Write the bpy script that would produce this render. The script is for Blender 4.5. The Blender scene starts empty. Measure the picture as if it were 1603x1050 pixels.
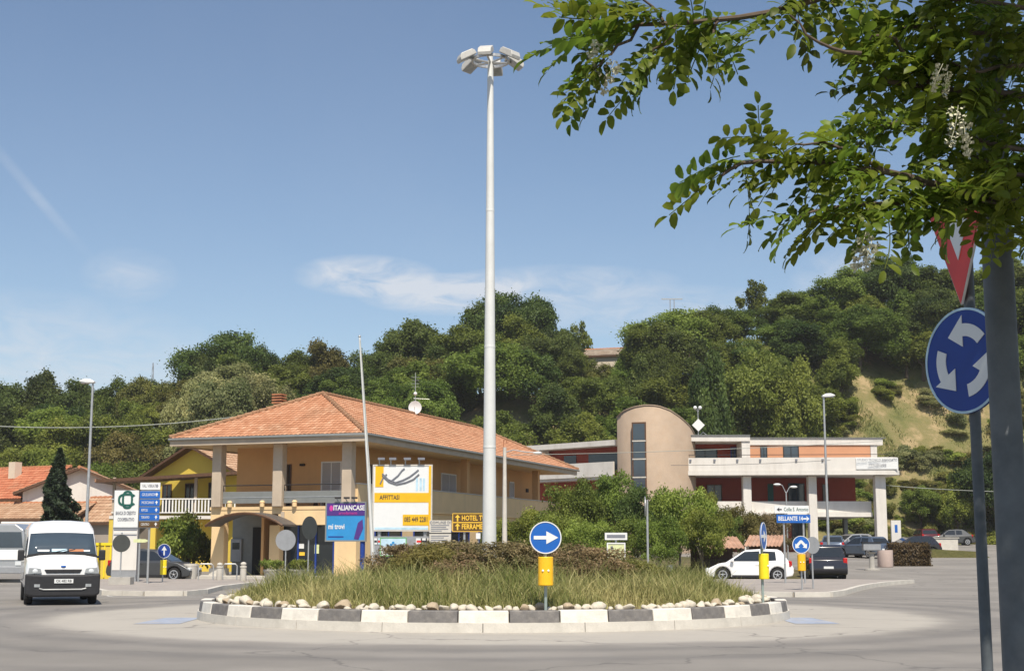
import bpy, bmesh, math, random
import numpy as np
from mathutils import Vector, Matrix, Euler

random.seed(7)
RNG = np.random.default_rng(11)
SC = bpy.context.scene
COL = SC.collection
R = math.radians

# ------------------------------------------------------------------ camera
F_PX, CX, CY, CAM_H = 2200.0, 801.5, 525.0, 1.6      # focal length in photo pixels, photo centre, eye height
PITCH = math.atan(330.0 / F_PX)
cam_data = bpy.data.cameras.new('camera')
cam_data.sensor_width = 36.0
cam_data.lens = 36.0 * F_PX / 1603.0
cam_data.clip_start = 0.1
cam_data.clip_end = 6000.0
cam = bpy.data.objects.new('camera', cam_data)
cam.location = (0, 0, CAM_H)
cam.rotation_euler = (math.pi / 2 + PITCH, 0, 0)
COL.objects.link(cam)
SC.camera = cam

# ------------------------------------------------------------------ sky, sun, exposure
SUN_EL, SUN_AZ = R(56), R(7)                  # azimuth: right of straight behind the camera
sun_dir = Vector((math.sin(SUN_AZ) * math.cos(SUN_EL), -math.cos(SUN_AZ) * math.cos(SUN_EL), math.sin(SUN_EL)))
world = bpy.data.worlds.new('World')
SC.world = world
world.use_nodes = True
nt = world.node_tree
nt.nodes.clear()
w_out = nt.nodes.new('ShaderNodeOutputWorld')
w_bg = nt.nodes.new('ShaderNodeBackground')
w_bg.inputs['Strength'].default_value = 0.078
sky = nt.nodes.new('ShaderNodeTexSky')
sky.sky_type = 'NISHITA'
sky.sun_disc = False
sky.sun_elevation = SUN_EL
sky.sun_rotation = math.atan2(sun_dir.x, sun_dir.y)
sky.altitude = 200.0
sky.air_density = 1.0
sky.dust_density = 0.7
sky.ozone_density = 1.7
# thin clouds: noise over a flat cloud layer seen from below
tc = nt.nodes.new('ShaderNodeTexCoord')
sep = nt.nodes.new('ShaderNodeSeparateXYZ')
nt.links.new(tc.outputs['Generated'], sep.inputs[0])
def wmath(op, a, b=None, c=None, clamp=False):
    n = nt.nodes.new('ShaderNodeMath'); n.operation = op; n.use_clamp = clamp
    for i, v in enumerate((a, b, c)):
        if v is None: continue
        if isinstance(v, (int, float)): n.inputs[i].default_value = v
        else: nt.links.new(v, n.inputs[i])
    return n.outputs[0]
zz = wmath('ADD', wmath('MAXIMUM', sep.outputs['Z'], 0.0), 0.12)
cxn = wmath('DIVIDE', sep.outputs['X'], zz)
cyn = wmath('DIVIDE', sep.outputs['Y'], zz)
comb = nt.nodes.new('ShaderNodeCombineXYZ')
nt.links.new(cxn, comb.inputs[0]); nt.links.new(cyn, comb.inputs[1])
def wnoise(scale, detail, rough, mp_scale=(1, 1, 1), loc=(0, 0, 0), rot=0.0, dist=0.0):
    m = nt.nodes.new('ShaderNodeMapping')
    m.inputs['Scale'].default_value = mp_scale
    m.inputs['Location'].default_value = loc
    m.inputs['Rotation'].default_value = (0, 0, rot)
    nt.links.new(comb.outputs[0], m.inputs[0])
    n = nt.nodes.new('ShaderNodeTexNoise')
    n.inputs['Scale'].default_value = scale
    n.inputs['Detail'].default_value = detail
    n.inputs['Roughness'].default_value = rough
    n.inputs['Distortion'].default_value = dist
    nt.links.new(m.outputs[0], n.inputs['Vector'])
    return n.outputs['Fac']
# wide soft veil
veil = wmath('MULTIPLY', wmath('SUBTRACT', wnoise(0.9, 6, 0.55, (1, 0.45, 1), (3, 1, 0), 0.35, 0.4), 0.46, clamp=True), 1.1, clamp=True)
# a few low puffs strung along one layer: noise inside a soft box of directions
az = wmath('ARCTAN2', sep.outputs['X'], sep.outputs['Y'])
el = wmath('ARCSINE', sep.outputs['Z'])
def puff(a0, e0, sa, se, gain):
    da = wmath('DIVIDE', wmath('SUBTRACT', az, a0), sa)
    de = wmath('DIVIDE', wmath('SUBTRACT', el, e0), se)
    r2 = wmath('ADD', wmath('MULTIPLY', da, da), wmath('MULTIPLY', de, de))
    fall = wmath('SUBTRACT', 1.0, r2, clamp=True)
    return wmath('MULTIPLY', wmath('SMOOTH_MIN', fall, 1.0, 0.1), gain)
n2 = nt.nodes.new('ShaderNodeTexNoise')
cv = nt.nodes.new('ShaderNodeCombineXYZ')
nt.links.new(wmath('MULTIPLY', az, 1.0), cv.inputs[0]); nt.links.new(wmath('MULTIPLY', el, 2.6), cv.inputs[1])
nt.links.new(cv.outputs[0], n2.inputs['Vector'])
n2.inputs['Scale'].default_value = 26; n2.inputs['Detail'].default_value = 7; n2.inputs['Roughness'].default_value = 0.62
n2.inputs['Distortion'].default_value = 0.7
puffs = puff(-0.105, 0.190, 0.055, 0.016, 1.0)
for a in ((-0.045, 0.178, 0.07, 0.016, 1.1), (0.035, 0.186, 0.09, 0.014, 0.55), (0.10, 0.165, 0.12, 0.02, 0.45),
          (0.245, 0.178, 0.05, 0.03, 0.5), (-0.345, 0.120, 0.16, 0.055, 0.55), (-0.27, 0.185, 0.035, 0.02, 0.35),
          (0.62, 0.2, 0.2, 0.04, 0.8), (-0.8, 0.2, 0.2, 0.04, 0.8), (1.6, 0.2, 0.3, 0.05, 0.8), (-1.7, 0.18, 0.3, 0.05, 0.8), (2.8, 0.2, 0.4, 0.05, 0.7)):
    puffs = wmath('ADD', puffs, puff(*a))
pf = wmath('MULTIPLY', puffs, wmath('MULTIPLY', wmath('SUBTRACT', n2.outputs['Fac'], 0.30, clamp=True), 3.6))
# an old contrail
da = wmath('ADD', wmath('SUBTRACT', az, -0.335), wmath('MULTIPLY', wmath('SUBTRACT', el, 0.235), 0.95))
trail = wmath('SUBTRACT', 1.0, wmath('MULTIPLY', wmath('MULTIPLY', da, da), 26000.0), clamp=True)
tw = wmath('SUBTRACT', 1.0, wmath('MULTIPLY', wmath('ABSOLUTE', wmath('SUBTRACT', el, 0.235)), 24.0), clamp=True)
trail = wmath('MULTIPLY', wmath('MULTIPLY', trail, tw), wmath('MULTIPLY', n2.outputs['Fac'], 0.45))
haze_low = wmath('MULTIPLY', wmath('SUBTRACT', 1.0, wmath('MULTIPLY', wmath('MAXIMUM', el, 0.0), 2.6), clamp=True), 0.07)
cl = wmath('ADD', wmath('ADD', wmath('MULTIPLY', veil, 0.22), pf), wmath('ADD', trail, haze_low), clamp=True)
cl = wmath('MULTIPLY', cl, 0.85)
mixc = nt.nodes.new('ShaderNodeMix'); mixc.data_type = 'RGBA'
nt.links.new(cl, mixc.inputs['Factor'])
nt.links.new(sky.outputs[0], mixc.inputs['A'])
mixc.inputs['B'].default_value = (6.0, 6.3, 6.8, 1)
nt.links.new(mixc.outputs['Result'], w_bg.inputs['Color'])
nt.links.new(w_bg.outputs[0], w_out.inputs[0])

sun_data = bpy.data.lights.new('sun', 'SUN')
sun_data.energy = 3.8
sun_data.angle = R(0.5)
sun_data.color = (1.0, 0.915, 0.79)
sun = bpy.data.objects.new('sun', sun_data)
sun.rotation_euler = sun_dir.to_track_quat('Z', 'Y').to_euler()
sun.location = (20, -30, 60)
COL.objects.link(sun)
vs = SC.view_settings
vs.view_transform = 'Standard'
vs.look = 'None'
vs.exposure = 0.62
vs.gamma = 1.0
vs.use_curve_mapping = False
SC.cycles.max_bounces = 6
SC.cycles.diffuse_bounces = 4
SC.cycles.glossy_bounces = 3
SC.cycles.transmission_bounces = 4
SC.cycles.transparent_max_bounces = 8
SC.cycles.use_denoising = True

# ------------------------------------------------------------------ helpers
cp_, sp_ = math.cos(PITCH), math.sin(PITCH)
def ray(px, py):
    u = (px - CX) / F_PX; v = (CY - py) / F_PX
    return Vector((u, cp_ - v * sp_, sp_ + v * cp_))
def at(px, py, Y):
    """the place at distance Y that the photo shows at (px, py)"""
    r = ray(px, py)
    return r * (Y / r.y) + Vector((0, 0, CAM_H))
def xat(px, Y):
    return at(px, 855, Y).x
def zat(py, Y):
    return at(800, py, Y).z
def project(p):
    z = p[2] - CAM_H
    d = p[1] * cp_ + z * sp_
    return CX + F_PX * p[0] / d, CY - F_PX * (-p[1] * sp_ + z * cp_) / d
def smooth(t):
    t = min(1.0, max(0.0, t)); return t * t * (3 - 2 * t)
def ground_z(x, y):
    """the road climbs gently towards the right rear"""
    t = max(0.0, y - 66.0)
    return 0.0272 * (math.sqrt(t * t + 16) - 4) * smooth((x - 1.0) / 9.0)
HC = [(-140, 6), (-95, 7), (-60, 9), (-45, 11), (-34, 15), (-22, 14.5), (-11, 16.5), (-1, 19.5), (8, 16.5), (14, 17), (20, 19.5), (30, 22), (41, 26), (60, 27), (95, 27), (150, 24)]
def crest(x):
    for (a, ha), (b, hb) in zip(HC, HC[1:]):
        if a <= x <= b:
            return ha + (hb - ha) * smooth((x - a) / (b - a))
    return HC[0][1] if x < 0 else HC[-1][1]
def hill_foot(x):
    return 124.0 + 6.0 * smooth((x - 5) / 10.0) + 4.0 * smooth((x - 34) / 10.0) - 8.0 * smooth((-x - 45) / 20)
def hill_z(x, y):
    t = (y - hill_foot(x)) / 38.0
    bump = 0.6 * math.sin(x * 0.35 + y * 0.21) + 0.5 * math.sin(x * 0.17 - y * 0.4)
    return ground_z(x, min(y, 170)) - 0.9 + (crest(x) + 0.9) * smooth(t) + bump * smooth(t * 4) * (1 if t < 1 else 0.6)

def link(o, parent=None):
    COL.objects.link(o)
    if parent is not None: o.parent = parent
    return o
def tag(o, label=None, cat=None, group=None, kind=None):
    if label: o['label'] = label
    if cat: o['category'] = cat
    if group: o['group'] = group
    if kind: o['kind'] = kind
    return o
def empty(name, loc=(0, 0, 0), rz=0.0, label=None, cat=None, group=None):
    o = bpy.data.objects.new(name, None)
    o.empty_display_size = 0.2
    o.location = loc
    o.rotation_euler = (0, 0, rz)
    link(o)
    return tag(o, label, cat, group)
def copy_tree(o, parent=None):
    c = o.copy()
    COL.objects.link(c)
    c.parent = parent
    for ch in o.children:
        copy_tree(ch, c)
    return c

class MB:
    """collects shapes for one mesh object"""
    def __init__(s): s.v = []; s.f = []; s.m = []; s.mi = 0
    def add(s, vs, fs):
        b = len(s.v); s.v += [tuple(v) for v in vs]
        for f in fs:
            s.f.append(tuple(b + i for i in f)); s.m.append(s.mi)
        return s
    def box(s, c, d, rz=0.0, M=None):
        x, y, z = d[0] / 2, d[1] / 2, d[2] / 2
        vs = [Vector(p) for p in ((-x, -y, -z), (x, -y, -z), (x, y, -z), (-x, y, -z), (-x, -y, z), (x, -y, z), (x, y, z), (-x, y, z))]
        if M is not None: vs = [M @ v for v in vs]
        if rz:
            m = Matrix.Rotation(rz, 3, 'Z'); vs = [m @ v for v in vs]
        c = Vector(c)
        return s.add([v + c for v in vs], [(0, 3, 2, 1), (4, 5, 6, 7), (0, 1, 5, 4), (1, 2, 6, 5), (2, 3, 7, 6), (3, 0, 4, 7)])
    def box2(s, a, b):
        return s.box([(a[i] + b[i]) / 2 for i in range(3)], [abs(b[i] - a[i]) for i in range(3)])
    def tube(s, p0, p1, r0, r1=None, n=10, caps=True):
        r1 = r0 if r1 is None else r1
        p0, p1 = Vector(p0), Vector(p1)
        d = (p1 - p0).normalized()
        u = d.orthogonal().normalized(); w = d.cross(u)
        vs = []
        for p, r in ((p0, r0), (p1, r1)):
            for i in range(n):
                a = 2 * math.pi * i / n
                vs.append(p + u * (math.cos(a) * r) + w * (math.sin(a) * r))
        fs = [(i, (i + 1) % n, n + (i + 1) % n, n + i) for i in range(n)]
        if caps: fs += [tuple(range(n))[::-1], tuple(range(n, 2 * n))]
        return s.add(vs, fs)
    def path(s, pts, rads, n=8):
        pts = [Vector(p) for p in pts]
        vs = []; fs = []
        for k, p in enumerate(pts):
            d = (pts[min(k + 1, len(pts) - 1)] - pts[max(k - 1, 0)]).normalized()
            u = d.cross(Vector((0.31, 0.2, 0.93))).normalized(); w = d.cross(u)
            r = rads[k] if isinstance(rads, (list, tuple)) else rads
            for i in range(n):
                a = 2 * math.pi * i / n
                vs.append(p + u * (math.cos(a) * r) + w * (math.sin(a) * r))
        for k in range(len(pts) - 1):
            for i in range(n):
                fs.append((k * n + i, k * n + (i + 1) % n, (k + 1) * n + (i + 1) % n, (k + 1) * n + i))
        fs += [tuple(range(n))[::-1], tuple(range((len(pts) - 1) * n, len(pts) * n))]
        return s.add(vs, fs)
    def lathe(s, prof, n=20, c=(0, 0, 0), axis='Z'):
        vs = []; fs = []
        for r, h in prof:
            for i in range(n):
                a = 2 * math.pi * i / n
                p = (math.cos(a) * r, math.sin(a) * r, h)
                if axis == 'Y': p = (p[0], p[2], p[1])
                vs.append((p[0] + c[0], p[1] + c[1], p[2] + c[2]))
        for k in range(len(prof) - 1):
            for i in range(n):
                q = (k * n + i, k * n + (i + 1) % n, (k + 1) * n + (i + 1) % n, (k + 1) * n + i)
                fs.append(q if axis == 'Z' else q[::-1])
        a, b = tuple(range(n))[::-1], tuple(range((len(prof) - 1) * n, len(prof) * n))
        fs += [a, b] if axis == 'Z' else [a[::-1], b[::-1]]
        return s.add(vs, fs)
    def prism(s, poly, y0, y1, plane='XZ'):
        """extrude a 2-D outline; XZ: along y, XY: along z, YZ: along x"""
        n = len(poly)
        def P(a, b, h): return (a, h, b) if plane == 'XZ' else ((a, b, h) if plane == 'XY' else (h, a, b))
        area = sum(poly[i][0] * poly[(i + 1) % n][1] - poly[(i + 1) % n][0] * poly[i][1] for i in range(n))
        if (area < 0) != (plane == 'XZ'): poly = poly[::-1]
        vs = [P(a, b, y0) for a, b in poly] + [P(a, b, y1) for a, b in poly]
        fs = [tuple(range(n))[::-1], tuple(range(n, 2 * n))] + [(i, (i + 1) % n, n + (i + 1) % n, n + i) for i in range(n)]
        return s.add(vs, fs)
    def ball(s, c, r, n=12, m=8):
        rx, ry, rz = r if isinstance(r, (list, tuple)) else (r, r, r)
        vs = [(c[0], c[1], c[2] - rz)]
        for k in range(1, m):
            t = -math.pi / 2 + math.pi * k / m
            for i in range(n):
                a = 2 * math.pi * i / n
                vs.append((c[0] + rx * math.cos(t) * math.cos(a), c[1] + ry * math.cos(t) * math.sin(a), c[2] + rz * math.sin(t)))
        vs.append((c[0], c[1], c[2] + rz))
        fs = [(0, 1 + (i + 1) % n, 1 + i) for i in range(n)]
        for k in range(m - 2):
            for i in range(n):
                fs.append((1 + k * n + i, 1 + k * n + (i + 1) % n, 1 + (k + 1) * n + (i + 1) % n, 1 + (k + 1) * n + i))
        e = len(vs) - 1; b = 1 + (m - 2) * n
        fs += [(e, b + i, b + (i + 1) % n) for i in range(n)]
        return s.add(vs, fs)
    def mesh(s, name):
        me = bpy.data.meshes.new(name)
        me.from_pydata(s.v, [], s.f)
        me.update()
        return me
    def build(s, name, mat, parent=None, smooth=False, bevel=0.0, loc=None, seg=2):
        me = s.mesh(name)
        for m in (mat if isinstance(mat, (list, tuple)) else [mat]): me.materials.append(m)
        if max(s.m or [0]) > 0: me.polygons.foreach_set('material_index', s.m)
        if smooth:
            me.polygons.foreach_set('use_smooth', [True] * len(me.polygons))
            me.set_sharp_from_angle(angle=R(38))
        o = bpy.data.objects.new(name, me)
        if loc: o.location = loc
        link(o, parent)
        if bevel:
            b = o.modifiers.new('bevel', 'BEVEL'); b.width = bevel; b.segments = seg; b.limit_method = 'ANGLE'; b.angle_limit = R(40)
        return o
def bx(name, c, d, mat, parent=None, bevel=0.0, rz=0.0):
    return MB().box(c, d, rz).build(name, mat, parent, bevel=bevel)
def b2(name, a, b, mat, parent=None, bevel=0.0):
    return MB().box2(a, b).build(name, mat, parent, bevel=bevel)
def ob(name, me, parent=None, loc=(0, 0, 0), rot=(0, 0, 0), scale=(1, 1, 1)):
    o = bpy.data.objects.new(name, me)
    o.location = loc; o.rotation_euler = rot; o.scale = scale
    return link(o, parent)
def text(name, body, size, mat, parent, loc, align='CENTER', sx=1.0, thick=0.004, bold=0.0, rot=(math.pi / 2, 0, 0)):
    """raised lettering on a sign face that looks towards -y"""
    cu = bpy.data.curves.new(name, 'FONT')
    cu.body = body; cu.size = size; cu.align_x = align; cu.align_y = 'CENTER'; cu.extrude = thick; cu.offset = bold
    cu.resolution_u = 2
    t = bpy.data.objects.new(name, cu)
    COL.objects.link(t)
    bpy.context.view_layer.update()
    me = bpy.data.meshes.new_from_object(t.evaluated_get(bpy.context.evaluated_depsgraph_get()))
    bpy.data.objects.remove(t); bpy.data.curves.remove(cu)
    me.materials.clear(); me.materials.append(mat)
    o = ob(name, me, parent, loc, rot, (sx, 1, 1))
    return o

# ------------------------------------------------------------------ materials
def mat(name, color, rough=0.7, metal=0.0, var=0.12, scale=3.0, bump=0.0, bscale=30.0, spec=0.4, dirt=None, dirt_amt=0.0, dirt_scale=0.6, coat=0.0, streak=False):
    m = bpy.data.materials.new(name); m.use_nodes = True
    n = m.node_tree.nodes; l = m.node_tree.links
    p = n['Principled BSDF']
    p.inputs['Roughness'].default_value = rough
    p.inputs['Metallic'].default_value = metal
    p.inputs['Specular IOR Level'].default_value = spec
    p.inputs['Coat Weight'].default_value = coat
    c = (*color, 1)
    tcn = n.new('ShaderNodeTexCoord')
    nz = n.new('ShaderNodeTexNoise'); nz.inputs['Scale'].default_value = scale; nz.inputs['Detail'].default_value = 6; nz.inputs['Roughness'].default_value = 0.65
    l.new(tcn.outputs['Object'], nz.inputs['Vector'])
    rmp = n.new('ShaderNodeMapRange')
    rmp.inputs['From Min'].default_value = 0.3; rmp.inputs['From Max'].default_value = 0.7
    rmp.inputs['To Min'].default_value = 1 - var; rmp.inputs['To Max'].default_value = 1 + var
    l.new(nz.outputs['Fac'], rmp.inputs['Value'])
    mul = n.new('ShaderNodeMix'); mul.data_type = 'RGBA'; mul.blend_type = 'MULTIPLY'; mul.inputs['Factor'].default_value = 1
    mul.inputs['A'].default_value = c
    l.new(rmp.outputs[0], mul.inputs['B'])
    out = mul.outputs['Result']
    if dirt is not None:
        nd = n.new('ShaderNodeTexNoise'); nd.inputs['Scale'].default_value = dirt_scale; nd.inputs['Detail'].default_value = 8; nd.inputs['Roughness'].default_value = 0.7
        if streak:
            mp = n.new('ShaderNodeMapping'); mp.inputs['Scale'].default_value = (1, 1, 0.12); l.new(tcn.outputs['Object'], mp.inputs[0]); l.new(mp.outputs[0], nd.inputs['Vector'])
        else: l.new(tcn.outputs['Object'], nd.inputs['Vector'])
        rd = n.new('ShaderNodeMapRange'); rd.inputs['From Min'].default_value = 0.48; rd.inputs['From Max'].default_value = 0.75; rd.inputs['To Max'].default_value = dirt_amt
        l.new(nd.outputs['Fac'], rd.inputs['Value'])
        mx = n.new('ShaderNodeMix'); mx.data_type = 'RGBA'
        l.new(rd.outputs[0], mx.inputs['Factor']); l.new(out, mx.inputs['A']); mx.inputs['B'].default_value = (*dirt, 1)
        out = mx.outputs['Result']
    l.new(out, p.inputs['Base Color'])
    if bump:
        nb = n.new('ShaderNodeTexNoise'); nb.inputs['Scale'].default_value = bscale; nb.inputs['Detail'].default_value = 5
        l.new(tcn.outputs['Object'], nb.inputs['Vector'])
        b = n.new('ShaderNodeBump'); b.inputs['Strength'].default_value = bump; b.inputs['Distance'].default_value = 0.02
        l.new(nb.outputs['Fac'], b.inputs['Height']); l.new(b.outputs[0], p.inputs['Normal'])
    return m
def foliage(name, ca, cb, trans=0.48, rough=0.55, obvar=0.28, hue=0.02):
    """leaf material: colour runs from ca to cb by the per-leaf attribute 'tone', and a little from tree to tree"""
    m = bpy.data.materials.new(name); m.use_nodes = True
    n = m.node_tree.nodes; l = m.node_tree.links
    p = n['Principled BSDF']; o = n['Material Output']
    at_ = n.new('ShaderNodeAttribute'); at_.attribute_name = 'tone'
    mx = n.new('ShaderNodeMix'); mx.data_type = 'RGBA'
    mx.inputs['A'].default_value = (*ca, 1); mx.inputs['B'].default_value = (*cb, 1)
    l.new(at_.outputs['Fac'], mx.inputs['Factor'])
    oi = n.new('ShaderNodeObjectInfo')
    hs = n.new('ShaderNodeHueSaturation')
    mr = n.new('ShaderNodeMapRange'); mr.inputs['To Min'].default_value = 1 - obvar; mr.inputs['To Max'].default_value = 1 + obvar
    l.new(oi.outputs['Random'], mr.inputs['Value']); l.new(mr.outputs[0], hs.inputs['Value'])
    m2 = n.new('ShaderNodeMath'); m2.operation = 'MULTIPLY_ADD'; m2.inputs[1].default_value = 7.13; m2.inputs[2].default_value = 0
    l.new(oi.outputs['Random'], m2.inputs[0])
    fr = n.new('ShaderNodeMath'); fr.operation = 'FRACT'; l.new(m2.outputs[0], fr.inputs[0])
    mh = n.new('ShaderNodeMapRange'); mh.inputs['To Min'].default_value = 0.5 - hue; mh.inputs['To Max'].default_value = 0.5 + hue
    l.new(fr.outputs[0], mh.inputs['Value']); l.new(mh.outputs[0], hs.inputs['Hue'])
    l.new(mx.outputs['Result'], hs.inputs['Color'])
    l.new(hs.outputs[0], p.inputs['Base Color'])
    p.inputs['Roughness'].default_value = rough
    p.inputs['Specular IOR Level'].default_value = 0.3
    t = n.new('ShaderNodeBsdfTranslucent'); l.new(hs.outputs[0], t.inputs['Color'])
    ms = n.new('ShaderNodeMixShader'); ms.inputs[0].default_value = trans
    l.new(p.outputs[0], ms.inputs[1]); l.new(t.outputs[0], ms.inputs[2]); l.new(ms.outputs[0], o.inputs['Surface'])
    return m
M = {}
M['cream'] = mat('cream_render', (0.76, 0.55, 0.30), 0.85, var=0.06, scale=0.6, bump=0.15, bscale=40, dirt=(0.45, 0.36, 0.24), dirt_amt=0.35, dirt_scale=1.1, streak=True)
M['peach'] = mat('peach_render', (0.62, 0.36, 0.16), 0.85, var=0.07, scale=0.5, bump=0.15, dirt=(0.38, 0.26, 0.15), dirt_amt=0.3, dirt_scale=0.8, streak=True)
M['greycol'] = mat('beige_grey_column', (0.48, 0.395, 0.30), 0.85, var=0.1, scale=1.5, bump=0.2)
M['concrete'] = mat('concrete', (0.40, 0.38, 0.34), 0.9, var=0.15, scale=2.0, bump=0.3, dirt=(0.22, 0.2, 0.17), dirt_amt=0.5)
M['palecon'] = mat('pale_concrete', (0.55, 0.52, 0.46), 0.9, var=0.12, scale=2.5, bump=0.3, dirt=(0.3, 0.28, 0.24), dirt_amt=0.45)
M['kerbwhite'] = mat('white_kerb_paint', (0.68, 0.645, 0.57), 0.75, var=0.1, scale=5, bump=0.25, dirt=(0.33, 0.30, 0.26), dirt_amt=0.6, dirt_scale=2.2)
M['kerbblack'] = mat('black_kerb_paint', (0.14, 0.132, 0.126), 0.7, var=0.2, scale=5, bump=0.25, dirt=(0.34, 0.31, 0.27), dirt_amt=0.75, dirt_scale=2.0)
M['stone'] = mat('pale_stone', (0.58, 0.53, 0.43), 0.9, var=0.2, scale=6, bump=0.4, bscale=14, dirt=(0.36, 0.29, 0.2), dirt_amt=0.6, dirt_scale=3)
M['stone2'] = mat('brown_stone', (0.40, 0.32, 0.22), 0.9, var=0.2, scale=6, bump=0.4, bscale=14)
M['white'] = mat('white_paint', (0.78, 0.77, 0.74), 0.6, var=0.04, scale=2, dirt=(0.5, 0.47, 0.42), dirt_amt=0.35, dirt_scale=1.2, streak=True)
M['offwhite'] = mat('offwhite_render', (0.66, 0.63, 0.58), 0.8, var=0.06, scale=1, dirt=(0.42, 0.38, 0.33), dirt_amt=0.5, dirt_scale=0.9, streak=True)
M['signwhite'] = mat('white_sign_sheet', (0.70, 0.71, 0.70), 0.4, var=0.03, scale=4)
M['signblue'] = mat('blue_sign_sheet', (0.012, 0.11, 0.42), 0.4, var=0.08, scale=5)
M['signdark'] = mat('deep_blue_sign_sheet', (0.016, 0.05, 0.26), 0.45, var=0.08, scale=5)
M['signgrey'] = mat('grey_sign_back', (0.34, 0.35, 0.36), 0.5, 0.4, var=0.1, scale=4)
M['signbackdark'] = mat('dark_sign_back', (0.06, 0.065, 0.06), 0.6, 0.2, var=0.12, scale=4)
M['yellow'] = mat('yellow_plastic', (0.85, 0.47, 0.015), 0.45, var=0.06, scale=6)
M['limeyellow'] = mat('lemon_plastic', (0.86, 0.66, 0.02), 0.45, var=0.06, scale=6)
M['reflector'] = mat('clear_reflector', (0.9, 0.9, 0.85), 0.15, var=0.0)
M['red'] = mat('red_sign_sheet', (0.62, 0.03, 0.02), 0.45, var=0.08)
M['galv'] = mat('galvanised_steel', (0.46, 0.47, 0.47), 0.45, 0.6, var=0.12, scale=6)
M['greenpole'] = mat('grey_green_pole_paint', (0.30, 0.36, 0.33), 0.5, 0.2, var=0.1, scale=6)
M['darkpole'] = mat('slate_pole_paint', (0.095, 0.11, 0.122), 0.6, 0.1, var=0.2, scale=9, dirt=(0.2, 0.2, 0.2), dirt_amt=0.35, dirt_scale=4)
M['mast'] = mat('pale_mast_paint', (0.66, 0.67, 0.65), 0.5, 0.1, var=0.06, scale=2, dirt=(0.42, 0.4, 0.36), dirt_amt=0.35, dirt_scale=0.9, streak=True)
M['glass'] = mat('dark_glass', (0.02, 0.025, 0.03), 0.06, var=0.0, spec=0.6)
M['bluegl'] = mat('blue_grey_glass', (0.05, 0.07, 0.09), 0.08, var=0.1, scale=1, spec=0.6)
M['dark'] = mat('dark_interior', (0.03, 0.03, 0.032), 0.8, var=0.2)
M['black'] = mat('black_plastic', (0.022, 0.022, 0.024), 0.55, var=0.15, scale=8)
M['rubber'] = mat('tyre_rubber', (0.018, 0.018, 0.018), 0.85, var=0.2, scale=20)
M['rim'] = mat('alloy_rim', (0.55, 0.56, 0.57), 0.35, 0.7, var=0.05)
M['carwhite'] = mat('white_car_paint', (0.80, 0.80, 0.79), 0.25, var=0.02, coat=0.6, dirt=(0.5, 0.47, 0.43), dirt_amt=0.25)
M['carblack'] = mat('black_car_paint', (0.018, 0.018, 0.024), 0.25, var=0.05, coat=0.7)
M['cargrey'] = mat('dark_grey_car_paint', (0.06, 0.063, 0.066), 0.3, 0.3, var=0.05, coat=0.6)
M['carsilver'] = mat('silver_car_paint', (0.48, 0.49, 0.50), 0.3, 0.6, var=0.04, coat=0.6)
M['carblue'] = mat('blue_grey_car_paint', (0.09, 0.12, 0.17), 0.3, 0.3, var=0.05, coat=0.6)
M['carred'] = mat('maroon_car_paint', (0.09, 0.015, 0.02), 0.3, 0.1, var=0.05, coat=0.6)
M['lamp'] = mat('lamp_lens', (0.62, 0.65, 0.66), 0.12, var=0.05, spec=0.7)
M['lampglass'] = mat('grey_headlamp', (0.30, 0.32, 0.33), 0.12, var=0.2, scale=9, spec=0.7)
M['tail'] = mat('red_tail_lamp', (0.45, 0.01, 0.01), 0.2, var=0.05)
M['brick'] = mat('beige_brick', (0.47, 0.33, 0.21), 0.9, var=0.1, scale=1.2, bump=0.2)
M['redwall'] = mat('dark_red_render', (0.30, 0.055, 0.03), 0.85, var=0.12, scale=0.7)
M['salmon'] = mat('salmon_render', (0.56, 0.28, 0.155), 0.85, var=0.06, scale=0.6)
M['shutter'] = mat('grey_shutter', (0.42, 0.40, 0.40), 0.6, var=0.05)
M['woodbrown'] = mat('brown_wood', (0.10, 0.05, 0.025), 0.6, var=0.2, scale=8)
M['metalgrey'] = mat('grey_metal_panel', (0.24, 0.25, 0.24), 0.5, 0.3, var=0.1, scale=2)
M['yellowwall'] = mat('yellow_render', (0.66, 0.49, 0.075), 0.85, var=0.06, scale=0.6)
M['creamwall'] = mat('cream_house_render', (0.62, 0.54, 0.42), 0.85, var=0.08, scale=0.5)
M['greywall'] = mat('grey_house_render', (0.36, 0.31, 0.26), 0.85, var=0.1, scale=0.5)
M['bark'] = mat('bark', (0.10, 0.075, 0.055), 0.95, var=0.3, scale=8, bump=0.6, bscale=20)
M['palebark'] = mat('pale_bark', (0.33, 0.28, 0.22), 0.9, var=0.25, scale=8, bump=0.4)
M['soil'] = mat('brown_soil', (0.16, 0.12, 0.075), 0.95, var=0.3, scale=3, bump=0.4, bscale=8)
M['rust'] = mat('rusty_sheet', (0.42, 0.25, 0.17), 0.8, 0.1, var=0.3, scale=1.6, dirt=(0.42, 0.34, 0.28), dirt_amt=0.7, dirt_scale=1.2)
M['terracotta'] = mat('terracotta', (0.42, 0.18, 0.09), 0.85, var=0.15)
M['purple'] = mat('purple_print', (0.075, 0.03, 0.20), 0.4, var=0.08, scale=1)
M['cyan'] = mat('blue_print', (0.03, 0.25, 0.55), 0.4, var=0.15, scale=1)
M['pink'] = mat('pink_print', (0.55, 0.05, 0.30), 0.4, var=0.05)
M['bandyellow'] = mat('amber_print', (0.75, 0.43, 0.01), 0.45, var=0.08, scale=2)
M['ink'] = mat('dark_ink', (0.035, 0.035, 0.04), 0.6, var=0.1)
M['greyink'] = mat('grey_ink', (0.18, 0.19, 0.22), 0.6, var=0.1)
M['greenink'] = mat('dark_green_ink', (0.01, 0.09, 0.07), 0.5, var=0.1)
M['midgreen'] = mat('green_print', (0.12, 0.42, 0.12), 0.5, var=0.1)
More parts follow.
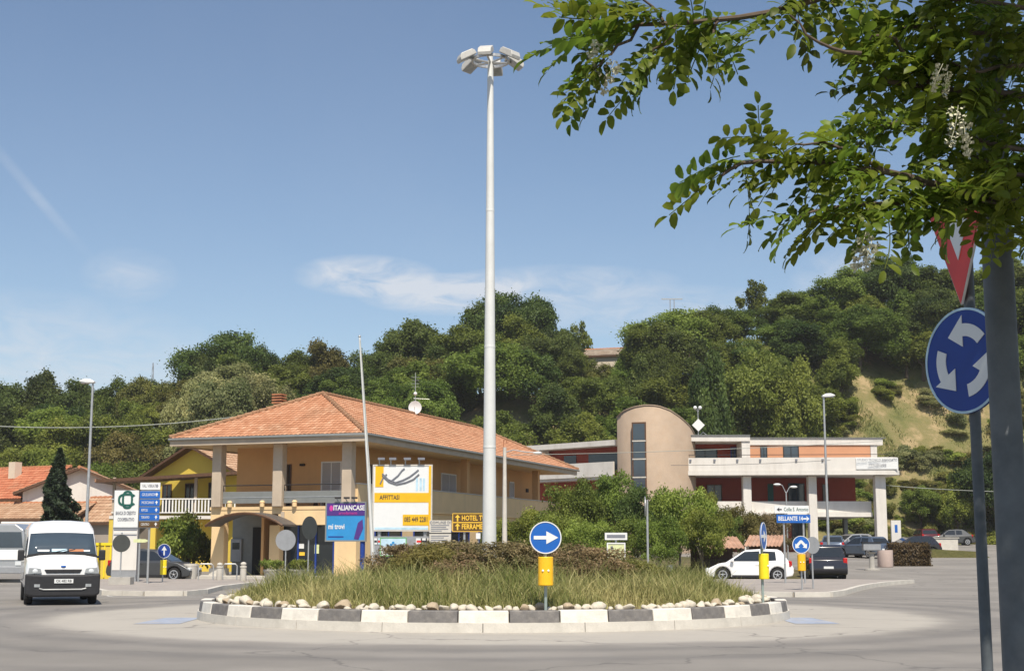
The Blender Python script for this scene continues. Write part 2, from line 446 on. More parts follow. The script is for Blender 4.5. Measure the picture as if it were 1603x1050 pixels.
M['paleblue'] = mat('pale_blue_print', (0.45, 0.62, 0.72), 0.5, var=0.2, scale=3)
M['brownsign'] = mat('brown_sign_sheet', (0.10, 0.055, 0.015), 0.5, var=0.1)
M['goldink'] = mat('gold_lettering', (0.85, 0.52, 0.05), 0.5, var=0.05)
M['palegreen'] = mat('pale_green_print', (0.62, 0.66, 0.36), 0.5, var=0.12, scale=6)
M['flower'] = mat('white_blossom', (0.50, 0.49, 0.36), 0.8, var=0.08, scale=30)
M['wire'] = mat('black_cable', (0.10, 0.10, 0.10), 0.6, var=0.1)
M['wirelight'] = mat('grey_cable', (0.35, 0.37, 0.33), 0.6, var=0.1)

FOL = {}
FOL['mid'] = foliage('mid_green_leaves', (0.076, 0.114, 0.018), (0.245, 0.300, 0.055))
FOL['dark'] = foliage('dark_green_leaves', (0.044, 0.076, 0.017), (0.148, 0.198, 0.045))
FOL['light'] = foliage('yellow_green_leaves', (0.112, 0.150, 0.022), (0.320, 0.360, 0.070))
FOL['pale'] = foliage('grey_green_blossoming_leaves', (0.150, 0.180, 0.055), (0.450, 0.440, 0.200))
FOL['olive'] = foliage('olive_brown_leaves', (0.105, 0.112, 0.022), (0.300, 0.275, 0.080))
FOL['needle'] = foliage('dark_needles', (0.018, 0.034, 0.015), (0.060, 0.085, 0.036), trans=0.2)
FOL['redshrub'] = foliage('reddish_shrub_leaves', (0.14, 0.13, 0.045), (0.38, 0.28, 0.15), trans=0.35)
FOL['robinia'] = foliage('robinia_leaflets', (0.075, 0.115, 0.014), (0.230, 0.300, 0.036), trans=0.52, rough=0.45, obvar=0.2)
FOL['grass'] = foliage('wild_grass', (0.150, 0.190, 0.040), (0.520, 0.460, 0.200), trans=0.35, obvar=0.0, hue=0.0)
FOL['lawn'] = foliage('lawn_grass', (0.06, 0.085, 0.014), (0.17, 0.18, 0.04), trans=0.3, obvar=0.0, hue=0.0)

# ================================================================== THE SETTING
RC = Vector((-0.42, 33.75, 0)); RR = 6.85           # roundabout centre and kerb radius

def sheet(name, xs, ys, zf, m, smooth_=True, skip=None):
    vs = [(x, y, zf(x, y)) for y in ys for x in xs]
    nx = len(xs); fs = []
    for j in range(len(ys) - 1):
        for i in range(nx - 1):
            if skip and skip((xs[i] + xs[i + 1]) / 2, (ys[j] + ys[j + 1]) / 2): continue
            fs.append((j * nx + i, j * nx + i + 1, (j + 1) * nx + i + 1, (j + 1) * nx + i))
    return MB().add(vs, fs).build(name, m, smooth=smooth_)
def frange(a, b, s):
    n = max(1, round((b - a) / s)); return [a + (b - a) * i / n for i in range(n + 1)]

def road_material():
    m = bpy.data.materials.new('worn_asphalt'); m.use_nodes = True
    n = m.node_tree.nodes; l = m.node_tree.links; p = n['Principled BSDF']
    p.inputs['Roughness'].default_value = 0.85; p.inputs['Specular IOR Level'].default_value = 0.3
    tcn = n.new('ShaderNodeTexCoord')
    def noise(s, d, r=0.6, vec=None):
        k = n.new('ShaderNodeTexNoise'); k.inputs['Scale'].default_value = s; k.inputs['Detail'].default_value = d; k.inputs['Roughness'].default_value = r
        l.new(vec or tcn.outputs['Object'], k.inputs['Vector']); return k.outputs['Fac']
    def rng(v, a, b, c, d):
        k = n.new('ShaderNodeMapRange'); k.interpolation_type = 'SMOOTHSTEP'
        for nm, x in zip(('From Min', 'From Max', 'To Min', 'To Max'), (a, b, c, d)): k.inputs[nm].default_value = x
        l.new(v, k.inputs['Value']); return k.outputs[0]
    def mth(op, a, b=0.0):
        k = n.new('ShaderNodeMath'); k.operation = op
        for i, v in enumerate((a, b)):
            if isinstance(v, (int, float)): k.inputs[i].default_value = v
            else: l.new(v, k.inputs[i])
        return k.outputs[0]
    def mix(f, a, b):
        k = n.new('ShaderNodeMix'); k.data_type = 'RGBA'; l.new(f, k.inputs['Factor'])
        for nm, v in (('A', a), ('B', b)):
            if isinstance(v, tuple): k.inputs[nm].default_value = (*v, 1)
            else: l.new(v, k.inputs[nm])
        return k.outputs['Result']
    base = mix(rng(noise(0.22, 5), 0.35, 0.65, 0, 1), (0.205, 0.191, 0.172), (0.268, 0.249, 0.224))
    base = mix(mth('MULTIPLY', rng(noise(60, 3), 0.45, 0.7, 0, 1), 0.35), base, (0.12, 0.115, 0.11))
    base = mix(mth('MULTIPLY', rng(noise(130, 2), 0.55, 0.75, 0, 1), 0.35), base, (0.42, 0.40, 0.37))
    # the ring road: worn wheel tracks, and pale grit lying along the island kerb
    vd = n.new('ShaderNodeVectorMath'); vd.operation = 'DISTANCE'
    l.new(tcn.outputs['Object'], vd.inputs[0]); vd.inputs[1].default_value = (RC.x, RC.y, 0)
    d = mth('ADD', vd.outputs['Value'], mth('MULTIPLY', mth('SUBTRACT', noise(0.8, 5), 0.5), 0.9))
    for r0, w_, a in ((11.3, 0.7, 0.38), (13.1, 0.7, 0.42), (15.8, 0.7, 0.30), (17.6, 0.7, 0.3)):
        tr = mth('SUBTRACT', 1.0, mth('ABSOLUTE', mth('DIVIDE', mth('SUBTRACT', d, r0), w_)))
        base = mix(mth('MULTIPLY', rng(tr, 0, 1, 0, 1), a), base, (0.12, 0.115, 0.112))
    grit = mth('MULTIPLY', rng(d, 9.6, 10.6, 1, 0), rng(noise(0.9, 6, 0.7), 0.15, 0.6, 0.65, 1.0))
    base = mix(mth('MULTIPLY', grit, 0.85), base, (0.42, 0.39, 0.34))
    # sealed cracks and patches
    vo = n.new('ShaderNodeTexVoronoi'); vo.feature = 'DISTANCE_TO_EDGE'; vo.inputs['Scale'].default_value = 0.16
    wv = n.new('ShaderNodeVectorMath'); wv.operation = 'ADD'
    nzc = n.new('ShaderNodeTexNoise'); nzc.inputs['Scale'].default_value = 0.7; nzc.inputs['Detail'].default_value = 4
    l.new(tcn.outputs['Object'], nzc.inputs['Vector'])
    sc = n.new('ShaderNodeVectorMath'); sc.operation = 'SCALE'; sc.inputs['Scale'].default_value = 1.6
    l.new(nzc.outputs['Color'], sc.inputs[0]); l.new(tcn.outputs['Object'], wv.inputs[0]); l.new(sc.outputs[0], wv.inputs[1])
    l.new(wv.outputs[0], vo.inputs['Vector'])
    base = mix(mth('MULTIPLY', rng(noise(0.55, 7, 0.75), 0.58, 0.72, 0, 1), 0.35), base, (0.13, 0.12, 0.108))
    base = mix(mth('MULTIPLY', rng(vo.outputs['Distance'], 0.0, 0.008, 1, 0), 0.55), base, (0.09, 0.085, 0.082))
    l.new(base, p.inputs['Base Color'])
    b = n.new('ShaderNodeBump'); b.inputs['Strength'].default_value = 0.35; b.inputs['Distance'].default_value = 0.01
    l.new(noise(110, 3), b.inputs['Height']); l.new(b.outputs[0], p.inputs['Normal'])
    return m
def blend_material(name, cols, scale, rough=0.95, bump=0.5, bscale=6):
    m = bpy.data.materials.new(name); m.use_nodes = True
    n = m.node_tree.nodes; l = m.node_tree.links; p = n['Principled BSDF']
    p.inputs['Roughness'].default_value = rough; p.inputs['Specular IOR Level'].default_value = 0.2
    tcn = n.new('ShaderNodeTexCoord')
    k = n.new('ShaderNodeTexNoise'); k.inputs['Scale'].default_value = scale; k.inputs['Detail'].default_value = 9; k.inputs['Roughness'].default_value = 0.7
    l.new(tcn.outputs['Object'], k.inputs['Vector'])
    cr = n.new('ShaderNodeValToRGB')
    e = cr.color_ramp.elements
    e[0].position, e[0].color = cols[0][0], (*cols[0][1], 1); e[1].position, e[1].color = cols[-1][0], (*cols[-1][1], 1)
    for pos, c in cols[1:-1]:
        q = e.new(pos); q.color = (*c, 1)
    l.new(k.outputs['Fac'], cr.inputs[0]); l.new(cr.outputs[0], p.inputs['Base Color'])
    k2 = n.new('ShaderNodeTexNoise'); k2.inputs['Scale'].default_value = bscale; k2.inputs['Detail'].default_value = 6
    l.new(tcn.outputs['Object'], k2.inputs['Vector'])
    b = n.new('ShaderNodeBump'); b.inputs['Strength'].default_value = bump; b.inputs['Distance'].default_value = 0.15
    l.new(k2.outputs['Fac'], b.inputs['Height']); l.new(b.outputs[0], p.inputs['Normal'])
    return m
M['road'] = road_material()
M['earth'] = blend_material('dry_grass_and_earth', [(0.3, (0.07, 0.085, 0.025)), (0.5, (0.13, 0.12, 0.045)), (0.62, (0.26, 0.20, 0.11)), (0.75, (0.34, 0.27, 0.16))], 0.25)
M['hill'] = blend_material('wooded_slope_earth', [(0.28, (0.06, 0.075, 0.022)), (0.43, (0.14, 0.14, 0.05)), (0.54, (0.20, 0.17, 0.075)), (0.62, (0.33, 0.25, 0.135)), (0.76, (0.40, 0.31, 0.18))], 0.21)
M['garden'] = blend_material('garden_earth', [(0.3, (0.05, 0.06, 0.02)), (0.5, (0.10, 0.09, 0.04)), (0.7, (0.20, 0.15, 0.09))], 0.7, bump=0.4)
M['paving'] = mat('pinkish_paving', (0.33, 0.295, 0.265), 0.9, var=0.14, scale=1.1, bump=0.3, bscale=60, dirt=(0.22, 0.2, 0.18), dirt_amt=0.5, dirt_scale=0.7)

# ground to the horizon, asphalt on top of it, the wooded slope behind
gx = [-2500, -900, -300, -120, -75] + frange(-60, 0, 6)[0:] + frange(1, 11, 1) + frange(14, 80, 6) + [120, 300, 900, 2500]
gy = [-2500, -600, -120, -40, 0, 30, 60] + frange(66, 130, 4) + frange(138, 170, 8) + [300, 900, 2500]
tag(sheet('ground', gx, gy, lambda x, y: ground_z(x, min(y, 170)) - 0.03, M['earth']), kind='structure')
rx_ = [-70] + frange(-60, 0, 5) + frange(1, 11, 1) + frange(13, 75, 4)
ry_ = [-20, 0, 10, 20, 30, 40, 50, 60] + frange(64, 136, 3)
tag(sheet('road', rx_, ry_, ground_z, M['road']), kind='structure')
hx = frange(-150, 150, 3.0); hy = frange(116, 176, 2.5) + [190, 230, 320]
tag(sheet('hillside', hx, hy, lambda x, y: hill_z(x, min(y, 176)) - max(0, y - 176) * 0.03, M['hill']), kind='structure')

# pavement round the far side of the junction, with its kerb
front = [(60, 64), (118, 57), (150, 50.5), (168, 47.6), (230, 46.8), (290, 46.9), (322, 48.6), (345, 53), (395, 58.5), (470, 60.5), (600, 61.5), (760, 62), (900, 61), (1000, 58), (1060, 53), (1110, 49), (1170, 46.4), (1240, 45.8), (1296, 45.9), (1316, 47.6), (1332, 51), (1352, 55), (1385, 59.5), (1425, 63)]
fp = [Vector((xat(a, b), b, 0)) for a, b in front]
back = [Vector((fp[-1].x - 2, 65.6, 0)), Vector((fp[0].x - 3, 65.6, 0))]
pv = MB()
poly = [(p.x, p.y) for p in fp + back]
pv.prism(poly, -0.02, 0.125, 'XY')
pavement = tag(pv.build('pavement', M['paving']), kind='structure')
kme = MB().box((0.5, 0.09, 0.07), (0.985, 0.2, 0.18)).mesh('kerb_stone'); kme.materials.append(M['palecon'])
acc = 0.0
for a, b in zip(fp, fp[1:]):
    L_ = (b - a).length; d = (b - a).normalized(); n_ = max(1, round(L_)); ang = math.atan2(d.y, d.x)
    for k in range(n_):
        q = a + d * (L_ * k / n_)
        o = ob('kerb_stone', kme, pavement, (q.x + 0.11 * d.y, q.y - 0.11 * d.x, random.uniform(-0.006, 0.006)), (0, 0, ang), (L_ / n_, 1, 1))
# faded blue paint beside the island
M['fadedblue'] = mat('faded_blue_road_paint', (0.30, 0.34, 0.42), 0.85, var=0.2, scale=3, dirt=(0.40, 0.37, 0.33), dirt_amt=1.6, dirt_scale=0.8)
for px_, lab in ((262, 'left'), (1262, 'right')):
    c = at(px_, 967, 31.0)
    s_ = 1 if px_ > 800 else -1
    pts = [(c.x - 0.45, c.y - 1.1), (c.x + 0.5, c.y - 1.0), (c.x + 0.42, c.y + 1.5), (c.x - 0.4, c.y + 1.6)]
    o = MB().add([(x, y, 0.006) for x, y in pts], [(0, 1, 2, 3)]).build('road_marking', M['fadedblue'])
    tag(o, kind='structure')
# white edge line in front of the left pavement
wl = MB()
for k in range(14):
    a = 0.10 + k / 14 * 0.9
    x0, x1 = xat(150 + 12 * k, 45.6), xat(150 + 12 * (k + 1), 45.6)
    y0 = 45.9 + 1.2 * max(0, 1 - k / 3) ** 2; y1 = 45.9 + 1.2 * max(0, 1 - (k + 1) / 3) ** 2
    wl.add([(x0, y0 - 0.09, 0.005), (x1, y1 - 0.09, 0.005), (x1, y1 + 0.09, 0.005), (x0, y0 + 0.09, 0.005)], [(0, 1, 2, 3)])
M['roadpaint'] = mat('worn_white_road_paint', (0.6, 0.58, 0.54), 0.8, var=0.15, scale=5, dirt=(0.25, 0.24, 0.22), dirt_amt=0.8, dirt_scale=3)
tag(wl.build('road_marking', M['roadpaint']), kind='structure')

# ------------------------------------------------------------------ roundabout island
NK = 44
def wedge(r0, r1, z0, z1, a0, a1, n=4, lip=0.0):
    mb = MB(); vs = []
    for i in range(n + 1):
        a = a0 + (a1 - a0) * i / n
        ca, sa = math.cos(a), math.sin(a)
        vs += [(r1 * ca, r1 * sa, z0), ((r1 - lip) * ca, (r1 - lip) * sa, z1), (r0 * ca, r0 * sa, z1), (r0 * ca, r0 * sa, z0)]
    fs = []
    for i in range(n):
        b = i * 4; c = b + 4
        fs += [(b, c, c + 1, b + 1), (b + 1, c + 1, c + 2, b + 2), (b + 2, c + 2, c + 3, b + 3)]
    fs += [(0, 1, 2, 3), (n * 4 + 3, n * 4 + 2, n * 4 + 1, n * 4)]
    return mb.add(vs, fs)
kerb = empty('roundabout_kerb', RC, 0, 'ring of black and white painted kerb stones round the island', 'kerb')
st = 2 * math.pi / NK
top_me = wedge(RR - 0.32, RR - 0.04, 0.175, 0.405, 0.0016, st - 0.0016, lip=0.035).mesh('kerb_stone')
bot_me = wedge(RR - 0.4, RR, -0.02, 0.18, 0.001, st * 2 - 0.001, 8, lip=0.015).mesh('kerb_base')
bot_me.materials.append(M['palecon'])
tw_, tb_ = top_me.copy(), top_me.copy()
tw_.materials.append(M['kerbwhite']); tb_.materials.append(M['kerbblack'])
ph0 = -math.pi / 2 - st * 0.62
for k in range(NK):
    o = ob('kerb_stone', tw_ if k % 2 == 0 else tb_, kerb, (0, 0, random.uniform(-0.008, 0.006)), (0, 0, ph0 + k * st))
    b = o.modifiers.new('bevel', 'BEVEL'); b.width = 0.018; b.segments = 2; b.limit_method = 'ANGLE'
for k in range(NK // 2):
    ob('kerb_base', bot_me, kerb, (0, 0, 0), (0, 0, ph0 + 0.07 + k * 2 * st))
def island_z(x, y):
    r = math.hypot(x - RC.x, y - RC.y) / 6.5
    return 0.33 + 0.34 * max(0, 1 - r * r) + 0.04 * math.sin(x * 1.7) * math.cos(y * 1.3)
vs = [(RC.x, RC.y, island_z(RC.x, RC.y))]; fs = []
for i in range(1, 9):
    for k in range(40):
        a = 2 * math.pi * k / 40; r = 6.52 * i / 8
        x, y = RC.x + r * math.cos(a), RC.y + r * math.sin(a)
        vs.append((x, y, island_z(x, y)))
for k in range(40):
    fs.append((0, 1 + k, 1 + (k + 1) % 40))
    for i in range(7):
        a, b = 1 + i * 40, 1 + (i + 1) * 40
        fs.append((a + k, b + k, b + (k + 1) % 40, a + (k + 1) % 40))
tag(MB().add(vs, fs).build('island_soil', M['soil'], smooth=True), kind='structure')

# pale stones lying inside the kerb
stone_me = []
for s_ in range(6):
    bm = bmesh.new(); bmesh.ops.create_icosphere(bm, subdivisions=2, radius=1.0)
    rr = random.Random(s_ + 40); offs = [(Vector((rr.uniform(-1, 1), rr.uniform(-1, 1), rr.uniform(-1, 1))).normalized(), rr.uniform(0.35, 0.85)) for _ in range(9)]
    for v in bm.verts:
        for d_, c_ in offs:
            t = v.co.dot(d_)
            if t > c_: v.co -= d_ * (t - c_) * 0.95
        v.co *= 1 + rr.uniform(-0.04, 0.04)
    me = bpy.data.meshes.new('stone'); bm.to_mesh(me); bm.free()
    me.polygons.foreach_set('use_smooth', [True] * len(me.polygons))
    me.materials.append(M['stone2'] if s_ == 5 else M['stone']); stone_me.append(me)
rs = random.Random(5)
a = -math.pi / 2 - 1.55
si = 0
while a < -math.pi / 2 + 1.55:
    big = rs.random() < 0.16
    s_ = rs.uniform(0.13, 0.175) if big else rs.uniform(0.065, 0.135)
    r = 6.44 - rs.uniform(0.0, 0.3) - s_ * 0.4
    x, y = RC.x + r * math.cos(a), RC.y + r * math.sin(a)
    kind = rs.choice(range(6))
    o = ob('stone', stone_me[kind], None, (x, y, 0.36 + s_ * 0.45), (rs.uniform(-0.3, 0.3), rs.uniform(-0.3, 0.3), rs.uniform(0, 6.28)), (s_ * rs.uniform(1.0, 1.5), s_, s_ * rs.uniform(0.7, 0.95)))
    dg = math.degrees(a) + 90; wh = 'at the far left bend' if dg < -55 else ('left of the mast' if dg < -22 else ('in front of the mast' if dg < 12 else ('right of the arrow sign' if dg < 45 else 'at the far right bend')))
    nm = 'brown stone among pale ones inside the striped kerb, ' + wh if kind == 5 else ('large pale boulder inside the striped kerb, ' + wh if big else 'small pale stone inside the striped kerb, ' + wh)
    tag(o, nm, 'stone', 'stones lining the island rim')
    a += (s_ * 1.28 + rs.uniform(0.0, 0.03)) / 6.2
    si += 1

def blades(name, pts, h, w, tone, m, lean=0.35, seed=3, parent=None):
    """grass: one bent blade per point, as one mesh"""
    rg = np.random.default_rng(seed)
    n = len(pts); P = np.asarray(pts, float); h = np.asarray(h); w = np.asarray(w)
    a = rg.uniform(0, 2 * np.pi, n); la = rg.uniform(0, 2 * np.pi, n); ln = rg.uniform(0.05, lean, n) * h
    sx, sy = np.cos(a) * w / 2, np.sin(a) * w / 2
    V = np.zeros((n, 5, 3))
    for i, (t, ww) in enumerate(((0, 1), (0, -1), (0.55, 0.8), (0.55, -0.8), (1, 0))):
        V[:, i, 0] = P[:, 0] + sx * ww + np.cos(la) * ln * t * t
        V[:, i, 1] = P[:, 1] + sy * ww + np.sin(la) * ln * t * t
        V[:, i, 2] = P[:, 2] + h * t * (1 - 0.1 * t)
    me = bpy.data.meshes.new(name)
    base = np.arange(n)[:, None] * 5
    loops = np.concatenate([base + np.array([0, 1, 3, 2]), base + np.array([2, 3, 4])], axis=1).ravel()
    me.vertices.add(n * 5); me.vertices.foreach_set('co', V.ravel())
    me.loops.add(len(loops)); me.loops.foreach_set('vertex_index', loops)
    me.polygons.add(n * 2)
    ls = (np.arange(n)[:, None] * 7 + np.array([0, 4])).ravel()
    me.polygons.foreach_set('loop_start', ls)
    me.update(calc_edges=True)
    at_ = me.attributes.new('tone', 'FLOAT', 'POINT'); at_.data.foreach_set('value', np.repeat(tone, 5))
    me.materials.append(m)
    o = bpy.data.objects.new(name, me); link(o, parent)
    return o
rg = np.random.default_rng(21)
N = 70000
r = 6.12 * np.sqrt(rg.random(N)); th = rg.uniform(0, 2 * np.pi, N)
gxp, gyp = RC.x + r * np.cos(th), RC.y + r * np.sin(th)
patch = 0.5 + 0.25 * np.sin(gxp * 1.9 + 1.3 * np.sin(gyp * 1.1)) + 0.25 * np.sin(gyp * 2.3 + gxp * 0.7)
keep = rg.random(N) < (0.55 + 0.45 * patch)
gxp, gyp, r, patch = gxp[keep], gyp[keep], r[keep], patch[keep]
gz = np.array([island_z(x, y) for x, y in zip(gxp, gyp)])
hh = rg.gamma(4, 0.088, len(gxp)) * (0.5 + 0.8 * patch) * np.clip((6.5 - r) / 1.5, 0.4, 1) + 0.08
tone = np.clip(rg.normal(0.54, 0.25, len(gxp)) + 0.5 * (0.5 - patch) + 0.25 * np.sin(gxp * 0.9 + 2) * np.sin(gyp * 0.8), 0, 1)
tag(blades('wild_grass', np.stack([gxp, gyp, gz], 1), np.clip(hh, 0.1, 0.95), rg.uniform(0.008, 0.022, len(gxp)), tone, FOL['grass'], lean=1.0),
    'tall unmown grass going to seed on the roundabout island', 'grass', kind='stuff')

# ================================================================== VEGETATION
def leaf_mesh(name, P, Nrm, size, aspect, tone, fold=0.25, seed=1):
    """one mesh of kite-shaped leaf clumps at P, facing Nrm"""
    rg = np.random.default_rng(seed); n = len(P)
    Nrm = Nrm / (np.linalg.norm(Nrm, axis=1, keepdims=True) + 1e-9)
    t = rg.normal(size=(n, 3)); t -= Nrm * np.sum(t * Nrm, axis=1, keepdims=True); t /= np.linalg.norm(t, axis=1, keepdims=True) + 1e-9
    b = np.cross(Nrm, t); s = size[:, None]
    V = np.zeros((n, 4, 3))
    V[:, 0] = P - t * s * 0.5
    V[:, 1] = P + b * s * aspect * 0.5 + t * s * rg.uniform(-0.15, 0.15, (n, 1)) + Nrm * s * fold * rg.uniform(-1, 1, (n, 1))
    V[:, 2] = P + t * s * 0.5 - Nrm * s * fold * 0.5
    V[:, 3] = P - b * s * aspect * 0.5 + t * s * rg.uniform(-0.15, 0.15, (n, 1)) + Nrm * s * fold * rg.uniform(-1, 1, (n, 1))
    me = bpy.data.meshes.new(name)
    me.vertices.add(n * 4); me.vertices.foreach_set('co', V.ravel())
    loops = np.arange(n * 4, dtype=np.int32)
    me.loops.add(n * 4); me.loops.foreach_set('vertex_index', loops)
    me.polygons.add(n); me.polygons.foreach_set('loop_start', np.arange(n, dtype=np.int32) * 4)
    me.update(calc_edges=True)
    a = me.attributes.new('tone', 'FLOAT', 'POINT'); a.data.foreach_set('value', np.repeat(np.clip(tone, 0, 1), 4))
    return me
def crown(name, seed, nleaf, rad, cz, clumps=26, leaf=0.3, crad=(0.22, 0.42), aspect=0.7, low=0.25, lobes=1.0):
    """foliage for one crown: uneven clumps on an ellipsoid, leaves spread over each clump's shell"""
    rg = np.random.default_rng(seed)
    rx, ry, rz = rad
    C = []; CR = []
    for k in range(clumps):
        u = rg.uniform(-0.75, 1.0); a = rg.uniform(0, 2 * np.pi); q = rg.uniform(0.45, 0.95) * lobes
        c = np.array([math.sqrt(max(0, 1 - u * u)) * math.cos(a) * q, math.sqrt(max(0, 1 - u * u)) * math.sin(a) * q, u * q])
        C.append(c); CR.append(rg.uniform(*crad))
    C.append(np.zeros(3)); CR.append(0.55)
    C = np.array(C); CR = np.array(CR); wgt = CR ** 2; wgt /= wgt.sum()
    k = rg.choice(len(C), nleaf, p=wgt)
    d = rg.normal(size=(nleaf, 3)); d /= np.linalg.norm(d, axis=1, keepdims=True)
    d[:, 2] = np.where((d[:, 2] < -0.2) & (rg.random(nleaf) > low), -d[:, 2], d[:, 2])
    rr = CR[k] * (0.35 + 0.72 * rg.random(nleaf) ** 0.7 + 0.22 * np.abs(rg.normal(size=nleaf)) * (rg.random(nleaf) < 0.25))
    P = C[k] + d * rr[:, None]
    P += 0.05 * np.sin(P[:, [1, 2, 0]] * 9 + seed)
    out = P / (np.linalg.norm(P, axis=1, keepdims=True) + 1e-6)
    P += rg.normal(size=(nleaf, 3)) * 0.018
    Nn = d * 0.6 + out * 0.35 + np.array([0, 0, 0.4]) + rg.normal(size=(nleaf, 3)) * 0.8
    ct = rg.normal(0, 0.2, len(C))
    tone = 0.45 + ct[k] + rg.normal(0, 0.15, nleaf) + 0.05 * d[:, 2]  # leaves on each clump's upper side toned lighter, as if lit from above
    Pw = P * np.array([rx, ry, rz]) + np.array([0, 0, cz])
    return leaf_mesh(name, Pw, Nn, leaf * rg.uniform(0.6, 1.35, nleaf), aspect, tone, seed=seed)
def trunk_mesh(name, seed, h, r, limbs=6, spread=2.6, top=7.5, m=None):
    rr = random.Random(seed); mb = MB()
    pts = [Vector((0, 0, -0.4))]; 
    for i in range(1, 6):
        t = i / 5; pts.append(Vector((rr.uniform(-1, 1) * 0.12 * t * h / 4, rr.uniform(-1, 1) * 0.12 * t * h / 4, h * t)))
    mb.path(pts, [r * 1.35, r, r * 0.85, r * 0.75, r * 0.62, r * 0.5], 8)
    for k in range(limbs):
        a = 2 * math.pi * k / limbs + rr.uniform(-0.4, 0.4); s = pts[rr.choice((3, 4, 5))]
        e = Vector((math.cos(a) * spread * rr.uniform(0.6, 1), math.sin(a) * spread * rr.uniform(0.6, 1), h + (top - h) * rr.uniform(0.4, 1)))
        mid = s.lerp(e, 0.5) + Vector((0, 0, rr.uniform(-0.1, 0.5)))
        mb.path([s, mid, e], [r * 0.42, r * 0.28, r * 0.1], 6)
    me = mb.mesh(name); me.materials.append(m or M['bark'])
    me.polygons.foreach_set('use_smooth', [True] * len(me.polygons))
    return me

# hillside wood: ten metre trees, nine crowns shared among them
CR_ = []
for s_, (rad, cz, ncl, ln) in enumerate([((4.3, 4.3, 4.2), 5.9, 42, 21000), ((3.9, 4.1, 4.5), 5.7, 38, 20000), ((4.6, 4.4, 3.7), 6.3, 46, 21000), ((3.4, 3.5, 4.6), 5.5, 34, 18000),
                                          ((4.2, 4.0, 4.0), 6.0, 30, 18000), ((4.8, 4.6, 4.3), 5.8, 52, 22000), ((3.0, 3.1, 4.4), 5.8, 28, 15000)]):
    CR_.append(crown('crown', 100 + s_, int(ln * 1.75), rad, cz, ncl, leaf=0.25, crad=(0.12, 0.36)))
SPARSE = crown('crown', 150, 4200, (3.2, 3.2, 3.4), 6.6, 18, leaf=0.32, crad=(0.12, 0.26))
TR_ = [trunk_mesh('trunk', 200 + k, 3.4, 0.2) for k in range(3)]
TSP = trunk_mesh('trunk', 207, 4.5, 0.16, 9, 2.4, 9.0)
for me in CR_ + [SPARSE]: me.materials.append(FOL['mid'])
def set_mat(o, m):
    o.material_slots[0].link = 'OBJECT'; o.material_slots[0].material = m
def tree(name, loc, cme, tme, fol, sx, sz, label, group=None, cat='tree', rz=None, cname='crown'):
    r_ = empty(name, loc, random.uniform(0, 6.28) if rz is None else rz, label, cat, group)
    r_.scale = (sx, sx, sz)
    ob('trunk', tme, r_)
    c = ob(cname, cme, r_); set_mat(c, FOL[fol])
    return r_
TREES = []
def hill_tree(px, py, Y, wpx, fol, ci, label, group='trees of the hillside wood'):
    """a tree whose top stands at (px, py), wpx photo pixels wide, rooted on the slope at distance Y"""
    p = at(px, py, Y); zb = hill_z(p.x, Y)
    h = max(4.5, p.z - zb)
    sx = wpx / F_PX * Y / 8.6
    cme = SPARSE if ci < 0 else CR_[ci]
    TREES.append((p.x, Y, sx * 4.3))
    return tree('tree', (p.x, Y, zb), cme, TSP if ci < 0 else TR_[abs(ci) % 3], fol, sx, h / 10.2, label, group)
rnd = random.Random(77)
WOOD = {'dark': 'dark green broadleaf tree in the hillside wood', 'mid': 'mid green broadleaf tree in the hillside wood',
        'light': 'yellow green broadleaf tree in the hillside wood', 'olive': 'olive brown broadleaf tree in the hillside wood',
        'pale': 'pale grey green blossoming tree in the hillside wood'}
LANDS = [(-80, 70, 'over the far left red roof'), (70, 150, 'above the conifer and left lamp'), (150, 230, 'above the bank totem'), (230, 300, 'above the yellow house'), (300, 400, 'above the left eave'),
         (400, 480, 'left of the tiled roof peak'), (480, 560, 'right above the tiled roof peak'), (560, 640, 'between flagpole and roof dish'), (640, 720, 'just right of the roof dish'), (720, 800, 'behind the light mast'), (800, 880, 'right of the light mast'),
         (880, 960, 'below the hilltop house'), (960, 1040, 'above the drum tower'), (1040, 1120, 'above the diamond dish'), (1120, 1200, 'above the dish end of the modern block'), (1200, 1290, 'above the middle of the modern block'),
         (1290, 1380, 'above the right end of the modern block'), (1380, 1460, 'left of the roundabout sign'), (1460, 1700, 'behind the roundabout sign')]
TONE = {'dark': 'dark green', 'mid': 'mid green', 'light': 'yellow green', 'olive': 'olive brown', 'pale': 'pale blossoming'}
def wood_label(f, px, where):
    for a, b, t in LANDS:
        if a <= px < b: return '%s tree %s, %s' % (TONE[f], where, t)
    return '%s tree %s' % (TONE[f], where)
ROWS = {159: 'just below the skyline', 152: 'high on the slope', 145: 'halfway up the slope', 138: 'low on the slope', 131.5: 'at the foot of the slope'}
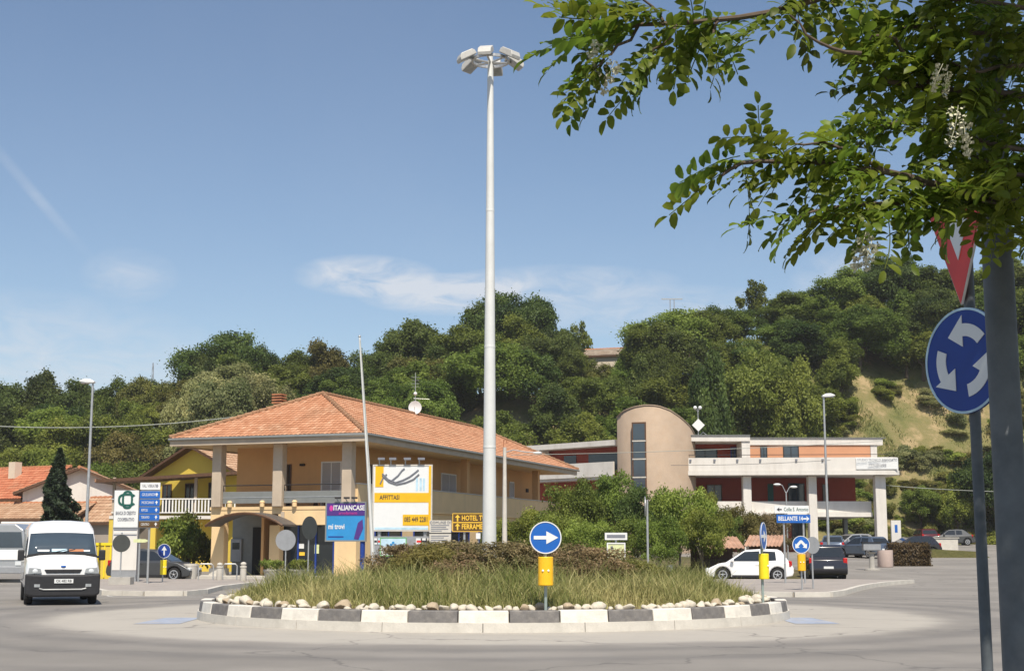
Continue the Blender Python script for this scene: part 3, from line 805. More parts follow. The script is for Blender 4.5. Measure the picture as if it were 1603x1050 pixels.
# the skyline, from left to right: px, top, distance, width, leaf colour, crown
sky_line = [
    (12, 606, 165, 110, 'dark', 0), (62, 588, 165, 120, 'dark', 1), (128, 596, 165, 110, 'dark', 5), (186, 596, 160, 90, 'mid', 3), (228, 586, 158, 95, 'olive', 4), (268, 592, 165, 80, 'mid', 2),
    (350, 521, 165, 135, 'dark', 5, 'broad round dark tree standing tallest over the left half of the wood'), (408, 545, 166, 80, 'dark', 3), (318, 560, 162, 70, 'dark', 1),
    (462, 556, 163, 90, 'mid', 0), (510, 540, 162, 110, 'olive', 1), (556, 566, 164, 80, 'mid', 2), (606, 536, 165, 95, 'dark', 5), (662, 508, 166, 125, 'dark', 0), (716, 518, 167, 90, 'dark', 4),
    (752, 478, 168, 100, 'dark', 3), (792, 462, 168, 120, 'dark', 5, 'tallest dark tree on the skyline right behind the light mast'), (838, 470, 168, 105, 'dark', 1), (874, 512, 166, 80, 'dark', 2),
    (905, 500, 172, 60, 'mid', -1, 'thin sparse tree against the sky beside the hilltop house'),
    (1008, 500, 158, 80, 'mid', 4), (1048, 486, 160, 130, 'light', 5, 'bright bushy tree right of the hilltop house'), (1100, 494, 160, 100, 'mid', 0), (1146, 478, 163, 90, 'mid', 2),
    (1183, 436, 170, 85, 'mid', -1, 'loose crowned tree poking above the skyline over the drum tower'), (1232, 462, 165, 100, 'mid', 1), (1278, 452, 165, 100, 'mid', 3), (1330, 424, 166, 120, 'mid', 5),
    (1392, 408, 164, 120, 'dark', 0), (1448, 416, 164, 120, 'mid', 2), (1508, 420, 165, 130, 'mid', 4), (1572, 410, 166, 130, 'dark', 1), (1630, 420, 164, 120, 'mid', 0)]
for e in sky_line:
    hill_tree(*e[:6], e[6] if len(e) > 6 else wood_label(e[4], e[0], 'on the skyline'))
for n_, e in enumerate(sky_line):     # a second rank closing the gaps under the skyline crowns
    if e[5] < 0 or 880 < e[0] < 995: continue
    f_ = ['mid', 'dark', 'mid', 'light'][n_ % 4]
    hill_tree(e[0] + 22, e[1] + 34 + (n_ * 7) % 18, e[2] - 5.5, e[3] * 0.92, f_, (e[5] + 3) % 7, wood_label(f_, e[0] + 22, 'under the skyline'))
# lower rows, filling the slope down to its foot
def fol_pick(px, py):
    x = rnd.random()
    if 290 < px < 450 and py > 560: return 'pale' if x < 0.55 else 'mid'
    if px < 160 and py < 640: return 'dark' if x < 0.7 else 'mid'
    if 700 < px < 900 and py < 600: return 'dark' if x < 0.75 else 'mid'
    if 1150 < px < 1400 and py < 560: return 'dark' if x < 0.5 else 'mid'
    if 880 < px < 1000: return 'olive' if x < 0.4 else 'mid'
    if px < 190 and py > 630: return 'light' if x < 0.6 else 'mid'
    return 'mid' if x < 0.40 else ('light' if x < 0.74 else ('dark' if x < 0.86 else 'olive'))
SKIPPX = [(896, 985, 520, 575)]
for row, (Y, step) in enumerate(((159, 7.0), (152, 6.6), (145, 6.4), (138, 6.2), (131.5, 6.0))):
    x = -66 + (row % 2) * 3
    while x < 66:
        xx = x + rnd.uniform(-1.4, 1.4); yy = Y + rnd.uniform(-2.2, 2.2)
        x += step
        zb = hill_z(xx, yy); hgt = rnd.uniform(6.6, 9.6) * (0.85 if Y > 150 else 1)
        px, py = project((xx, yy, zb + hgt)); px0, py0 = project((xx, yy, zb))
        if px < -60 or px > 1660: continue
        if 890 < px < 990 and py < 600 and Y > 140: continue                 # the hilltop house shows here
        if px > 1285 and (Y < 143 or py0 > (640 if px > 1330 else 700)): continue                     # the open, half bare slope on the right
        if px > 1210 and Y < 140: continue
        if 395 < px < 720 and py > 640: continue                              # wholly behind the big roof
        f = fol_pick(px, py); sx = rnd.uniform(0.78, 1.12)
        ci = rnd.randrange(7)
        tree('tree', (xx, yy, zb), CR_[ci], TR_[ci % 3], f, sx, hgt / 10.2, wood_label(f, px, ROWS[Y]), 'trees of the hillside wood')
# the big pale-green tree over the modern block, and its dark neighbour
hill_tree(1188, 550, 144, 125, 'light', 5, 'big light green tree over the roof of the modern block', None)
hill_tree(1240, 572, 142, 115, 'light', 1, 'light green tree just left of the right street lamp head', None)
hill_tree(1120, 560, 134, 105, 'dark', 3, 'dark narrow tree close behind the drum tower dish', None)
hill_tree(738, 556, 158, 100, 'mid', 5, 'mid green tree closing the gap behind the light mast')
hill_tree(706, 575, 154, 90, 'mid', 1, 'mid green tree between roof dish and light mast')
hill_tree(1224, 500, 160, 90, 'mid', 2, 'mid green tree under the loose crowned skyline tree')
hill_tree(350, 590, 140, 120, 'pale', 2, 'widest pale blossoming tree above the tiled roof ridge', None)
hill_tree(305, 600, 142, 90, 'pale', 0, 'pale blossoming tree nearest the left eave of the tiled roof')
hill_tree(412, 585, 142, 100, 'pale', 4, 'pale blossoming tree right behind the slatted chimney')
for k_, (px_, py_, Y_, w_, f_, c_) in enumerate(((878, 545, 158, 70, 'mid', 0), (948, 572, 157, 80, 'olive', 3), (985, 556, 158, 75, 'mid', 1), (950, 588, 151, 90, 'mid', 2), (905, 586, 151, 90, 'light', 4), (1000, 560, 152, 85, 'dark', 3))):
    hill_tree(px_, py_, Y_, w_, f_, c_, ('tree hiding the left wall of the hilltop house', 'low tree before the middle of the hilltop house', 'tree hiding the right end of the hilltop house', 'green tree two rows below the hilltop house', 'yellow green tree two rows below the hilltop house', 'dark tree lower right of the hilltop house')[k_])

# shrubs: small crowns for the bare slope, the gardens and the island
SH_ = [crown('foliage', 300 + k, 5200, (1.5, 1.4, 1.15), 1.0, 16, leaf=0.17, crad=(0.25, 0.5)) for k in range(3)]
TSH = trunk_mesh('stem', 320, 0.5, 0.05, 6, 0.8, 1.3)
for me in SH_: me.materials.append(FOL['mid'])
def shrub(px, Y, w, h, fol, label, group=None, k=0, z=None, name='shrub', fam=None):
    x = xat(px, Y); zb = (hill_z(x, Y) if Y > hill_foot(x) + 0.5 else ground_z(x, Y)) if z is None else z
    r_ = empty(name, (x, Y, zb), rnd.uniform(0, 6.28), label, 'shrub', group)
    r_.scale = (w / 3.0, w / 3.0, h / 2.1)
    ob('stem', TSH, r_); c = ob('foliage', (fam or SH_)[k], r_); set_mat(c, FOL[fol])
    return r_
for k in range(150):
    px = rnd.uniform(1290, 1640); Y = rnd.uniform(134, 156)
    xx = xat(px, Y); py = project((xx, Y, hill_z(xx, Y)))[1]
    if py < 600: continue
    if 1390 < px < 1480 and 640 < py < 715 and rnd.random() < 0.6: continue
    f = rnd.choice(['light', 'light', 'olive', 'olive', 'light', 'pale', 'pale'])
    wh = 'over the modern block' if px < 1395 else ('left of the roundabout sign' if px < 1470 else ('behind the roundabout sign' if px < 1560 else 'right of the roundabout sign'))
    nm = '%s bush %s the bare slope, %s' % ({'mid': 'green', 'light': 'yellow green', 'olive': 'brownish', 'pale': 'grey green'}[f], 'low on' if Y < 141 else ('halfway up' if Y < 149 else 'high on'), wh)
    shrub(px, Y, rnd.uniform(1.2, 3.4), rnd.uniform(0.7, 1.9), f, nm, 'bushes on the bare slope', rnd.randrange(3))
# dry grass and herbs over the open slope
rg = np.random.default_rng(61); n = 44000
gX = rg.uniform(xat(1270, 140), xat(1680, 150), n); gY = rg.uniform(133, 160, n)
mk = 0.82 * (0.5 + 0.5 * np.sin(gX * 0.9 + 2 * np.sin(gY * 0.5))) * (0.5 + 0.5 * np.sin(gY * 0.8 + gX * 0.35)) + 0.22 * rg.random(n) > 0.27
gX, gY = gX[mk], gY[mk]
FOL['slope'] = foliage('slope_herbs', (0.095, 0.13, 0.03), (0.27, 0.27, 0.09), trans=0.35, obvar=0.0, hue=0.0)
tag(blades('slope_grass', np.stack([gX, gY, np.array([hill_z(x, y) - 0.03 for x, y in zip(gX, gY)])], 1), rg.uniform(0.15, 0.5, len(gX)), rg.uniform(0.05, 0.11, len(gX)), np.clip(rg.normal(0.45, 0.25, len(gX)) + 0.25 * np.sin(gX * 0.6 + gY * 0.4), 0, 1), FOL['slope'], lean=0.9, seed=4),
    'dry grass and herbs over the half bare slope on the right', 'grass', kind='stuff')
# dark trees at the foot of the slope beyond the car park
hill_tree(1560, 700, 137, 120, 'dark', 2, 'dark spreading tree over the parked cars on the far right', None)
hill_tree(1495, 742, 138, 80, 'light', 3, 'green tree beside the far street lamp', None)
hill_tree(1440, 765, 139, 70, 'light', 4, 'small bright tree at the foot of the bare slope', None)

# trees and bushes of the garden between the two buildings
MID = [crown('crown', 400 + k, 15000, (2.3, 2.2, 2.0), 2.75, 26, leaf=0.155, crad=(0.2, 0.42), aspect=0.6, lobes=1.05) for k in range(4)]
TMID = [trunk_mesh('trunk', 420 + k, 1.5, 0.11, 6, 1.4, 3.4, M['palebark']) for k in range(2)]
for me in MID: me.materials.append(FOL['mid'])
def garden_tree(px, Y, top, wpx, fol, k, label, group=None, name='garden_tree'):
    p = at(px, top, Y); zb = ground_z(p.x, Y)
    r_ = empty(name, (p.x, Y, zb), rnd.uniform(0, 6.28), label, 'tree', group)
    sx = wpx / F_PX * Y / 4.6; r_.scale = (sx, sx, (p.z - zb) / 4.85)
    ob('trunk', TMID[k % 2], r_); c = ob('crown', MID[k], r_); set_mat(c, FOL[fol])
    return r_
garden_tree(895, 82, 752, 95, 'mid', 0, 'dark green tree against the corner of the tiled roof house')
garden_tree(950, 84, 745, 105, 'mid', 1, 'rounded green tree below the drum tower')
garden_tree(1003, 80, 762, 80, 'dark', 2, 'dark leafy tree under the tower window strip')
garden_tree(1062, 72, 752, 105, 'light', 3, 'tall light green tree with a pale bare trunk in the garden')
garden_tree(1112, 78, 772, 60, 'light', 1, 'narrow bright tree left of the rusty shed')
garden_tree(818, 70, 798, 95, 'light', 2, 'yellow green laurel bush right beside the light mast')
garden_tree(875, 68, 800, 90, 'light', 0, 'yellow green laurel bush right of the front arrow sign')
garden_tree(925, 66, 806, 85, 'light', 3, 'broad low bush behind the pale yellow notice board')
garden_tree(985, 69, 815, 80, 'mid', 1, 'dense green bush between the notice board and thin post')
garden_tree(1030, 67, 808, 80, 'mid', 0, 'leafy bush between the thin post and the pale trunk tree')
garden_tree(1098, 70, 796, 70, 'light', 2, 'loose bush closing the gap before the rusty shed')
garden_tree(1135, 80, 800, 60, 'mid', 3, 'green bush behind the roof of the rusty shed')
garden_tree(1160, 84, 792, 75, 'olive', 2, 'reddish green small tree behind the rusty shed')
garden_tree(1205, 86, 800, 60, 'redshrub', 0, 'small copper leaved tree left of the direction signs')
garden_tree(778, 72, 812, 60, 'mid', 3, 'green bush half hidden by the light mast')
shrub(276, 77, 2.7, 2.7, 'light', 'leafy potted bush beside the arcade entrance', None, 0, z=0.12)
shrub(296, 79, 2.6, 2.9, 'mid', 'darker bush behind the potted one by the arcade', None, 1, z=0.12)
SHI = [crown('foliage', 340 + k, 9000, (1.5, 1.4, 1.15), 1.0, 30, leaf=0.12, crad=(0.15, 0.4), aspect=0.35) for k in range(3)]
for me in SHI: me.materials.append(FOL['mid'])
# reddish low shrubs on the island round the mast
shr = [(640, 34.4, 2.1, 1.05), (690, 33.6, 2.2, 1.1), (735, 33.0, 2.0, 1.05), (795, 32.8, 2.1, 1.1), (836, 33.4, 1.8, 1.0), (880, 33.0, 2.1, 1.05), (925, 33.8, 2.1, 1.0), (968, 34.6, 1.8, 0.85), (1010, 34.6, 1.5, 0.7), (712, 36.0, 2.2, 1.15), (860, 36.0, 2.2, 1.15)]
shl = ['reddish shrub at the left end of the island row, under the pale blue board', 'greener shrub second from the left in the island row', 'reddish shrub just left of the mast foot', 'reddish shrub just right of the mast foot', 'reddish shrub just left of the yellow marker of the arrow sign',
       'reddish shrub just right of the yellow marker of the arrow sign', 'reddish shrub below the pale yellow notice board, to its left', 'olive shrub below the pale yellow notice board', 'small olive shrub at the right end of the island row', 'reddish shrub in the second row left of the mast', 'reddish shrub in the second row right of the mast']
for k, (px, Y, w, h) in enumerate(shr):
    x = xat(px, Y)
    shrub(px, Y, w, h, 'redshrub' if k not in (1, 7, 8) else 'olive', shl[k], 'low shrubs of the island', k % 3, z=island_z(x, Y) - 0.05, fam=SHI)

# dark conifer by the left houses: tiers of drooping needle sprays
def conifer(px, Y, top, wpx):
    p = at(px, top, Y); h = p.z; rg = np.random.default_rng(9)
    n = 17000; t = rg.random(n) ** 0.62
    tier = 0.82 + 0.18 * np.abs(np.sin(t * 26)); rad = (1 - t) ** 0.85 * tier * (wpx / F_PX * Y / 2) * (0.25 + 0.75 * rg.random(n) ** 0.45)
    a = rg.uniform(0, 2 * np.pi, n); z = h * (0.06 + 0.94 * t) - rad * 0.35
    lump = 1 + 0.7 * np.sin(a * 3 + t * 31) * np.sin(t * 19 + a * 2)
    P = np.stack([np.cos(a) * rad * lump, np.sin(a) * rad * lump, z], 1)
    Nn = np.stack([np.cos(a) * 0.5, np.sin(a) * 0.5, np.ones(n) * 0.7], 1) + rg.normal(size=(n, 3)) * 0.5
    me = leaf_mesh('crown', P, Nn, rg.uniform(0.16, 0.42, n), 0.4, rg.normal(0.4, 0.25, n), seed=8)
    me.materials.append(FOL['needle'])
    r_ = empty('conifer', (p.x, Y, 0), 0, 'dark conical conifer in front of the left houses', 'tree')
    ob('crown', me, r_); MB().tube((0, 0, -0.1), (0, 0, h * 0.9), 0.2, 0.03, 8).build('trunk', M['bark'], r_, smooth=True)
conifer(94, 86, 703, 84)
# garden lawn between the buildings
gl = sheet('garden_ground', frange(-2, 16, 1), frange(65.7, 100, 2), lambda x, y: ground_z(x, y) + 0.05 + 0.05 * math.sin(x * 2) * math.sin(y), M['garden'])
tag(gl, kind='structure')
rg = np.random.default_rng(31); n = 9000
px_ = rg.uniform(-1.8, 12, n); py_ = rg.uniform(65.8, 76, n)
tag(blades('garden_grass', np.stack([px_, py_, np.array([ground_z(x, y) + 0.05 for x, y in zip(px_, py_)])], 1), rg.uniform(0.15, 0.5, n), rg.uniform(0.02, 0.05, n), rg.random(n), FOL['lawn']),
    'green grass under the garden trees behind the island', 'grass', kind='stuff')

# ================================================================== BUILDINGS
def tile_material(name, a, b, c):
    m = bpy.data.materials.new(name); m.use_nodes = True
    n = m.node_tree.nodes; l = m.node_tree.links; p = n['Principled BSDF']
    p.inputs['Roughness'].default_value = 0.85; p.inputs['Specular IOR Level'].default_value = 0.25
    at_ = n.new('ShaderNodeAttribute'); at_.attribute_name = 'tone'
    cr = n.new('ShaderNodeValToRGB'); e = cr.color_ramp.elements
    e[0].color = (*a, 1); e[1].color = (*c, 1); q = e.new(0.5); q.color = (*b, 1)
    l.new(at_.outputs['Fac'], cr.inputs[0])
    tcn = n.new('ShaderNodeTexCoord'); k = n.new('ShaderNodeTexNoise'); k.inputs['Scale'].default_value = 0.5; k.inputs['Detail'].default_value = 7; k.inputs['Roughness'].default_value = 0.7
    l.new(tcn.outputs['Object'], k.inputs['Vector'])
    mr = n.new('ShaderNodeMapRange'); mr.inputs['From Min'].default_value = 0.5; mr.inputs['From Max'].default_value = 0.75; mr.inputs['To Max'].default_value = 0.5
    l.new(k.outputs['Fac'], mr.inputs['Value'])
    mx = n.new('ShaderNodeMix'); mx.data_type = 'RGBA'; l.new(mr.outputs[0], mx.inputs['Factor']); l.new(cr.outputs[0], mx.inputs['A']); mx.inputs['B'].default_value = (0.24, 0.15, 0.09, 1)
    l.new(mx.outputs['Result'], p.inputs['Base Color'])
    return m
M['tiles'] = tile_material('orange_roof_tiles', (0.37, 0.165, 0.085), (0.48, 0.240, 0.135), (0.56, 0.33, 0.205))
M['redtiles'] = tile_material('red_roof_tiles', (0.34, 0.105, 0.05), (0.44, 0.155, 0.08), (0.50, 0.22, 0.125))
M['oldtiles'] = tile_material('weathered_roof_tiles', (0.33, 0.19, 0.115), (0.42, 0.265, 0.165), (0.50, 0.35, 0.235))

def tile_faces(mb, tones, A, B, Cc, D, tw=0.25, tl=0.38, seed=1):
    """barrel tiles over the roof face A-B (eave) to D-C (ridge; D above A, Cc above B)"""
    rr = random.Random(seed)
    A, B, Cc, D = (Vector(p) for p in (A, B, Cc, D))
    u = (B - A).normalized(); nrm = u.cross((D + Cc) * 0.5 - (A + B) * 0.5).normalized()
    if nrm.z < 0: nrm = -nrm
    up = nrm.cross(u).normalized()
    if up.z < 0: up = -up
    S = ((D + Cc) * 0.5 - A).dot(up)
    ul, ur = (D - A).dot(u), (Cc - A).dot(u); Lb = (B - A).length
    nr = max(2, round(S / tl)); tl = S / nr
    for r_ in range(nr):
        v0, v1 = r_ * tl, min(S, (r_ + 1.12) * tl)
        f = (r_ + 0.5) / nr
        l0, r0 = ul * f, Lb + (ur - Lb) * f
        k0, k1 = int(math.floor(l0 / tw)), int(math.ceil(r0 / tw))
        for k in range(k0, k1):
            a0, a1 = max(l0, k * tw), min(r0, (k + 1) * tw)
            if a1 - a0 < 0.03: continue
            j = rr.uniform(-0.008, 0.008); vs = []
            for v, h in ((v0, 0.055 + j), (v1, 0.018)):
                for q in range(5):
                    x = a0 + (a1 - a0) * q / 4
                    w = 0.035 * abs(math.sin(math.pi * (x / tw))) ** 0.7
                    vs.append(A + u * x + up * v + nrm * (h + w))
            for q in range(5):
                x = a0 + (a1 - a0) * q / 4
                vs.append(A + u * x + up * v0 + nrm * 0.0)
            fs = [(q, q + 1, 6 + q, 5 + q) for q in range(4)] + [(10 + q, 11 + q, q + 1, q) for q in range(4)]
            mb.add(vs, fs); tones.extend([min(1, max(0, rr.gauss(0.5, 0.2)))] * 15)
def tiles_object(name, mb, tones, m, parent):
    o = mb.build(name, m, parent)
    a = o.data.attributes.new('tone', 'FLOAT', 'POINT'); a.data.foreach_set('value', tones)
    o['kind'] = 'stuff'
    return o
def caps(mb, p0, p1, r=0.12, step=0.42):
    p0, p1 = Vector(p0), Vector(p1); n = max(1, int((p1 - p0).length / step))
    for i in range(n):
        a, b = p0.lerp(p1, i / n), p0.lerp(p1, (i + 1.1) / n)
        mb.tube(a + Vector((0, 0, 0.02)), b, r, r * 0.8, 8)

# ---------------------------------------------------------------- the tiled house with the arcade
A_ = 0.34; O_ = Vector((-7.22, 69.14, 0)); W_, L_H = 11.2, 36.2
ca_, sa_ = math.cos(A_), math.sin(A_)
def lx(px, ly, z=4.0):
    k = px - CX
    return (k * (cp_ * (O_.y + ly * ca_) + (z - CAM_H) * sp_) - F_PX * (O_.x + ly * sa_)) / (F_PX * ca_ + k * cp_ * sa_)
def ly(px, lxv, z=4.0):
    k = px - CX
    return (k * (cp_ * (O_.y - lxv * sa_) + (z - CAM_H) * sp_) - F_PX * (O_.x + lxv * ca_)) / (F_PX * sa_ - k * cp_ * ca_)
H_ = empty('arcade_house', O_, -A_, 'peach house with orange hipped tile roof, corner loggia and arcade', 'house')
EZ, RZ = 7.1, 9.85
YF = 1.1
xs = lx(556, YF); xl = lx(331, YF); c1, c2, c3 = lx(343, YF, 5.5), lx(438, YF, 5.5), lx(546, YF, 5.5)
xw = lx(371, 3.6, 5.5)
yb = L_H - 1.2
M['oldcap'] = mat('lichened_ridge_tile', (0.30, 0.17, 0.095), 0.9, var=0.25, scale=4)
# roof
kx = W_ * 0.5; ky = W_ * 0.56
ap, ap2 = (-kx, ky, RZ), (-kx, L_H - ky, RZ)
tm = MB(); tn = []
E0, E1, E2, E3 = (-W_, 0, EZ), (0, 0, EZ), (0, L_H, EZ), (-W_, L_H, EZ)
tile_faces(tm, tn, E0, E1, ap, ap, seed=1)
tile_faces(tm, tn, E1, E2, ap2, ap, seed=2)
tile_faces(tm, tn, E2, E3, ap2, ap2, seed=3)
tile_faces(tm, tn, E3, E0, ap, ap2, seed=4)
roof_o = tiles_object('roof_tiles', tm, tn, M['tiles'], H_)
rb = MB()
rb.add([E0, E1, E2, E3, ap, ap2], [(0, 1, 4), (1, 2, 5, 4), (2, 3, 5), (3, 0, 4, 5), (3, 2, 1, 0)])
rb.build('roof_deck', M['terracotta'], H_)
cpm = MB()
up_ = Vector((0, 0, 0.08))
for a, b in ((E0, ap), (E1, ap), (E2, ap2), (E3, ap2), (ap, ap2)): caps(cpm, Vector(a) + up_, Vector(b) + up_)
cpm.build('ridge_caps', M['oldcap'], H_, smooth=True)
# fascia, soffit and gutter
b2('fascia', (-W_ + 0.03, 0.03, EZ - 0.36), (-0.03, 0.19, EZ - 0.01), M['greycol'], H_)
b2('fascia', (-0.19, 0.195, EZ - 0.36), (-0.03, L_H - 0.2, EZ - 0.01), M['greycol'], H_)
b2('fascia', (-W_ + 0.03, 0.195, EZ - 0.36), (-W_ + 0.19, L_H - 0.2, EZ - 0.01), M['greycol'], H_)
b2('soffit', (-W_ + 0.2, 0.2, EZ - 0.30), (-0.2, L_H - 0.25, EZ - 0.10), M['cream'], H_)
MB().path([(-W_, -0.06, EZ - 0.03), (-kx, -0.06, EZ - 0.03), (0.06, -0.06, EZ - 0.03), (0.06, L_H / 2, EZ - 0.03), (0.06, L_H, EZ - 0.03)], 0.065, 8).build('gutter', M['metalgrey'], H_, smooth=True)
# upper storey, set back behind the loggia
b2('upper_wall', (xw, 3.6, 3.62), (xs - 1.55, yb, EZ - 0.3), M['peach'], H_)
for x in (c1, c2, c3):
    b2('column', (x - 0.27, YF - 0.26, 3.6), (x + 0.27, YF + 0.26, EZ - 0.3), M['greycol'], H_, bevel=0.03)
for yy in (16.5, 30.0):
    b2('column', (xs - 0.45, yy, 4.72), (xs - 0.02, yy + 0.42, EZ - 0.3), M['peach'], H_)
b2('floor_slab', (xl - 0.05, YF - 0.05, 3.45), (xs + 0.06, yb, 3.61), M['cream'], H_)
# front parapet: grey panels between the columns, rail above, cream upstands
for a, b in ((c1 + 0.3, c2 - 0.3), (c2 + 0.3, c3 - 0.3)):
    p = b2('parapet_panel', (a, YF - 0.05, 3.78), (b, YF + 0.03, 4.38), M['metalgrey'], H_, bevel=0.01)
    b2('panel_rib', (a, YF - 0.065, 4.06), (b, YF - 0.052, 4.10), M['galv'], p)
    MB().path([(a, YF, 4.4), (a, YF, 4.70), (b, YF, 4.70), (b, YF, 4.4)], 0.028, 6).build('railing', M['black'], H_)
for x in (c1 + 0.75, c2 - 0.9, c2 + 0.95):
    MB().lathe([(0.12, 3.6), (0.12, 3.8), (0.14, 3.83), (0.08, 3.92)], 10, (x, YF - 0.12, 0)).build('knob', M['cream'], H_)
# side parapet
b2('parapet', (xs - 0.16, YF + 0.3, 3.612), (xs, yb, 4.70), M['cream'], H_)
b2('coping', (xs - 0.2, YF + 0.28, 4.703), (xs + 0.04, yb, 4.76), M['palecon'], H_)
# doors, shutters of the upper storey
def window(parent, plane, u0, u1, z0, z1, depth, glass, frame, shutter=None, name='window'):
    """plane 'F': front wall at y=depth looking -y; 'S': side wall at x=depth looking +x"""
    fw = 0.07; m = MB()
    def P(a, b, lo, hi):
        return ((a[0], depth - hi, a[1]), (b[0], depth - lo, b[1])) if plane == 'F' else ((depth + lo, a[0], a[1]), (depth + hi, b[0], b[1]))
    for a, b in (((u0, z0), (u1, z0 + fw)), ((u0, z1 - fw), (u1, z1)), ((u0, z0 + fw), (u0 + fw, z1 - fw)), ((u1 - fw, z0 + fw), (u1, z1 - fw)), (((u0 + u1) / 2 - fw / 3, z0 + fw), ((u0 + u1) / 2 + fw / 3, z1 - fw))):
        m.box2(*P(a, b, -0.05, 0.06))
    w = m.build(name, frame, parent)
    if shutter:
        s = MB(); n = int((z1 - z0 - 2 * fw) / 0.09)
        for k in range(n):
            za = z0 + fw + k * (z1 - z0 - 2 * fw) / n
            s.box2(*P((u0 + fw, za + 0.008), (u1 - fw, za + (z1 - z0 - 2 * fw) / n), 0.0, 0.035))
        s.build('shutter', shutter, w)
    else:
        MB().box2(*P((u0 + fw, z0 + fw), (u1 - fw, z1 - fw), 0.004, 0.02)).build('pane', glass, w)
    return w
window(H_, 'F', lx(503, 3.6, 5), lx(535, 3.6, 5), 3.65, 6.0, 3.6, M['glass'], M['white'], M['shutter'], 'window')
window(H_, 'F', lx(446, 3.6, 5), lx(456, 3.6, 5), 3.65, 5.9, 3.6, M['dark'], M['woodbrown'], None, 'door')
bx('wall_lamp', (lx(474, 3.6, 5), 3.5, 5.85), (0.25, 0.16, 0.12), M['dark'], H_)
XS = xs - 1.55
for a, b, z0 in ((690, 713, 3.65), (797, 804, 4.9)):
    window(H_, 'S', ly(a, XS, 5), ly(b, XS, 5), z0, 6.0, XS, M['glass'], M['white'], M['shutter'])
window(H_, 'S', ly(575, XS, 5), ly(588, XS, 5), 3.65, 5.95, XS, M['glass'], M['woodbrown'])
b2('vent_cover', (XS, ly(823, XS, 5), 5.4), (XS + 0.08, ly(826, XS, 5), 5.65), M['dark'], H_)
# loggia clutter
t_ = MB(); t_.box((c2 + 1.6, 2.6, 4.3), (0.9, 0.5, 0.06)); t_.box((c2 + 1.3, 2.6, 3.95), (0.05, 0.4, 0.66)); t_.box((c2 + 1.9, 2.6, 3.95), (0.05, 0.4, 0.66))
tt = t_.build('loggia_table', M['woodbrown'])
tt.parent = None; tt.matrix_world = H_.matrix_world if False else Matrix.Translation(O_) @ Matrix.Rotation(-A_, 4, 'Z')
tag(tt, 'small dark table standing in the loggia between the columns', 'table')
# ground storey
ZL = 2.68
b2('lintel_wall', (xl, YF - 0.02, ZL), (lx(351, YF, 3), YF + 0.45, 3.449), M['cream'], H_)
b2('lintel_wall', (lx(351, YF, 3) + 0.002, YF - 0.02, 3.24), (lx(436, YF, 3) - 0.002, YF + 0.45, 3.449), M['cream'], H_)
b2('lintel_wall', (lx(436, YF, 3), YF - 0.02, ZL), (xs, YF + 0.45, 3.449), M['cream'], H_)
pw = [(330, 350, 0.0), (421, 437, 0.0), (523, 557, 0.0)]
for a, b, s_ in pw:
    b2('pillar', (lx(a, YF, 1.5), YF, 0.0), (lx(b, YF, 1.5), YF + 0.45, ZL - 0.002), M['cream'], H_, bevel=0.02)
for a, b, s_ in pw[:2]:
    b2('pillar_base', (lx(a, YF, 1.5) - 0.05, YF - 0.05, 0.0), (lx(b, YF, 1.5) + 0.05, YF + 0.5, 0.5), M['palecon'], H_)
g0, g1, g2, g3 = lx(350, 3.2, 1.5), lx(421, 3.2, 1.5), lx(440, 1.7, 1.5), lx(523, 1.7, 1.5)
b2('recess_wall', (xl, 3.3, 0), (g1 + 0.6, 3.5, 3.44), M['metalgrey'], H_)
b2('recess_side', (g1 + 0.45, YF + 0.46, 0), (g1 + 0.6, 3.29, 3.44), M['peach'], H_)
b2('entrance_door', (lx(395, 3.2, 1.5), 3.2, 0.05), (lx(419, 3.2, 1.5), 3.28, 2.6), M['glass'], H_)
cm = b2('cash_machine', (lx(361, 3.2, 1.5), 3.18, 0.8), (lx(378, 3.2, 1.5), 3.29, 2.0), M['signgrey'], H_, bevel=0.02)
b2('screen', (lx(364, 3.2, 1.5), 3.165, 1.45), (lx(375, 3.2, 1.5), 3.178, 1.8), M['bluegl'], cm)
b2('shop_glazing', (g2, 1.68, 0.15), (g3, 1.74, ZL - 0.01), M['glass'], H_)
for x in np.linspace(g2, g3, 4):
    b2('mullion', (x - 0.04, 1.62, 0.0), (x + 0.04, 1.76, ZL - 0.005), M['signdark'], H_)
for a, z0, z1, w_, mm in ((471, 1.5, 1.75, 0.28, 'signwhite'), (472, 1.15, 1.32, 0.3, 'goldink'), (495, 1.25, 1.7, 0.25, 'palegreen')):
    x = lx(a, 1.6, 1.5)
    b2('notice', (x - w_ / 2, 1.655, z0), (x + w_ / 2, 1.672, z1), M[mm], H_)
b2('side_wall', (xs - 0.35, YF + 0.46, 0), (xs - 0.05, yb, 3.44), M['cream'], H_)
b2('rear_body', (xl + 0.1, 3.52, 0), (xs - 0.36, yb, 3.44), M['peach'], H_)
for k, y0 in enumerate((3.5, 8.5, 13.5, 18.5, 23.5)):
    window(H_, 'S', y0, y0 + 3.4, 0.25, 2.5, xs - 0.05, M['glass'], M['signdark'], None, 'shop_window')
M['canopy'] = mat('dark_canopy_sheet', (0.10, 0.09, 0.085), 0.6, 0.1, var=0.15, scale=3)
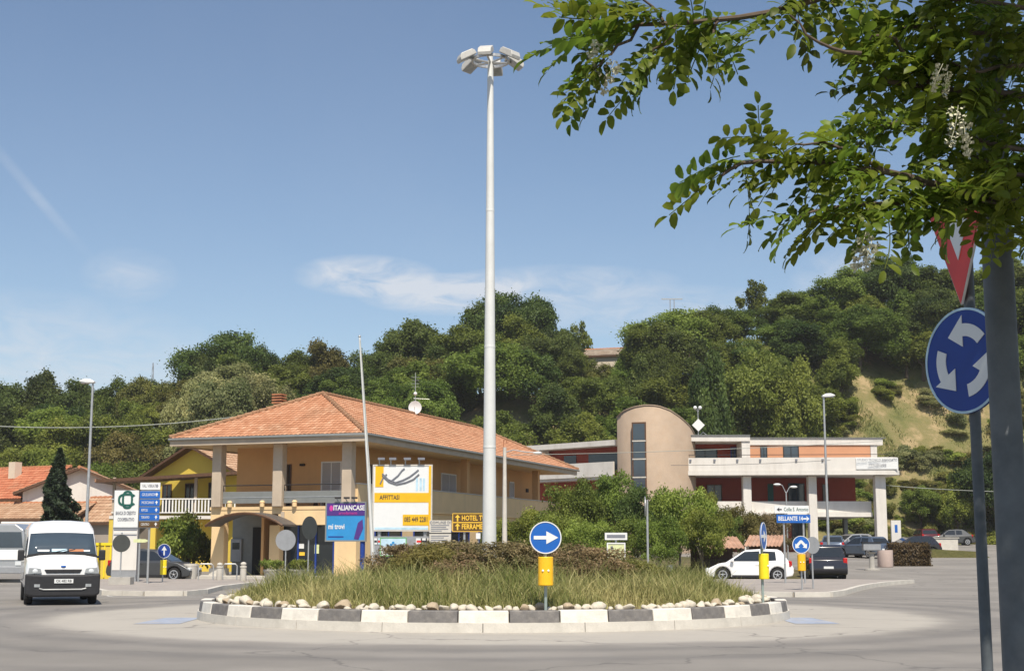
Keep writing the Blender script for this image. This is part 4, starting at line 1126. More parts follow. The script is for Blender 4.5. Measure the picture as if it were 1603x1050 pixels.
# vaulted canopy over the entrance
xa, xb = lx(331, 0.2, 2.7), lx(451, 0.2, 2.7); n = 14; vs = []; fs = []
for i in range(n + 1):
    t = i / n; x = xa + (xb - xa) * t; z = 2.60 + 0.62 * math.sin(math.pi * t) ** 0.8
    vs += [(x, -0.35, z), (x, YF - 0.03, z), (x, YF - 0.03, z + 0.09), (x, -0.35, z + 0.09)]
for i in range(n):
    b = i * 4; fs += [(b, b + 4, b + 5, b + 1), (b + 1, b + 5, b + 6, b + 2), (b + 2, b + 6, b + 7, b + 3), (b + 3, b + 7, b + 4, b)]
fs += [(0, 1, 2, 3), (n * 4 + 3, n * 4 + 2, n * 4 + 1, n * 4)]
cn = MB().add(vs, fs).build('canopy', M['canopy'], H_)
rm = MB()
for i in range(n):
    t0, t1 = i / n, (i + 1) / n
    p = [(xa + (xb - xa) * t, -0.38, 2.62 + 0.62 * math.sin(math.pi * t) ** 0.8) for t in (t0, t1)]
    rm.tube(p[0], p[1], 0.07, 0.07, 6)
rm.build('canopy_edge', M['woodbrown'], cn, smooth=True)
b2('emblem', (lx(443, YF, 3.0) - 0.1, YF - 0.06, 2.85), (lx(443, YF, 3.0) + 0.1, YF - 0.022, 3.35), M['greycol'], H_)
# plinth step
b2('step', (xl - 0.6, -0.9, -0.02), (xs + 0.8, YF + 1.7, 0.14), M['palecon'], H_)
# chimney with slats, aerial with dish
chx = -W_ * 0.70; chy = ly(437, chx, 9.5)
wz = RZ - (abs(chx + kx)) / kx * (RZ - EZ)
chm = b2('chimney', (chx - 0.22, chy - 0.22, wz - 0.3), (chx + 0.22, chy + 0.22, wz + 0.55), M['peach'], H_)
for k in range(4):
    b2('slat', (chx - 0.3, chy - 0.3, wz + 0.6 + k * 0.15), (chx + 0.3, chy + 0.3, wz + 0.67 + k * 0.15), M['terracotta'], chm)
MB().box((chx, chy, wz + 0.8), (0.36, 0.36, 0.52)).build('flue', M['dark'], chm)
wp = Matrix.Translation(O_) @ Matrix.Rotation(-A_, 4, 'Z')
dl = Vector((-kx, ly(650, -kx, RZ + 0.6), RZ)); dw = wp @ dl
dish = empty('satellite_dish', dw, 0, 'round white satellite dish with aerial on the tiled roof ridge', 'dish')
MB().tube((0, 0, -0.15), (0, 0, 2.7), 0.03, 0.02, 6).build('mast', M['galv'], dish)
dm = MB(); dm.lathe([(0.02, 0.10), (0.2, 0.09), (0.34, 0.05), (0.42, 0.0), (0.41, -0.015), (0.2, 0.07), (0.02, 0.085)], 24, (0, -0.18, 0.45), 'Y')
dm.build('reflector', M['signwhite'], dish, smooth=True)
MB().path([(0, -0.1, 0.1), (0, -0.5, 0.3), (0, -0.62, 0.45)], 0.015, 5).build('feed_arm', M['galv'], dish)
MB().ball((0, 0, 1.35), 0.12).build('amplifier', M['signwhite'], dish, smooth=True)
ya = MB(); ya.tube((-0.1, 0, 1.05), (0.9, 0, 1.0), 0.012, 0.012, 5)
for k in range(7): ya.tube((0.05 + k * 0.12, -0.25, 1.04), (0.05 + k * 0.12, 0.25, 1.04), 0.008, 0.008, 4)
for k in range(4): ya.tube((-0.25, 0, 1.8 + k * 0.2), (0.25, 0, 1.8 + k * 0.2), 0.01, 0.01, 4)
ya.build('aerial', M['galv'], dish)

# ---------------------------------------------------------------- the modern block with the drum tower
YB = 112.0
Xb = lambda px, Y=YB: xat(px, Y)
Zb = lambda py, Y=YB: zat(py, Y)
gB = 1.15
B_ = empty('modern_block', (Xb(1066), YB, gB), 0, 'white and red modern block with long balconies and beige drum tower', 'building')
def bb(name, px0, px1, y0, y1, z0, z1, m, parent=None, bevel=0.0):
    ox, oy, oz = B_.location
    return b2(name, (Xb(px0) - ox, y0 - oy, z0 - oz), (Xb(px1) - ox, y1 - oy, z1 - oz), m, parent or B_, bevel)
zr1, zr0 = Zb(685), Zb(693)
bb('roof_slab', 1065, 1173, 110.4, 123, zr0 + 0.02, zr1 + 0.06, M['offwhite'])
bb('roof_slab', 1173.1, 1382, 110.8, 123, zr0 - 0.25, zr1 - 0.12, M['offwhite'])
bb('roof_edge', 1064, 1173.5, 110.3, 123.1, zr1 + 0.062, zr1 + 0.11, M['metalgrey'])
bb('roof_edge', 1173.6, 1386, 110.7, 123.1, zr1 - 0.118, zr1 - 0.07, M['metalgrey'])
zp1, zp0 = Zb(719), Zb(744)
# upper balcony with a rounded end
ox, oy, oz = B_.location
pts = [(Xb(1066) - ox, 110.0 - oy)]
xe = Xb(1398) - ox; yf = 108.9 - oy; rr_ = 0.75
pts += [(xe - rr_, yf)]
for k in range(1, 7):
    a = -math.pi / 2 + math.pi / 2 * k / 6; pts.append((xe - rr_ + rr_ * math.cos(a), yf + rr_ + rr_ * math.sin(a)))
pts += [(xe, 114 - oy)]
inn = [(x - 0.14 if i > 1 else x, y + 0.14 if i < len(pts) - 2 else y) for i, (x, y) in enumerate(pts)]
pm = MB(); vs = []; fs = []
for (x, y), (xi, yi) in zip(pts, inn): vs += [(x, y, zp0 + 0.25 - oz), (x, y, zp1 - oz), (xi, yi, zp1 - oz), (xi, yi, zp0 + 0.25 - oz)]
for i in range(len(pts) - 1):
    b = i * 4; fs += [(b, b + 4, b + 5, b + 1), (b + 1, b + 5, b + 6, b + 2), (b + 2, b + 6, b + 7, b + 3)]
fs += [(0, 1, 2, 3), (b + 7, b + 6, b + 5, b + 4)]
pm.add(vs, fs).build('balcony_parapet', M['offwhite'], B_)
MB().prism([(x * 1.0 + (0.05 if i else 0), y - 0.06) for i, (x, y) in enumerate(pts)] + [(xe, 116 - oy), (Xb(1066) - ox, 116 - oy)], zp0 - 0.08 - oz, zp0 + 0.24 - oz, 'XY').build('balcony_slab', M['offwhite'], B_)
MB().path([(Xb(1066) - ox, 110.05 - oy, zp1 + 0.22 - oz), (xe - 0.9, 109.0 - oy, zp1 + 0.22 - oz)], 0.025, 5).build('handrail', M['dark'], B_)
for k, px in enumerate((1078, 1115, 1150, 1185, 1240, 1280)):
    t = (Xb(px) - ox) / (xe - rr_ - 0)
    bx('planter_hook', (Xb(px) - ox, 110.0 - oy + (yf - 110.0 + oy) * t - 0.06, zp1 - 0.2 - oz), (0.16, 0.1, 0.16), M['greyink'], B_)
tx = MB().box((0, 0, 0), (3.2, 0.08, 0.85)).build('fascia_sign', M['signwhite'], B_, loc=(Xb(1362) - ox, yf + 0.03, (zp0 + zp1) / 2 + 0.13 - oz))
tx.rotation_euler = (0, 0, math.atan2(yf - (110.0 - oy), xe - rr_))
text('lettering', 'STUDIO TECNICO ASSOCIATO', 0.26, M['greyink'], B_, (Xb(1362) - ox, yf - 0.12, (zp0 + zp1) / 2 + 0.4 - oz), sx=0.85)
text('lettering', 'IMMOBILIARE', 0.26, M['greyink'], B_, (Xb(1362) - ox, yf - 0.12, (zp0 + zp1) / 2 + 0.02 - oz), sx=0.9)
# upper storey walls
bb('wall_recess', 1067, 1162, 113.6, 122, zp0 + 0.25, zr0 + 0.01, M['redwall'])
bb('wall_upper', 1173, 1363, 110.9, 122, zp0 + 0.25, zr0 - 0.26, M['salmon'])
bb('pier', 1160, 1173, 110.5, 113, zp0 + 0.25, zr0 + 0.01, M['offwhite'])
bb('pier', 1362.5, 1373, 110.9, 113, zp0 + 0.25, zr0 - 0.26, M['offwhite'])
def bwin(px0, px1, py0, py1, Y, frame='black', glass='bluegl'):
    ox, oy, oz = B_.location
    return window(B_, 'F', Xb(px0, Y) - ox, Xb(px1, Y) - ox, Zb(py1, Y) - oz, Zb(py0, Y) - oz, Y - oy, M[glass], M[frame])
bwin(1194, 1205, 698, 722, 110.9); bwin(1230, 1255, 697, 722, 110.9)
bwin(1087, 1126, 702, 730, 113.6); bwin(1147, 1160, 700, 735, 113.6, 'signdark')
# middle storey
zl1, zl0 = Zb(785), Zb(806)
bb('wall_middle', 1067, 1352, 114.0, 122, zl0, zp0 - 0.09, M['redwall'])
bwin(1204, 1213, 757, 800, 114.0, 'greenink', 'greenink'); bwin(1236, 1262, 756, 800, 114.0); bwin(1108, 1132, 758, 800, 114.0, 'woodbrown')
bwin(1290, 1300, 757, 800, 114.0, 'woodbrown')
bb('balcony_parapet', 1068, 1361, 110.9, 111.1, zl0 + 0.2, zl1, M['offwhite'])
bb('balcony_slab', 1066, 1361.5, 110.7, 114, zl0 - 0.15, zl0 + 0.19, M['offwhite'])
for px0, px1, y0 in ((1160, 1173, 110.3), (1261, 1274, 110.2), (1361.7, 1378, 109.6)):
    bb('column', px0, px1, y0, y0 + 0.8, ground_z(Xb(px0), 111) - 0.2, zp0 - 0.1, M['offwhite'], bevel=0.06)
# ground storey: closed on the left, open stilts on the right
bb('wall_ground', 1067, 1266, 113.5, 121.5, 0.8, zl0 - 0.16, M['redwall'])
bwin(1240, 1262, 812, 848, 113.5); bwin(1190, 1220, 812, 848, 113.5)
bb('column', 1346, 1352, 117, 117.6, 0.9, zl0 - 0.16, M['metalgrey']); bb('column', 1296, 1301, 117, 117.6, 0.9, zl0 - 0.16, M['metalgrey'])
bb('rear_slab', 1266.5, 1361, 114.1, 122, zl0 - 0.15, zl0 - 0.002, M['offwhite'])
# drum tower with its slanting top
cxp = Xb(1030); cyp = 112.2; Rx, Ry = (Xb(1092) - Xb(969)) / 2, 3.3
vs = []; fs = []; n = 48
def drum_top(x):   # x from -1 (left) to 1 (right)
    pr = [(-1, 653), (-0.9, 647), (-0.65, 642), (-0.35, 640), (-0.05, 641.5), (0.25, 648), (0.55, 659), (0.8, 671), (1, 685)]
    for (a, ya_), (b, yb2) in zip(pr, pr[1:]):
        if a <= x <= b: return Zb(ya_ + (yb2 - ya_) * (x - a) / (b - a))
    return Zb(651 if x < 0 else 684)
for i in range(n):
    a = 2 * math.pi * i / n
    x, y = math.cos(a) * Rx, math.sin(a) * Ry
    vs.append((cxp + x - ox, cyp + y - oy, 0.9 - oz))
for i in range(n):
    a = 2 * math.pi * i / n
    vs.append((cxp + math.cos(a) * Rx - ox, cyp + math.sin(a) * Ry - oy, drum_top(math.cos(a)) - oz))
vs.append((cxp - ox, cyp - oy, drum_top(0) - oz - 0.05))
fs = [(i, (i + 1) % n, n + (i + 1) % n, n + i) for i in range(n)] + [(n + i, n + (i + 1) % n, 2 * n) for i in range(n)]
M['brickwall'] = mat('beige_brickwork', (0.365, 0.28, 0.205), 0.9, var=0.1, scale=0.8, bump=0.25, bscale=18, dirt=(0.36, 0.25, 0.16), dirt_amt=0.4, dirt_scale=1.5)
dr = MB().add(vs, fs).build('drum_tower', M['brickwall'], B_)
for p_ in dr.data.polygons:
    if len(p_.vertices) == 4: p_.use_smooth = True
cap = MB(); rim_ = []
for i in range(n + 1):
    a = 2 * math.pi * i / n
    rim_.append((cxp + math.cos(a) * Rx * 1.004 - ox, cyp + math.sin(a) * Ry * 1.004 - oy, drum_top(math.cos(a)) - oz + 0.03))
cap.path(rim_, 0.05, 6); cap.build('coping', M['brickwall'], dr)
# window strip in the drum
wx0, wx1 = Xb(993, 109.3), Xb(1014, 109.3); wy = cyp - Ry * math.sqrt(1 - (((wx0 + wx1) / 2 - cxp) / Rx) ** 2)
ang = math.atan2(-((wx0 + wx1) / 2 - cxp) / Rx ** 2, (cyp - wy) / Ry ** 2) * -1
strip = MB().box((0, 0, 0), (wx1 - wx0 + 0.1, 0.36, Zb(660, 109) - Zb(775, 109))).build('window_strip', M['woodbrown'], B_, loc=((wx0 + wx1) / 2 - ox, wy - oy + 0.06, (Zb(660, 109) + Zb(775, 109)) / 2 - oz))
strip.rotation_euler = (0, 0, -0.30)
zt = Zb(661, 109); hh_ = (Zb(661, 109) - Zb(775, 109)) / 4
for k in range(4):
    bx('pane', (0, -0.19, (Zb(660, 109) - Zb(775, 109)) / 2 - 0.06 - hh_ * (k + 0.5)), (wx1 - wx0 - 0.12, 0.03, hh_ - 0.14), M['bluegl'], strip)
    bx('transom', (0, -0.2, (Zb(660, 109) - Zb(775, 109)) / 2 - 0.06 - hh_ * (k + 1)), (wx1 - wx0 + 0.04, 0.06, 0.1), M['palecon'], strip)
# left wing, swinging back from the tower
def wing(name, s0, s1, off0, off1, z0, z1, m):
    P0 = Vector((Xb(968, 113), 113.0, 0)); d = Vector((-0.70, 0.714, 0)).normalized(); nn = Vector((-0.714, -0.70, 0)).normalized()
    q = [P0 + d * s0 + nn * off0, P0 + d * s1 + nn * off0, P0 + d * s1 + nn * off1, P0 + d * s0 + nn * off1]
    return MB().prism([(p.x - ox, p.y - oy) for p in q], z0 - oz, z1 - oz, 'XY').build(name, m, B_)
wing('roof_slab', 0, 15, -5, 0.2, zr0 - 0.1, zr1 - 0.08, M['offwhite'])
wing('wall_recess', 0, 15, -5, -1.2, 1.0, zr0 - 0.11, M['redwall'])
wing('balcony_parapet', 0.1, 15, 0.25, 0.42, zp0, zp1 - 0.1, M['offwhite'])
wing('balcony_slab', 0.1, 15, -1.19, 0.24, zp0 - 0.2, zp0 - 0.002, M['offwhite'])
wing('pier', 8.6, 9.2, -1.0, 0.19, zp0, zr0 - 0.11, M['offwhite'])
for s0, s1 in ((1.0, 4.2), (5.6, 7.0), (10, 12)):
    wing('window', s0, s1, -1.199, -1.15, zp0 + 0.5, zr0 - 0.6, M['bluegl'])
# white square dish on the flat roof
sd = empty('roof_aerial', (Xb(1098), 112.5, zr1 + 0.1), 0, 'diamond shaped white dish on the flat roof beside the drum tower', 'aerial')
MB().tube((0, 0, 0), (0, 0, 2.3), 0.04, 0.03, 6).build('mast', M['galv'], sd)
MB().box((0, -0.12, 0.95), (0.72, 0.05, 0.72), M=Matrix.Rotation(R(45), 3, 'Y')).build('dish', M['signwhite'], sd)
for x in (-0.22, 0.18): MB().ball((x, 0, 2.35), (0.15, 0.15, 0.15)).build('antenna_ball', M['signwhite'], sd, smooth=True)
MB().path([(-0.22, 0, 2.3), (0, 0, 2.0), (0.18, 0, 2.3)], 0.02, 5).build('bracket', M['galv'], sd)
MB().path([(0, 0.3, 0), (0.4, 0.2, 0.4), (0.8, 0.2, 0.1)], 0.03, 5).build('stay', M['galv'], sd)

# ---------------------------------------------------------------- smaller houses
def gable_house(name, loc, rz, w, d, hw, hr, wall, tiles, label, over=0.5, wins=(), chim=None):
    """gable ends on the -y and +y sides, ridge along y"""
    o = empty(name, loc, rz, label, 'house')
    MB().prism([(-w / 2, 0), (w / 2, 0), (w / 2, hw), (0, hr), (-w / 2, hw)], -d / 2, d / 2).build('wall', wall, o)
    s = (hr - hw) / (w / 2); ez = hw - over * s + 0.12
    tm = MB(); tn = []
    for sg in (-1, 1):
        tile_faces(tm, tn, (sg * (w / 2 + over), -d / 2 - over, ez), (sg * (w / 2 + over), d / 2 + over, ez), (0, d / 2 + over, hr + 0.12), (0, -d / 2 - over, hr + 0.12), tw=0.3, tl=0.45, seed=int(w * 10 + sg))
    tiles_object('roof_tiles', tm, tn, tiles, o)
    rd = MB()
    for sg in (-1, 1):
        rd.add([(sg * (w / 2 + over), -d / 2 - over, ez - 0.16), (sg * (w / 2 + over), d / 2 + over, ez - 0.16), (0, d / 2 + over, hr - 0.04), (0, -d / 2 - over, hr - 0.04),
                (sg * (w / 2 + over), -d / 2 - over, ez), (sg * (w / 2 + over), d / 2 + over, ez), (0, d / 2 + over, hr + 0.12), (0, -d / 2 - over, hr + 0.12)],
               [(0, 1, 2, 3), (7, 6, 5, 4), (0, 3, 7, 4), (1, 5, 6, 2), (0, 4, 5, 1)])
    rd.build('roof_deck', M['woodbrown'], o)
    cpm = MB(); caps(cpm, (0, -d / 2 - over, hr + 0.14), (0, d / 2 + over, hr + 0.14)); cpm.build('ridge_caps', M['terracotta'], o, smooth=True)
    for (u, z, ww, hh2) in wins:
        window(o, 'F', u - ww / 2, u + ww / 2, z, z + hh2, -d / 2, M['glass'], M['woodbrown'])
    if chim:
        cx_, cy_, ch = chim
        b2('chimney', (cx_ - 0.35, cy_ - 0.35, hw), (cx_ + 0.35, cy_ + 0.35, ch), M['creamwall'], o)
    return o
# yellow house behind the arcade house, one corner towards the junction
ry = R(-34); gy_ = Vector((xat(289, 93), 93, 0)); dy_ = 9.0
cy_ = gy_ + Vector((-math.sin(ry), math.cos(ry), 0)) * (dy_ / 2 + 0.7)
yh = gable_house('yellow_house', (cy_.x, cy_.y, 0), ry, 8.6, dy_, 6.3, 8.15, M['yellowwall'], M['oldtiles'], 'yellow gabled house with white balcony behind the arcade house', 0.7, ((-2.6, 3.75, 0.9, 2.0), (-0.4, 3.75, 0.9, 2.0), (1.8, 3.75, 0.9, 2.0), (-2.0, 1.0, 1.0, 1.2)), None)
def ypart(o):                      # balcony and porch stand square to the street, not to the house
    o.rotation_euler = (0, 0, -ry); return o
yo = Vector((gy_.x - cy_.x, gy_.y - cy_.y, 0))
def Y3(a): return (a[0] + yo.x, a[1] + yo.y, a[2])
def yb2(name, a, b, m): return ypart(b2(name, Y3(a), Y3(b), m, yh))
yb2('balcony_slab', (-4.4, -2.2, 3.35), (4.5, 1.5, 3.55), M['offwhite'])
yb2('top_rail', (-4.3, -2.18, 4.58), (4.4, -2.08, 4.66), M['white']); yb2('bottom_rail', (-4.3, -2.16, 3.72), (4.4, -2.10, 3.78), M['white'])
for k in range(26):
    x = -1.0 + k * 0.21
    yb2('baluster', (x - 0.045, -2.155, 3.78), (x + 0.045, -2.105, 4.58), M['white'])
yb2('laundry', (-2.9, -2.26, 3.75), (-1.35, -2.2, 4.6), M['signwhite'])
for x in (-4.2, 1.05, 4.3): yb2('balcony_post', (x - 0.09, -2.05, 3.56), (x + 0.09, -1.87, 6.0), M['greycol'])
for x in (-4.2, -1.6, 4.2): yb2('porch_post', (x - 0.2, -2.15, 0), (x + 0.2, -1.8, 3.34), M['yellowwall'])
yb2('wall_return', (-1.4, -0.6, 0), (4.4, 1.5, 3.34), M['yellowwall'])
pd = MB().add([Y3(q) for q in ((-5.2, -2.9, 5.62), (4.6, -2.9, 6.2), (4.6, 1.2, 6.28), (-5.2, 1.2, 5.7), (-5.2, -2.9, 5.82), (4.6, -2.9, 6.4), (4.6, 1.2, 6.5), (-5.2, 1.2, 5.92))], [(3, 2, 1, 0), (4, 5, 6, 7), (0, 1, 5, 4), (1, 2, 6, 5), (2, 3, 7, 6), (3, 0, 4, 7)]).build('porch_roof', M['woodbrown'], yh); ypart(pd)
yb2('porch_edge', (-5.2, -2.98, 5.66), (-5.1, 1.2, 5.86), M['oldtiles'])
# houses on the far left
p = at(28, 800, 112)
gable_house('red_roof_house', (p.x - 1.5, 114, 0), R(62), 8.5, 12, 5.4, 7.7, M['creamwall'], M['redtiles'], 'low house with red tiled roof and chimney on the far left', 0.7, ((1.5, 2.6, 1, 1.3),), (-1.5, -2.2, 8.2))
p = at(20, 800, 100)
gable_house('grey_house', (p.x - 1.0, 104, 0), R(80), 6.0, 11, 3.6, 4.6, M['greywall'], M['oldtiles'], 'long grey house under a shallow weathered roof behind the van', 0.6, ((2, 1.3, 0.9, 1.2),))
p = at(104, 800, 104)
gable_house('white_house', (p.x, 109, 0), R(9), 8.0, 9, 5.6, 7.25, M['offwhite'], M['oldtiles'], 'white gabled house partly hidden by the conifer', 0.6, ((2.2, 3.6, 0.9, 1.2), (-1.9, 1.3, 0.9, 1.2)))
p = at(168, 800, 100)
gable_house('garage_house', (p.x + 0.3, 103, 0), R(68), 5.0, 5, 3.4, 5.0, M['greywall'], M['oldtiles'], 'small garage with orange roof between the white and yellow houses', 0.4)
# house on the hilltop
M['greytiles'] = tile_material('lichened_grey_tiles', (0.24, 0.19, 0.15), (0.32, 0.26, 0.20), (0.40, 0.34, 0.27))
p = at(938, 560, 165)
hb_ = hill_z(p.x, 166) - 0.5
hh = gable_house('hilltop_house', (p.x, 168, hb_), R(72), 5.0, 6.2, zat(556, 165) - hb_, zat(543, 165) - hb_, M['creamwall'], M['greytiles'], 'old beige house half hidden in the trees on the hilltop', 0.35)
b2('window', (-0.5, -3.16, zat(568, 165) - hb_), (0.3, -3.101, zat(556, 165) - hb_), M['dark'], hh)

# ================================================================== STREET FURNITURE
def disc(mb, r, y0, y1, z, n=36, sx=1.0):
    mb.prism([(math.cos(2 * math.pi * i / n) * r * sx, z + math.sin(2 * math.pi * i / n) * r) for i in range(n)], y0, y1)
    return mb
def ring(mb, r0, r1, y0, y1, z, n=36):
    vs = []; fs = []
    for i in range(n):
        a = 2 * math.pi * i / n; c, s = math.cos(a), math.sin(a)
        vs += [(c * r0, y0, z + s * r0), (c * r1, y0, z + s * r1), (c * r1, y1, z + s * r1), (c * r0, y1, z + s * r0)]
    for i in range(n):
        a, b = i * 4, ((i + 1) % n) * 4
        fs += [(a, a + 1, b + 1, b), (a + 1, a + 2, b + 2, b + 1), (a + 3, b + 3, b + 2, a + 2), (a, b, b + 3, a + 3)]
    return mb.add(vs, fs)
ARROW = [(-0.74, -0.11), (0.05, -0.11), (0.05, -0.40), (0.80, 0.0), (0.05, 0.40), (0.05, 0.11), (-0.74, 0.11)]
def disc_sign(name, loc, rz, r, zc, label, face, symbol=None, pole='greenpole', box=None, boxmat='yellow', top=None, back='signgrey', rim='signwhite', group=None):
    o = empty(name, loc, rz, label, 'road sign', group)
    MB().tube((0, 0.04, -0.15), (0, 0.04, top or zc + r * 0.6), 0.03, 0.03, 10).build('pole', M[pole], o, smooth=True)
    f = disc(MB(), r, -0.012, 0.004, zc).build('plate', M[face], o)
    disc(MB(), r * 0.985, 0.005, 0.012, zc).build('plate_back', M[back], f)
    if rim: ring(MB(), r * 0.94, r * 1.005, -0.02, -0.011, zc).build('rim', M[rim], f)
    if symbol == 'arrow':
        MB().prism([(x * r, z * r + zc) for x, z in ARROW], -0.018, -0.0125).build('arrow', M['signwhite'], f)
    elif symbol == 'both':
        a = MB()
        a.prism([(-0.10 * r, zc + 0.5 * r), (0.10 * r, zc + 0.5 * r), (0.55 * r, zc + 0.02 * r), (0.68 * r, zc + 0.12 * r), (0.66 * r, zc - 0.42 * r), (0.16 * r, zc - 0.32 * r), (0.34 * r, zc - 0.2 * r), (0.0, zc + 0.18 * r),
                 (-0.34 * r, zc - 0.2 * r), (-0.16 * r, zc - 0.32 * r), (-0.66 * r, zc - 0.42 * r), (-0.68 * r, zc + 0.12 * r), (-0.55 * r, zc + 0.02 * r)], -0.018, -0.0125)
        a.build('arrow', M['signwhite'], f)
    elif symbol == 'up':
        MB().prism([(-0.1 * r, zc - 0.6 * r), (0.1 * r, zc - 0.6 * r), (0.1 * r, zc + 0.1 * r), (0.4 * r, zc + 0.1 * r), (0, zc + 0.7 * r), (-0.4 * r, zc + 0.1 * r), (-0.1 * r, zc + 0.1 * r)], -0.018, -0.0125).build('arrow', M['signwhite'], f)
    if box:
        z0, z1, w = box
        g = MB().lathe([(w * 0.46, z0), (w / 2, z0 + 0.015), (w / 2, z1 - 0.015), (w * 0.46, z1)], 24, (0, 0.0, 0)).build('marker_box', M[boxmat], o, smooth=False)
        if w > 0.2:
            for x in (-0.055, 0.05): MB().ball((x, -w / 2 + 0.005, z0 + (z1 - z0) * 0.52), (0.022, 0.02, 0.022), 10, 6).build('reflector', M['reflector'], g, smooth=True)
    bx('bracket', (0, 0.02, zc + r * 0.35), (0.12, 0.03, 0.04), M['galv'], o)
    return o
p = at(853, 962, 27.25)
zs = zat(841, 27.25)
disc_sign('arrow_sign', (xat(854, 27.25), 27.25, 0.33), 0, 0.305, zs - 0.33, 'round blue right arrow sign on yellow marker at the front of the island', 'signblue', 'arrow', box=(zat(916, 27.25) - 0.33, zat(871, 27.25) - 0.33, 0.29))
o = disc_sign('arrow_sign', (xat(1195, 31.2), 31.2, 0.33), R(68), 0.305, zat(839, 31.2) - 0.33, 'oval looking blue arrow sign on yellow marker at the right island rim', 'signblue', 'arrow', box=(zat(906, 31.2) - 0.33, zat(866, 31.2) - 0.33, 0.22), boxmat='limeyellow')
disc_sign('keep_either_side_sign', (xat(1254, 49), 49, 0.1), 0, 0.30, zat(852, 49) - 0.1, 'small round blue sign with split white arrows before the black car', 'signblue', 'both', box=(zat(893, 49) - 0.1, zat(867, 49) - 0.1, 0.28), pole='galv')
disc_sign('reversed_sign', (xat(1272, 50.5), 50.5, 0.1), R(25), 0.30, zat(853, 50.5) - 0.1, 'grey back of a round sign beside the split arrow sign', 'signgrey', None, rim=None, pole='galv')
disc_sign('small_blue_sign', (xat(257, 60), 60, 0.1), R(40), 0.30, zat(862, 60) - 0.1, 'small blue and white arrow sign above a yellow marker before the grey car', 'signdark', 'up', box=(zat(899, 60) - 0.1, zat(876, 60) - 0.1, 0.27), boxmat='limeyellow', pole='galv')
disc_sign('reversed_sign', (xat(190, 56), 56, 0.1), R(12), 0.34, zat(850, 56) - 0.1, 'dark back of a round sign in front of the bank totem', 'signbackdark', None, rim=None, pole='galv', top=zat(837, 56))
bx('sign_footing', (xat(190, 56), 56.2, 0.26), (0.85, 0.6, 0.3), M['concrete'])
tag(bpy.data.objects['sign_footing'], 'concrete footing block under the dark round sign', 'block')
disc_sign('reversed_sign', (xat(447, 60.5), 60.5, 0.1), R(-8), 0.44, zat(845, 60.5) - 0.1, 'light grey back of a round sign in front of the arcade', 'signgrey', None, rim=None, pole='galv', back='signgrey', top=zat(838, 60.5))
disc_sign('reversed_sign', (xat(484, 60.8), 60.8, 0.1), R(58), 0.50, zat(826, 60.8) - 0.1, 'dark back of a turned round sign beside the purple billboard', 'signbackdark', None, rim=None, pole='galv', back='signbackdark')

M['lampgrey'] = mat('weathered_lamp_housing', (0.52, 0.51, 0.48), 0.6, 0.1, var=0.1, scale=4, dirt=(0.3, 0.28, 0.25), dirt_amt=0.5, dirt_scale=3)
# tall light mast in the middle of the island
mb_z = island_z(RC.x, RC.y)
YM = 34.3
mx_ = xat(766, YM); mtop = zat(92, YM)
mast = empty('light_mast', (mx_, YM, 0.3), 0, 'tall pale steel mast carrying six floodlights in the middle of the island', 'lamp')
hM = mtop - 0.3
def mr(t): return 0.182 + (0.072 - 0.182) * t
seg_z = [0, zat(700, YM) - 0.3, zat(543, YM) - 0.3, zat(330, YM) - 0.3, zat(127, YM) - 0.3]
for k in range(4):
    a, b = seg_z[k], seg_z[k + 1]
    MB().tube((0, 0, a), (0, 0, b + 0.001), mr(a / hM), mr(b / hM), 28).build('shaft', M['mast'], mast, smooth=True)
    MB().lathe([(mr(b / hM) + 0.001, b - 0.03), (mr(b / hM) + 0.005, b - 0.025), (mr(b / hM) + 0.005, b + 0.025), (mr(b / hM) + 0.001, b + 0.03)], 28).build('joint', M['mast'], mast, smooth=True)
zt = zat(127, YM) - 0.3
MB().tube((0, 0, zt), (0, 0, hM + 0.12), 0.078, 0.065, 16).build('shaft', M['mast'], mast, smooth=True)
MB().lathe([(0.05, 0), (0.4, 0.0), (0.4, 0.1), (0.12, 0.5), (0.05, 0.5)], 8).build('base', M['mast'], mast)
zc = hM - 0.06
hd = MB(); ring(hd, 0.44, 0.49, -0.035, 0.035, 0, 24)
hv = [(x, z, y + zc) for x, y, z in hd.v]
MB().add(hv, hd.f).build('crown_ring', M['galv'], mast)
for k in range(6):
    a = R(20 + 60 * k); c, s = math.cos(a), math.sin(a)
    MB().tube((0, 0, zc - 0.05), (c * 0.55, s * 0.55, zc), 0.028, 0.028, 6).build('arm', M['galv'], mast)
    fl = empty('floodlight', (0, 0, 0)); fl.parent = mast; fl.location = (c * 0.78, s * 0.78, zc + 0.06); fl.rotation_euler = (R(0), 0, a)
    # one housing per lamp, hanging outwards and tilted down
    Mx = Matrix.Rotation(R(30), 3, 'Y')
    h_ = MB(); pr = [(-0.26, 0.05), (-0.20, 0.12), (0.18, 0.13), (0.28, 0.03), (0.30, -0.07), (-0.27, -0.07)]
    h_.prism(pr, -0.20, 0.20)
    h_.v = [tuple(Mx @ Vector(v)) for v in h_.v]
    bpy.data.objects.remove(fl)
    ho = h_.build('floodlight', M['lampgrey'], mast, bevel=0.02)
    ho.scale = (0.84, 0.84, 0.84)
    ho.location = (c * 0.64, s * 0.64, zc + 0.04); ho.rotation_euler = (0, 0, a)
    g_ = MB().box((0.015, 0, -0.075), (0.50, 0.36, 0.012)); g_.v = [tuple(Mx @ Vector(v)) for v in g_.v]
    g_.build('lens', M['lampglass'], ho)

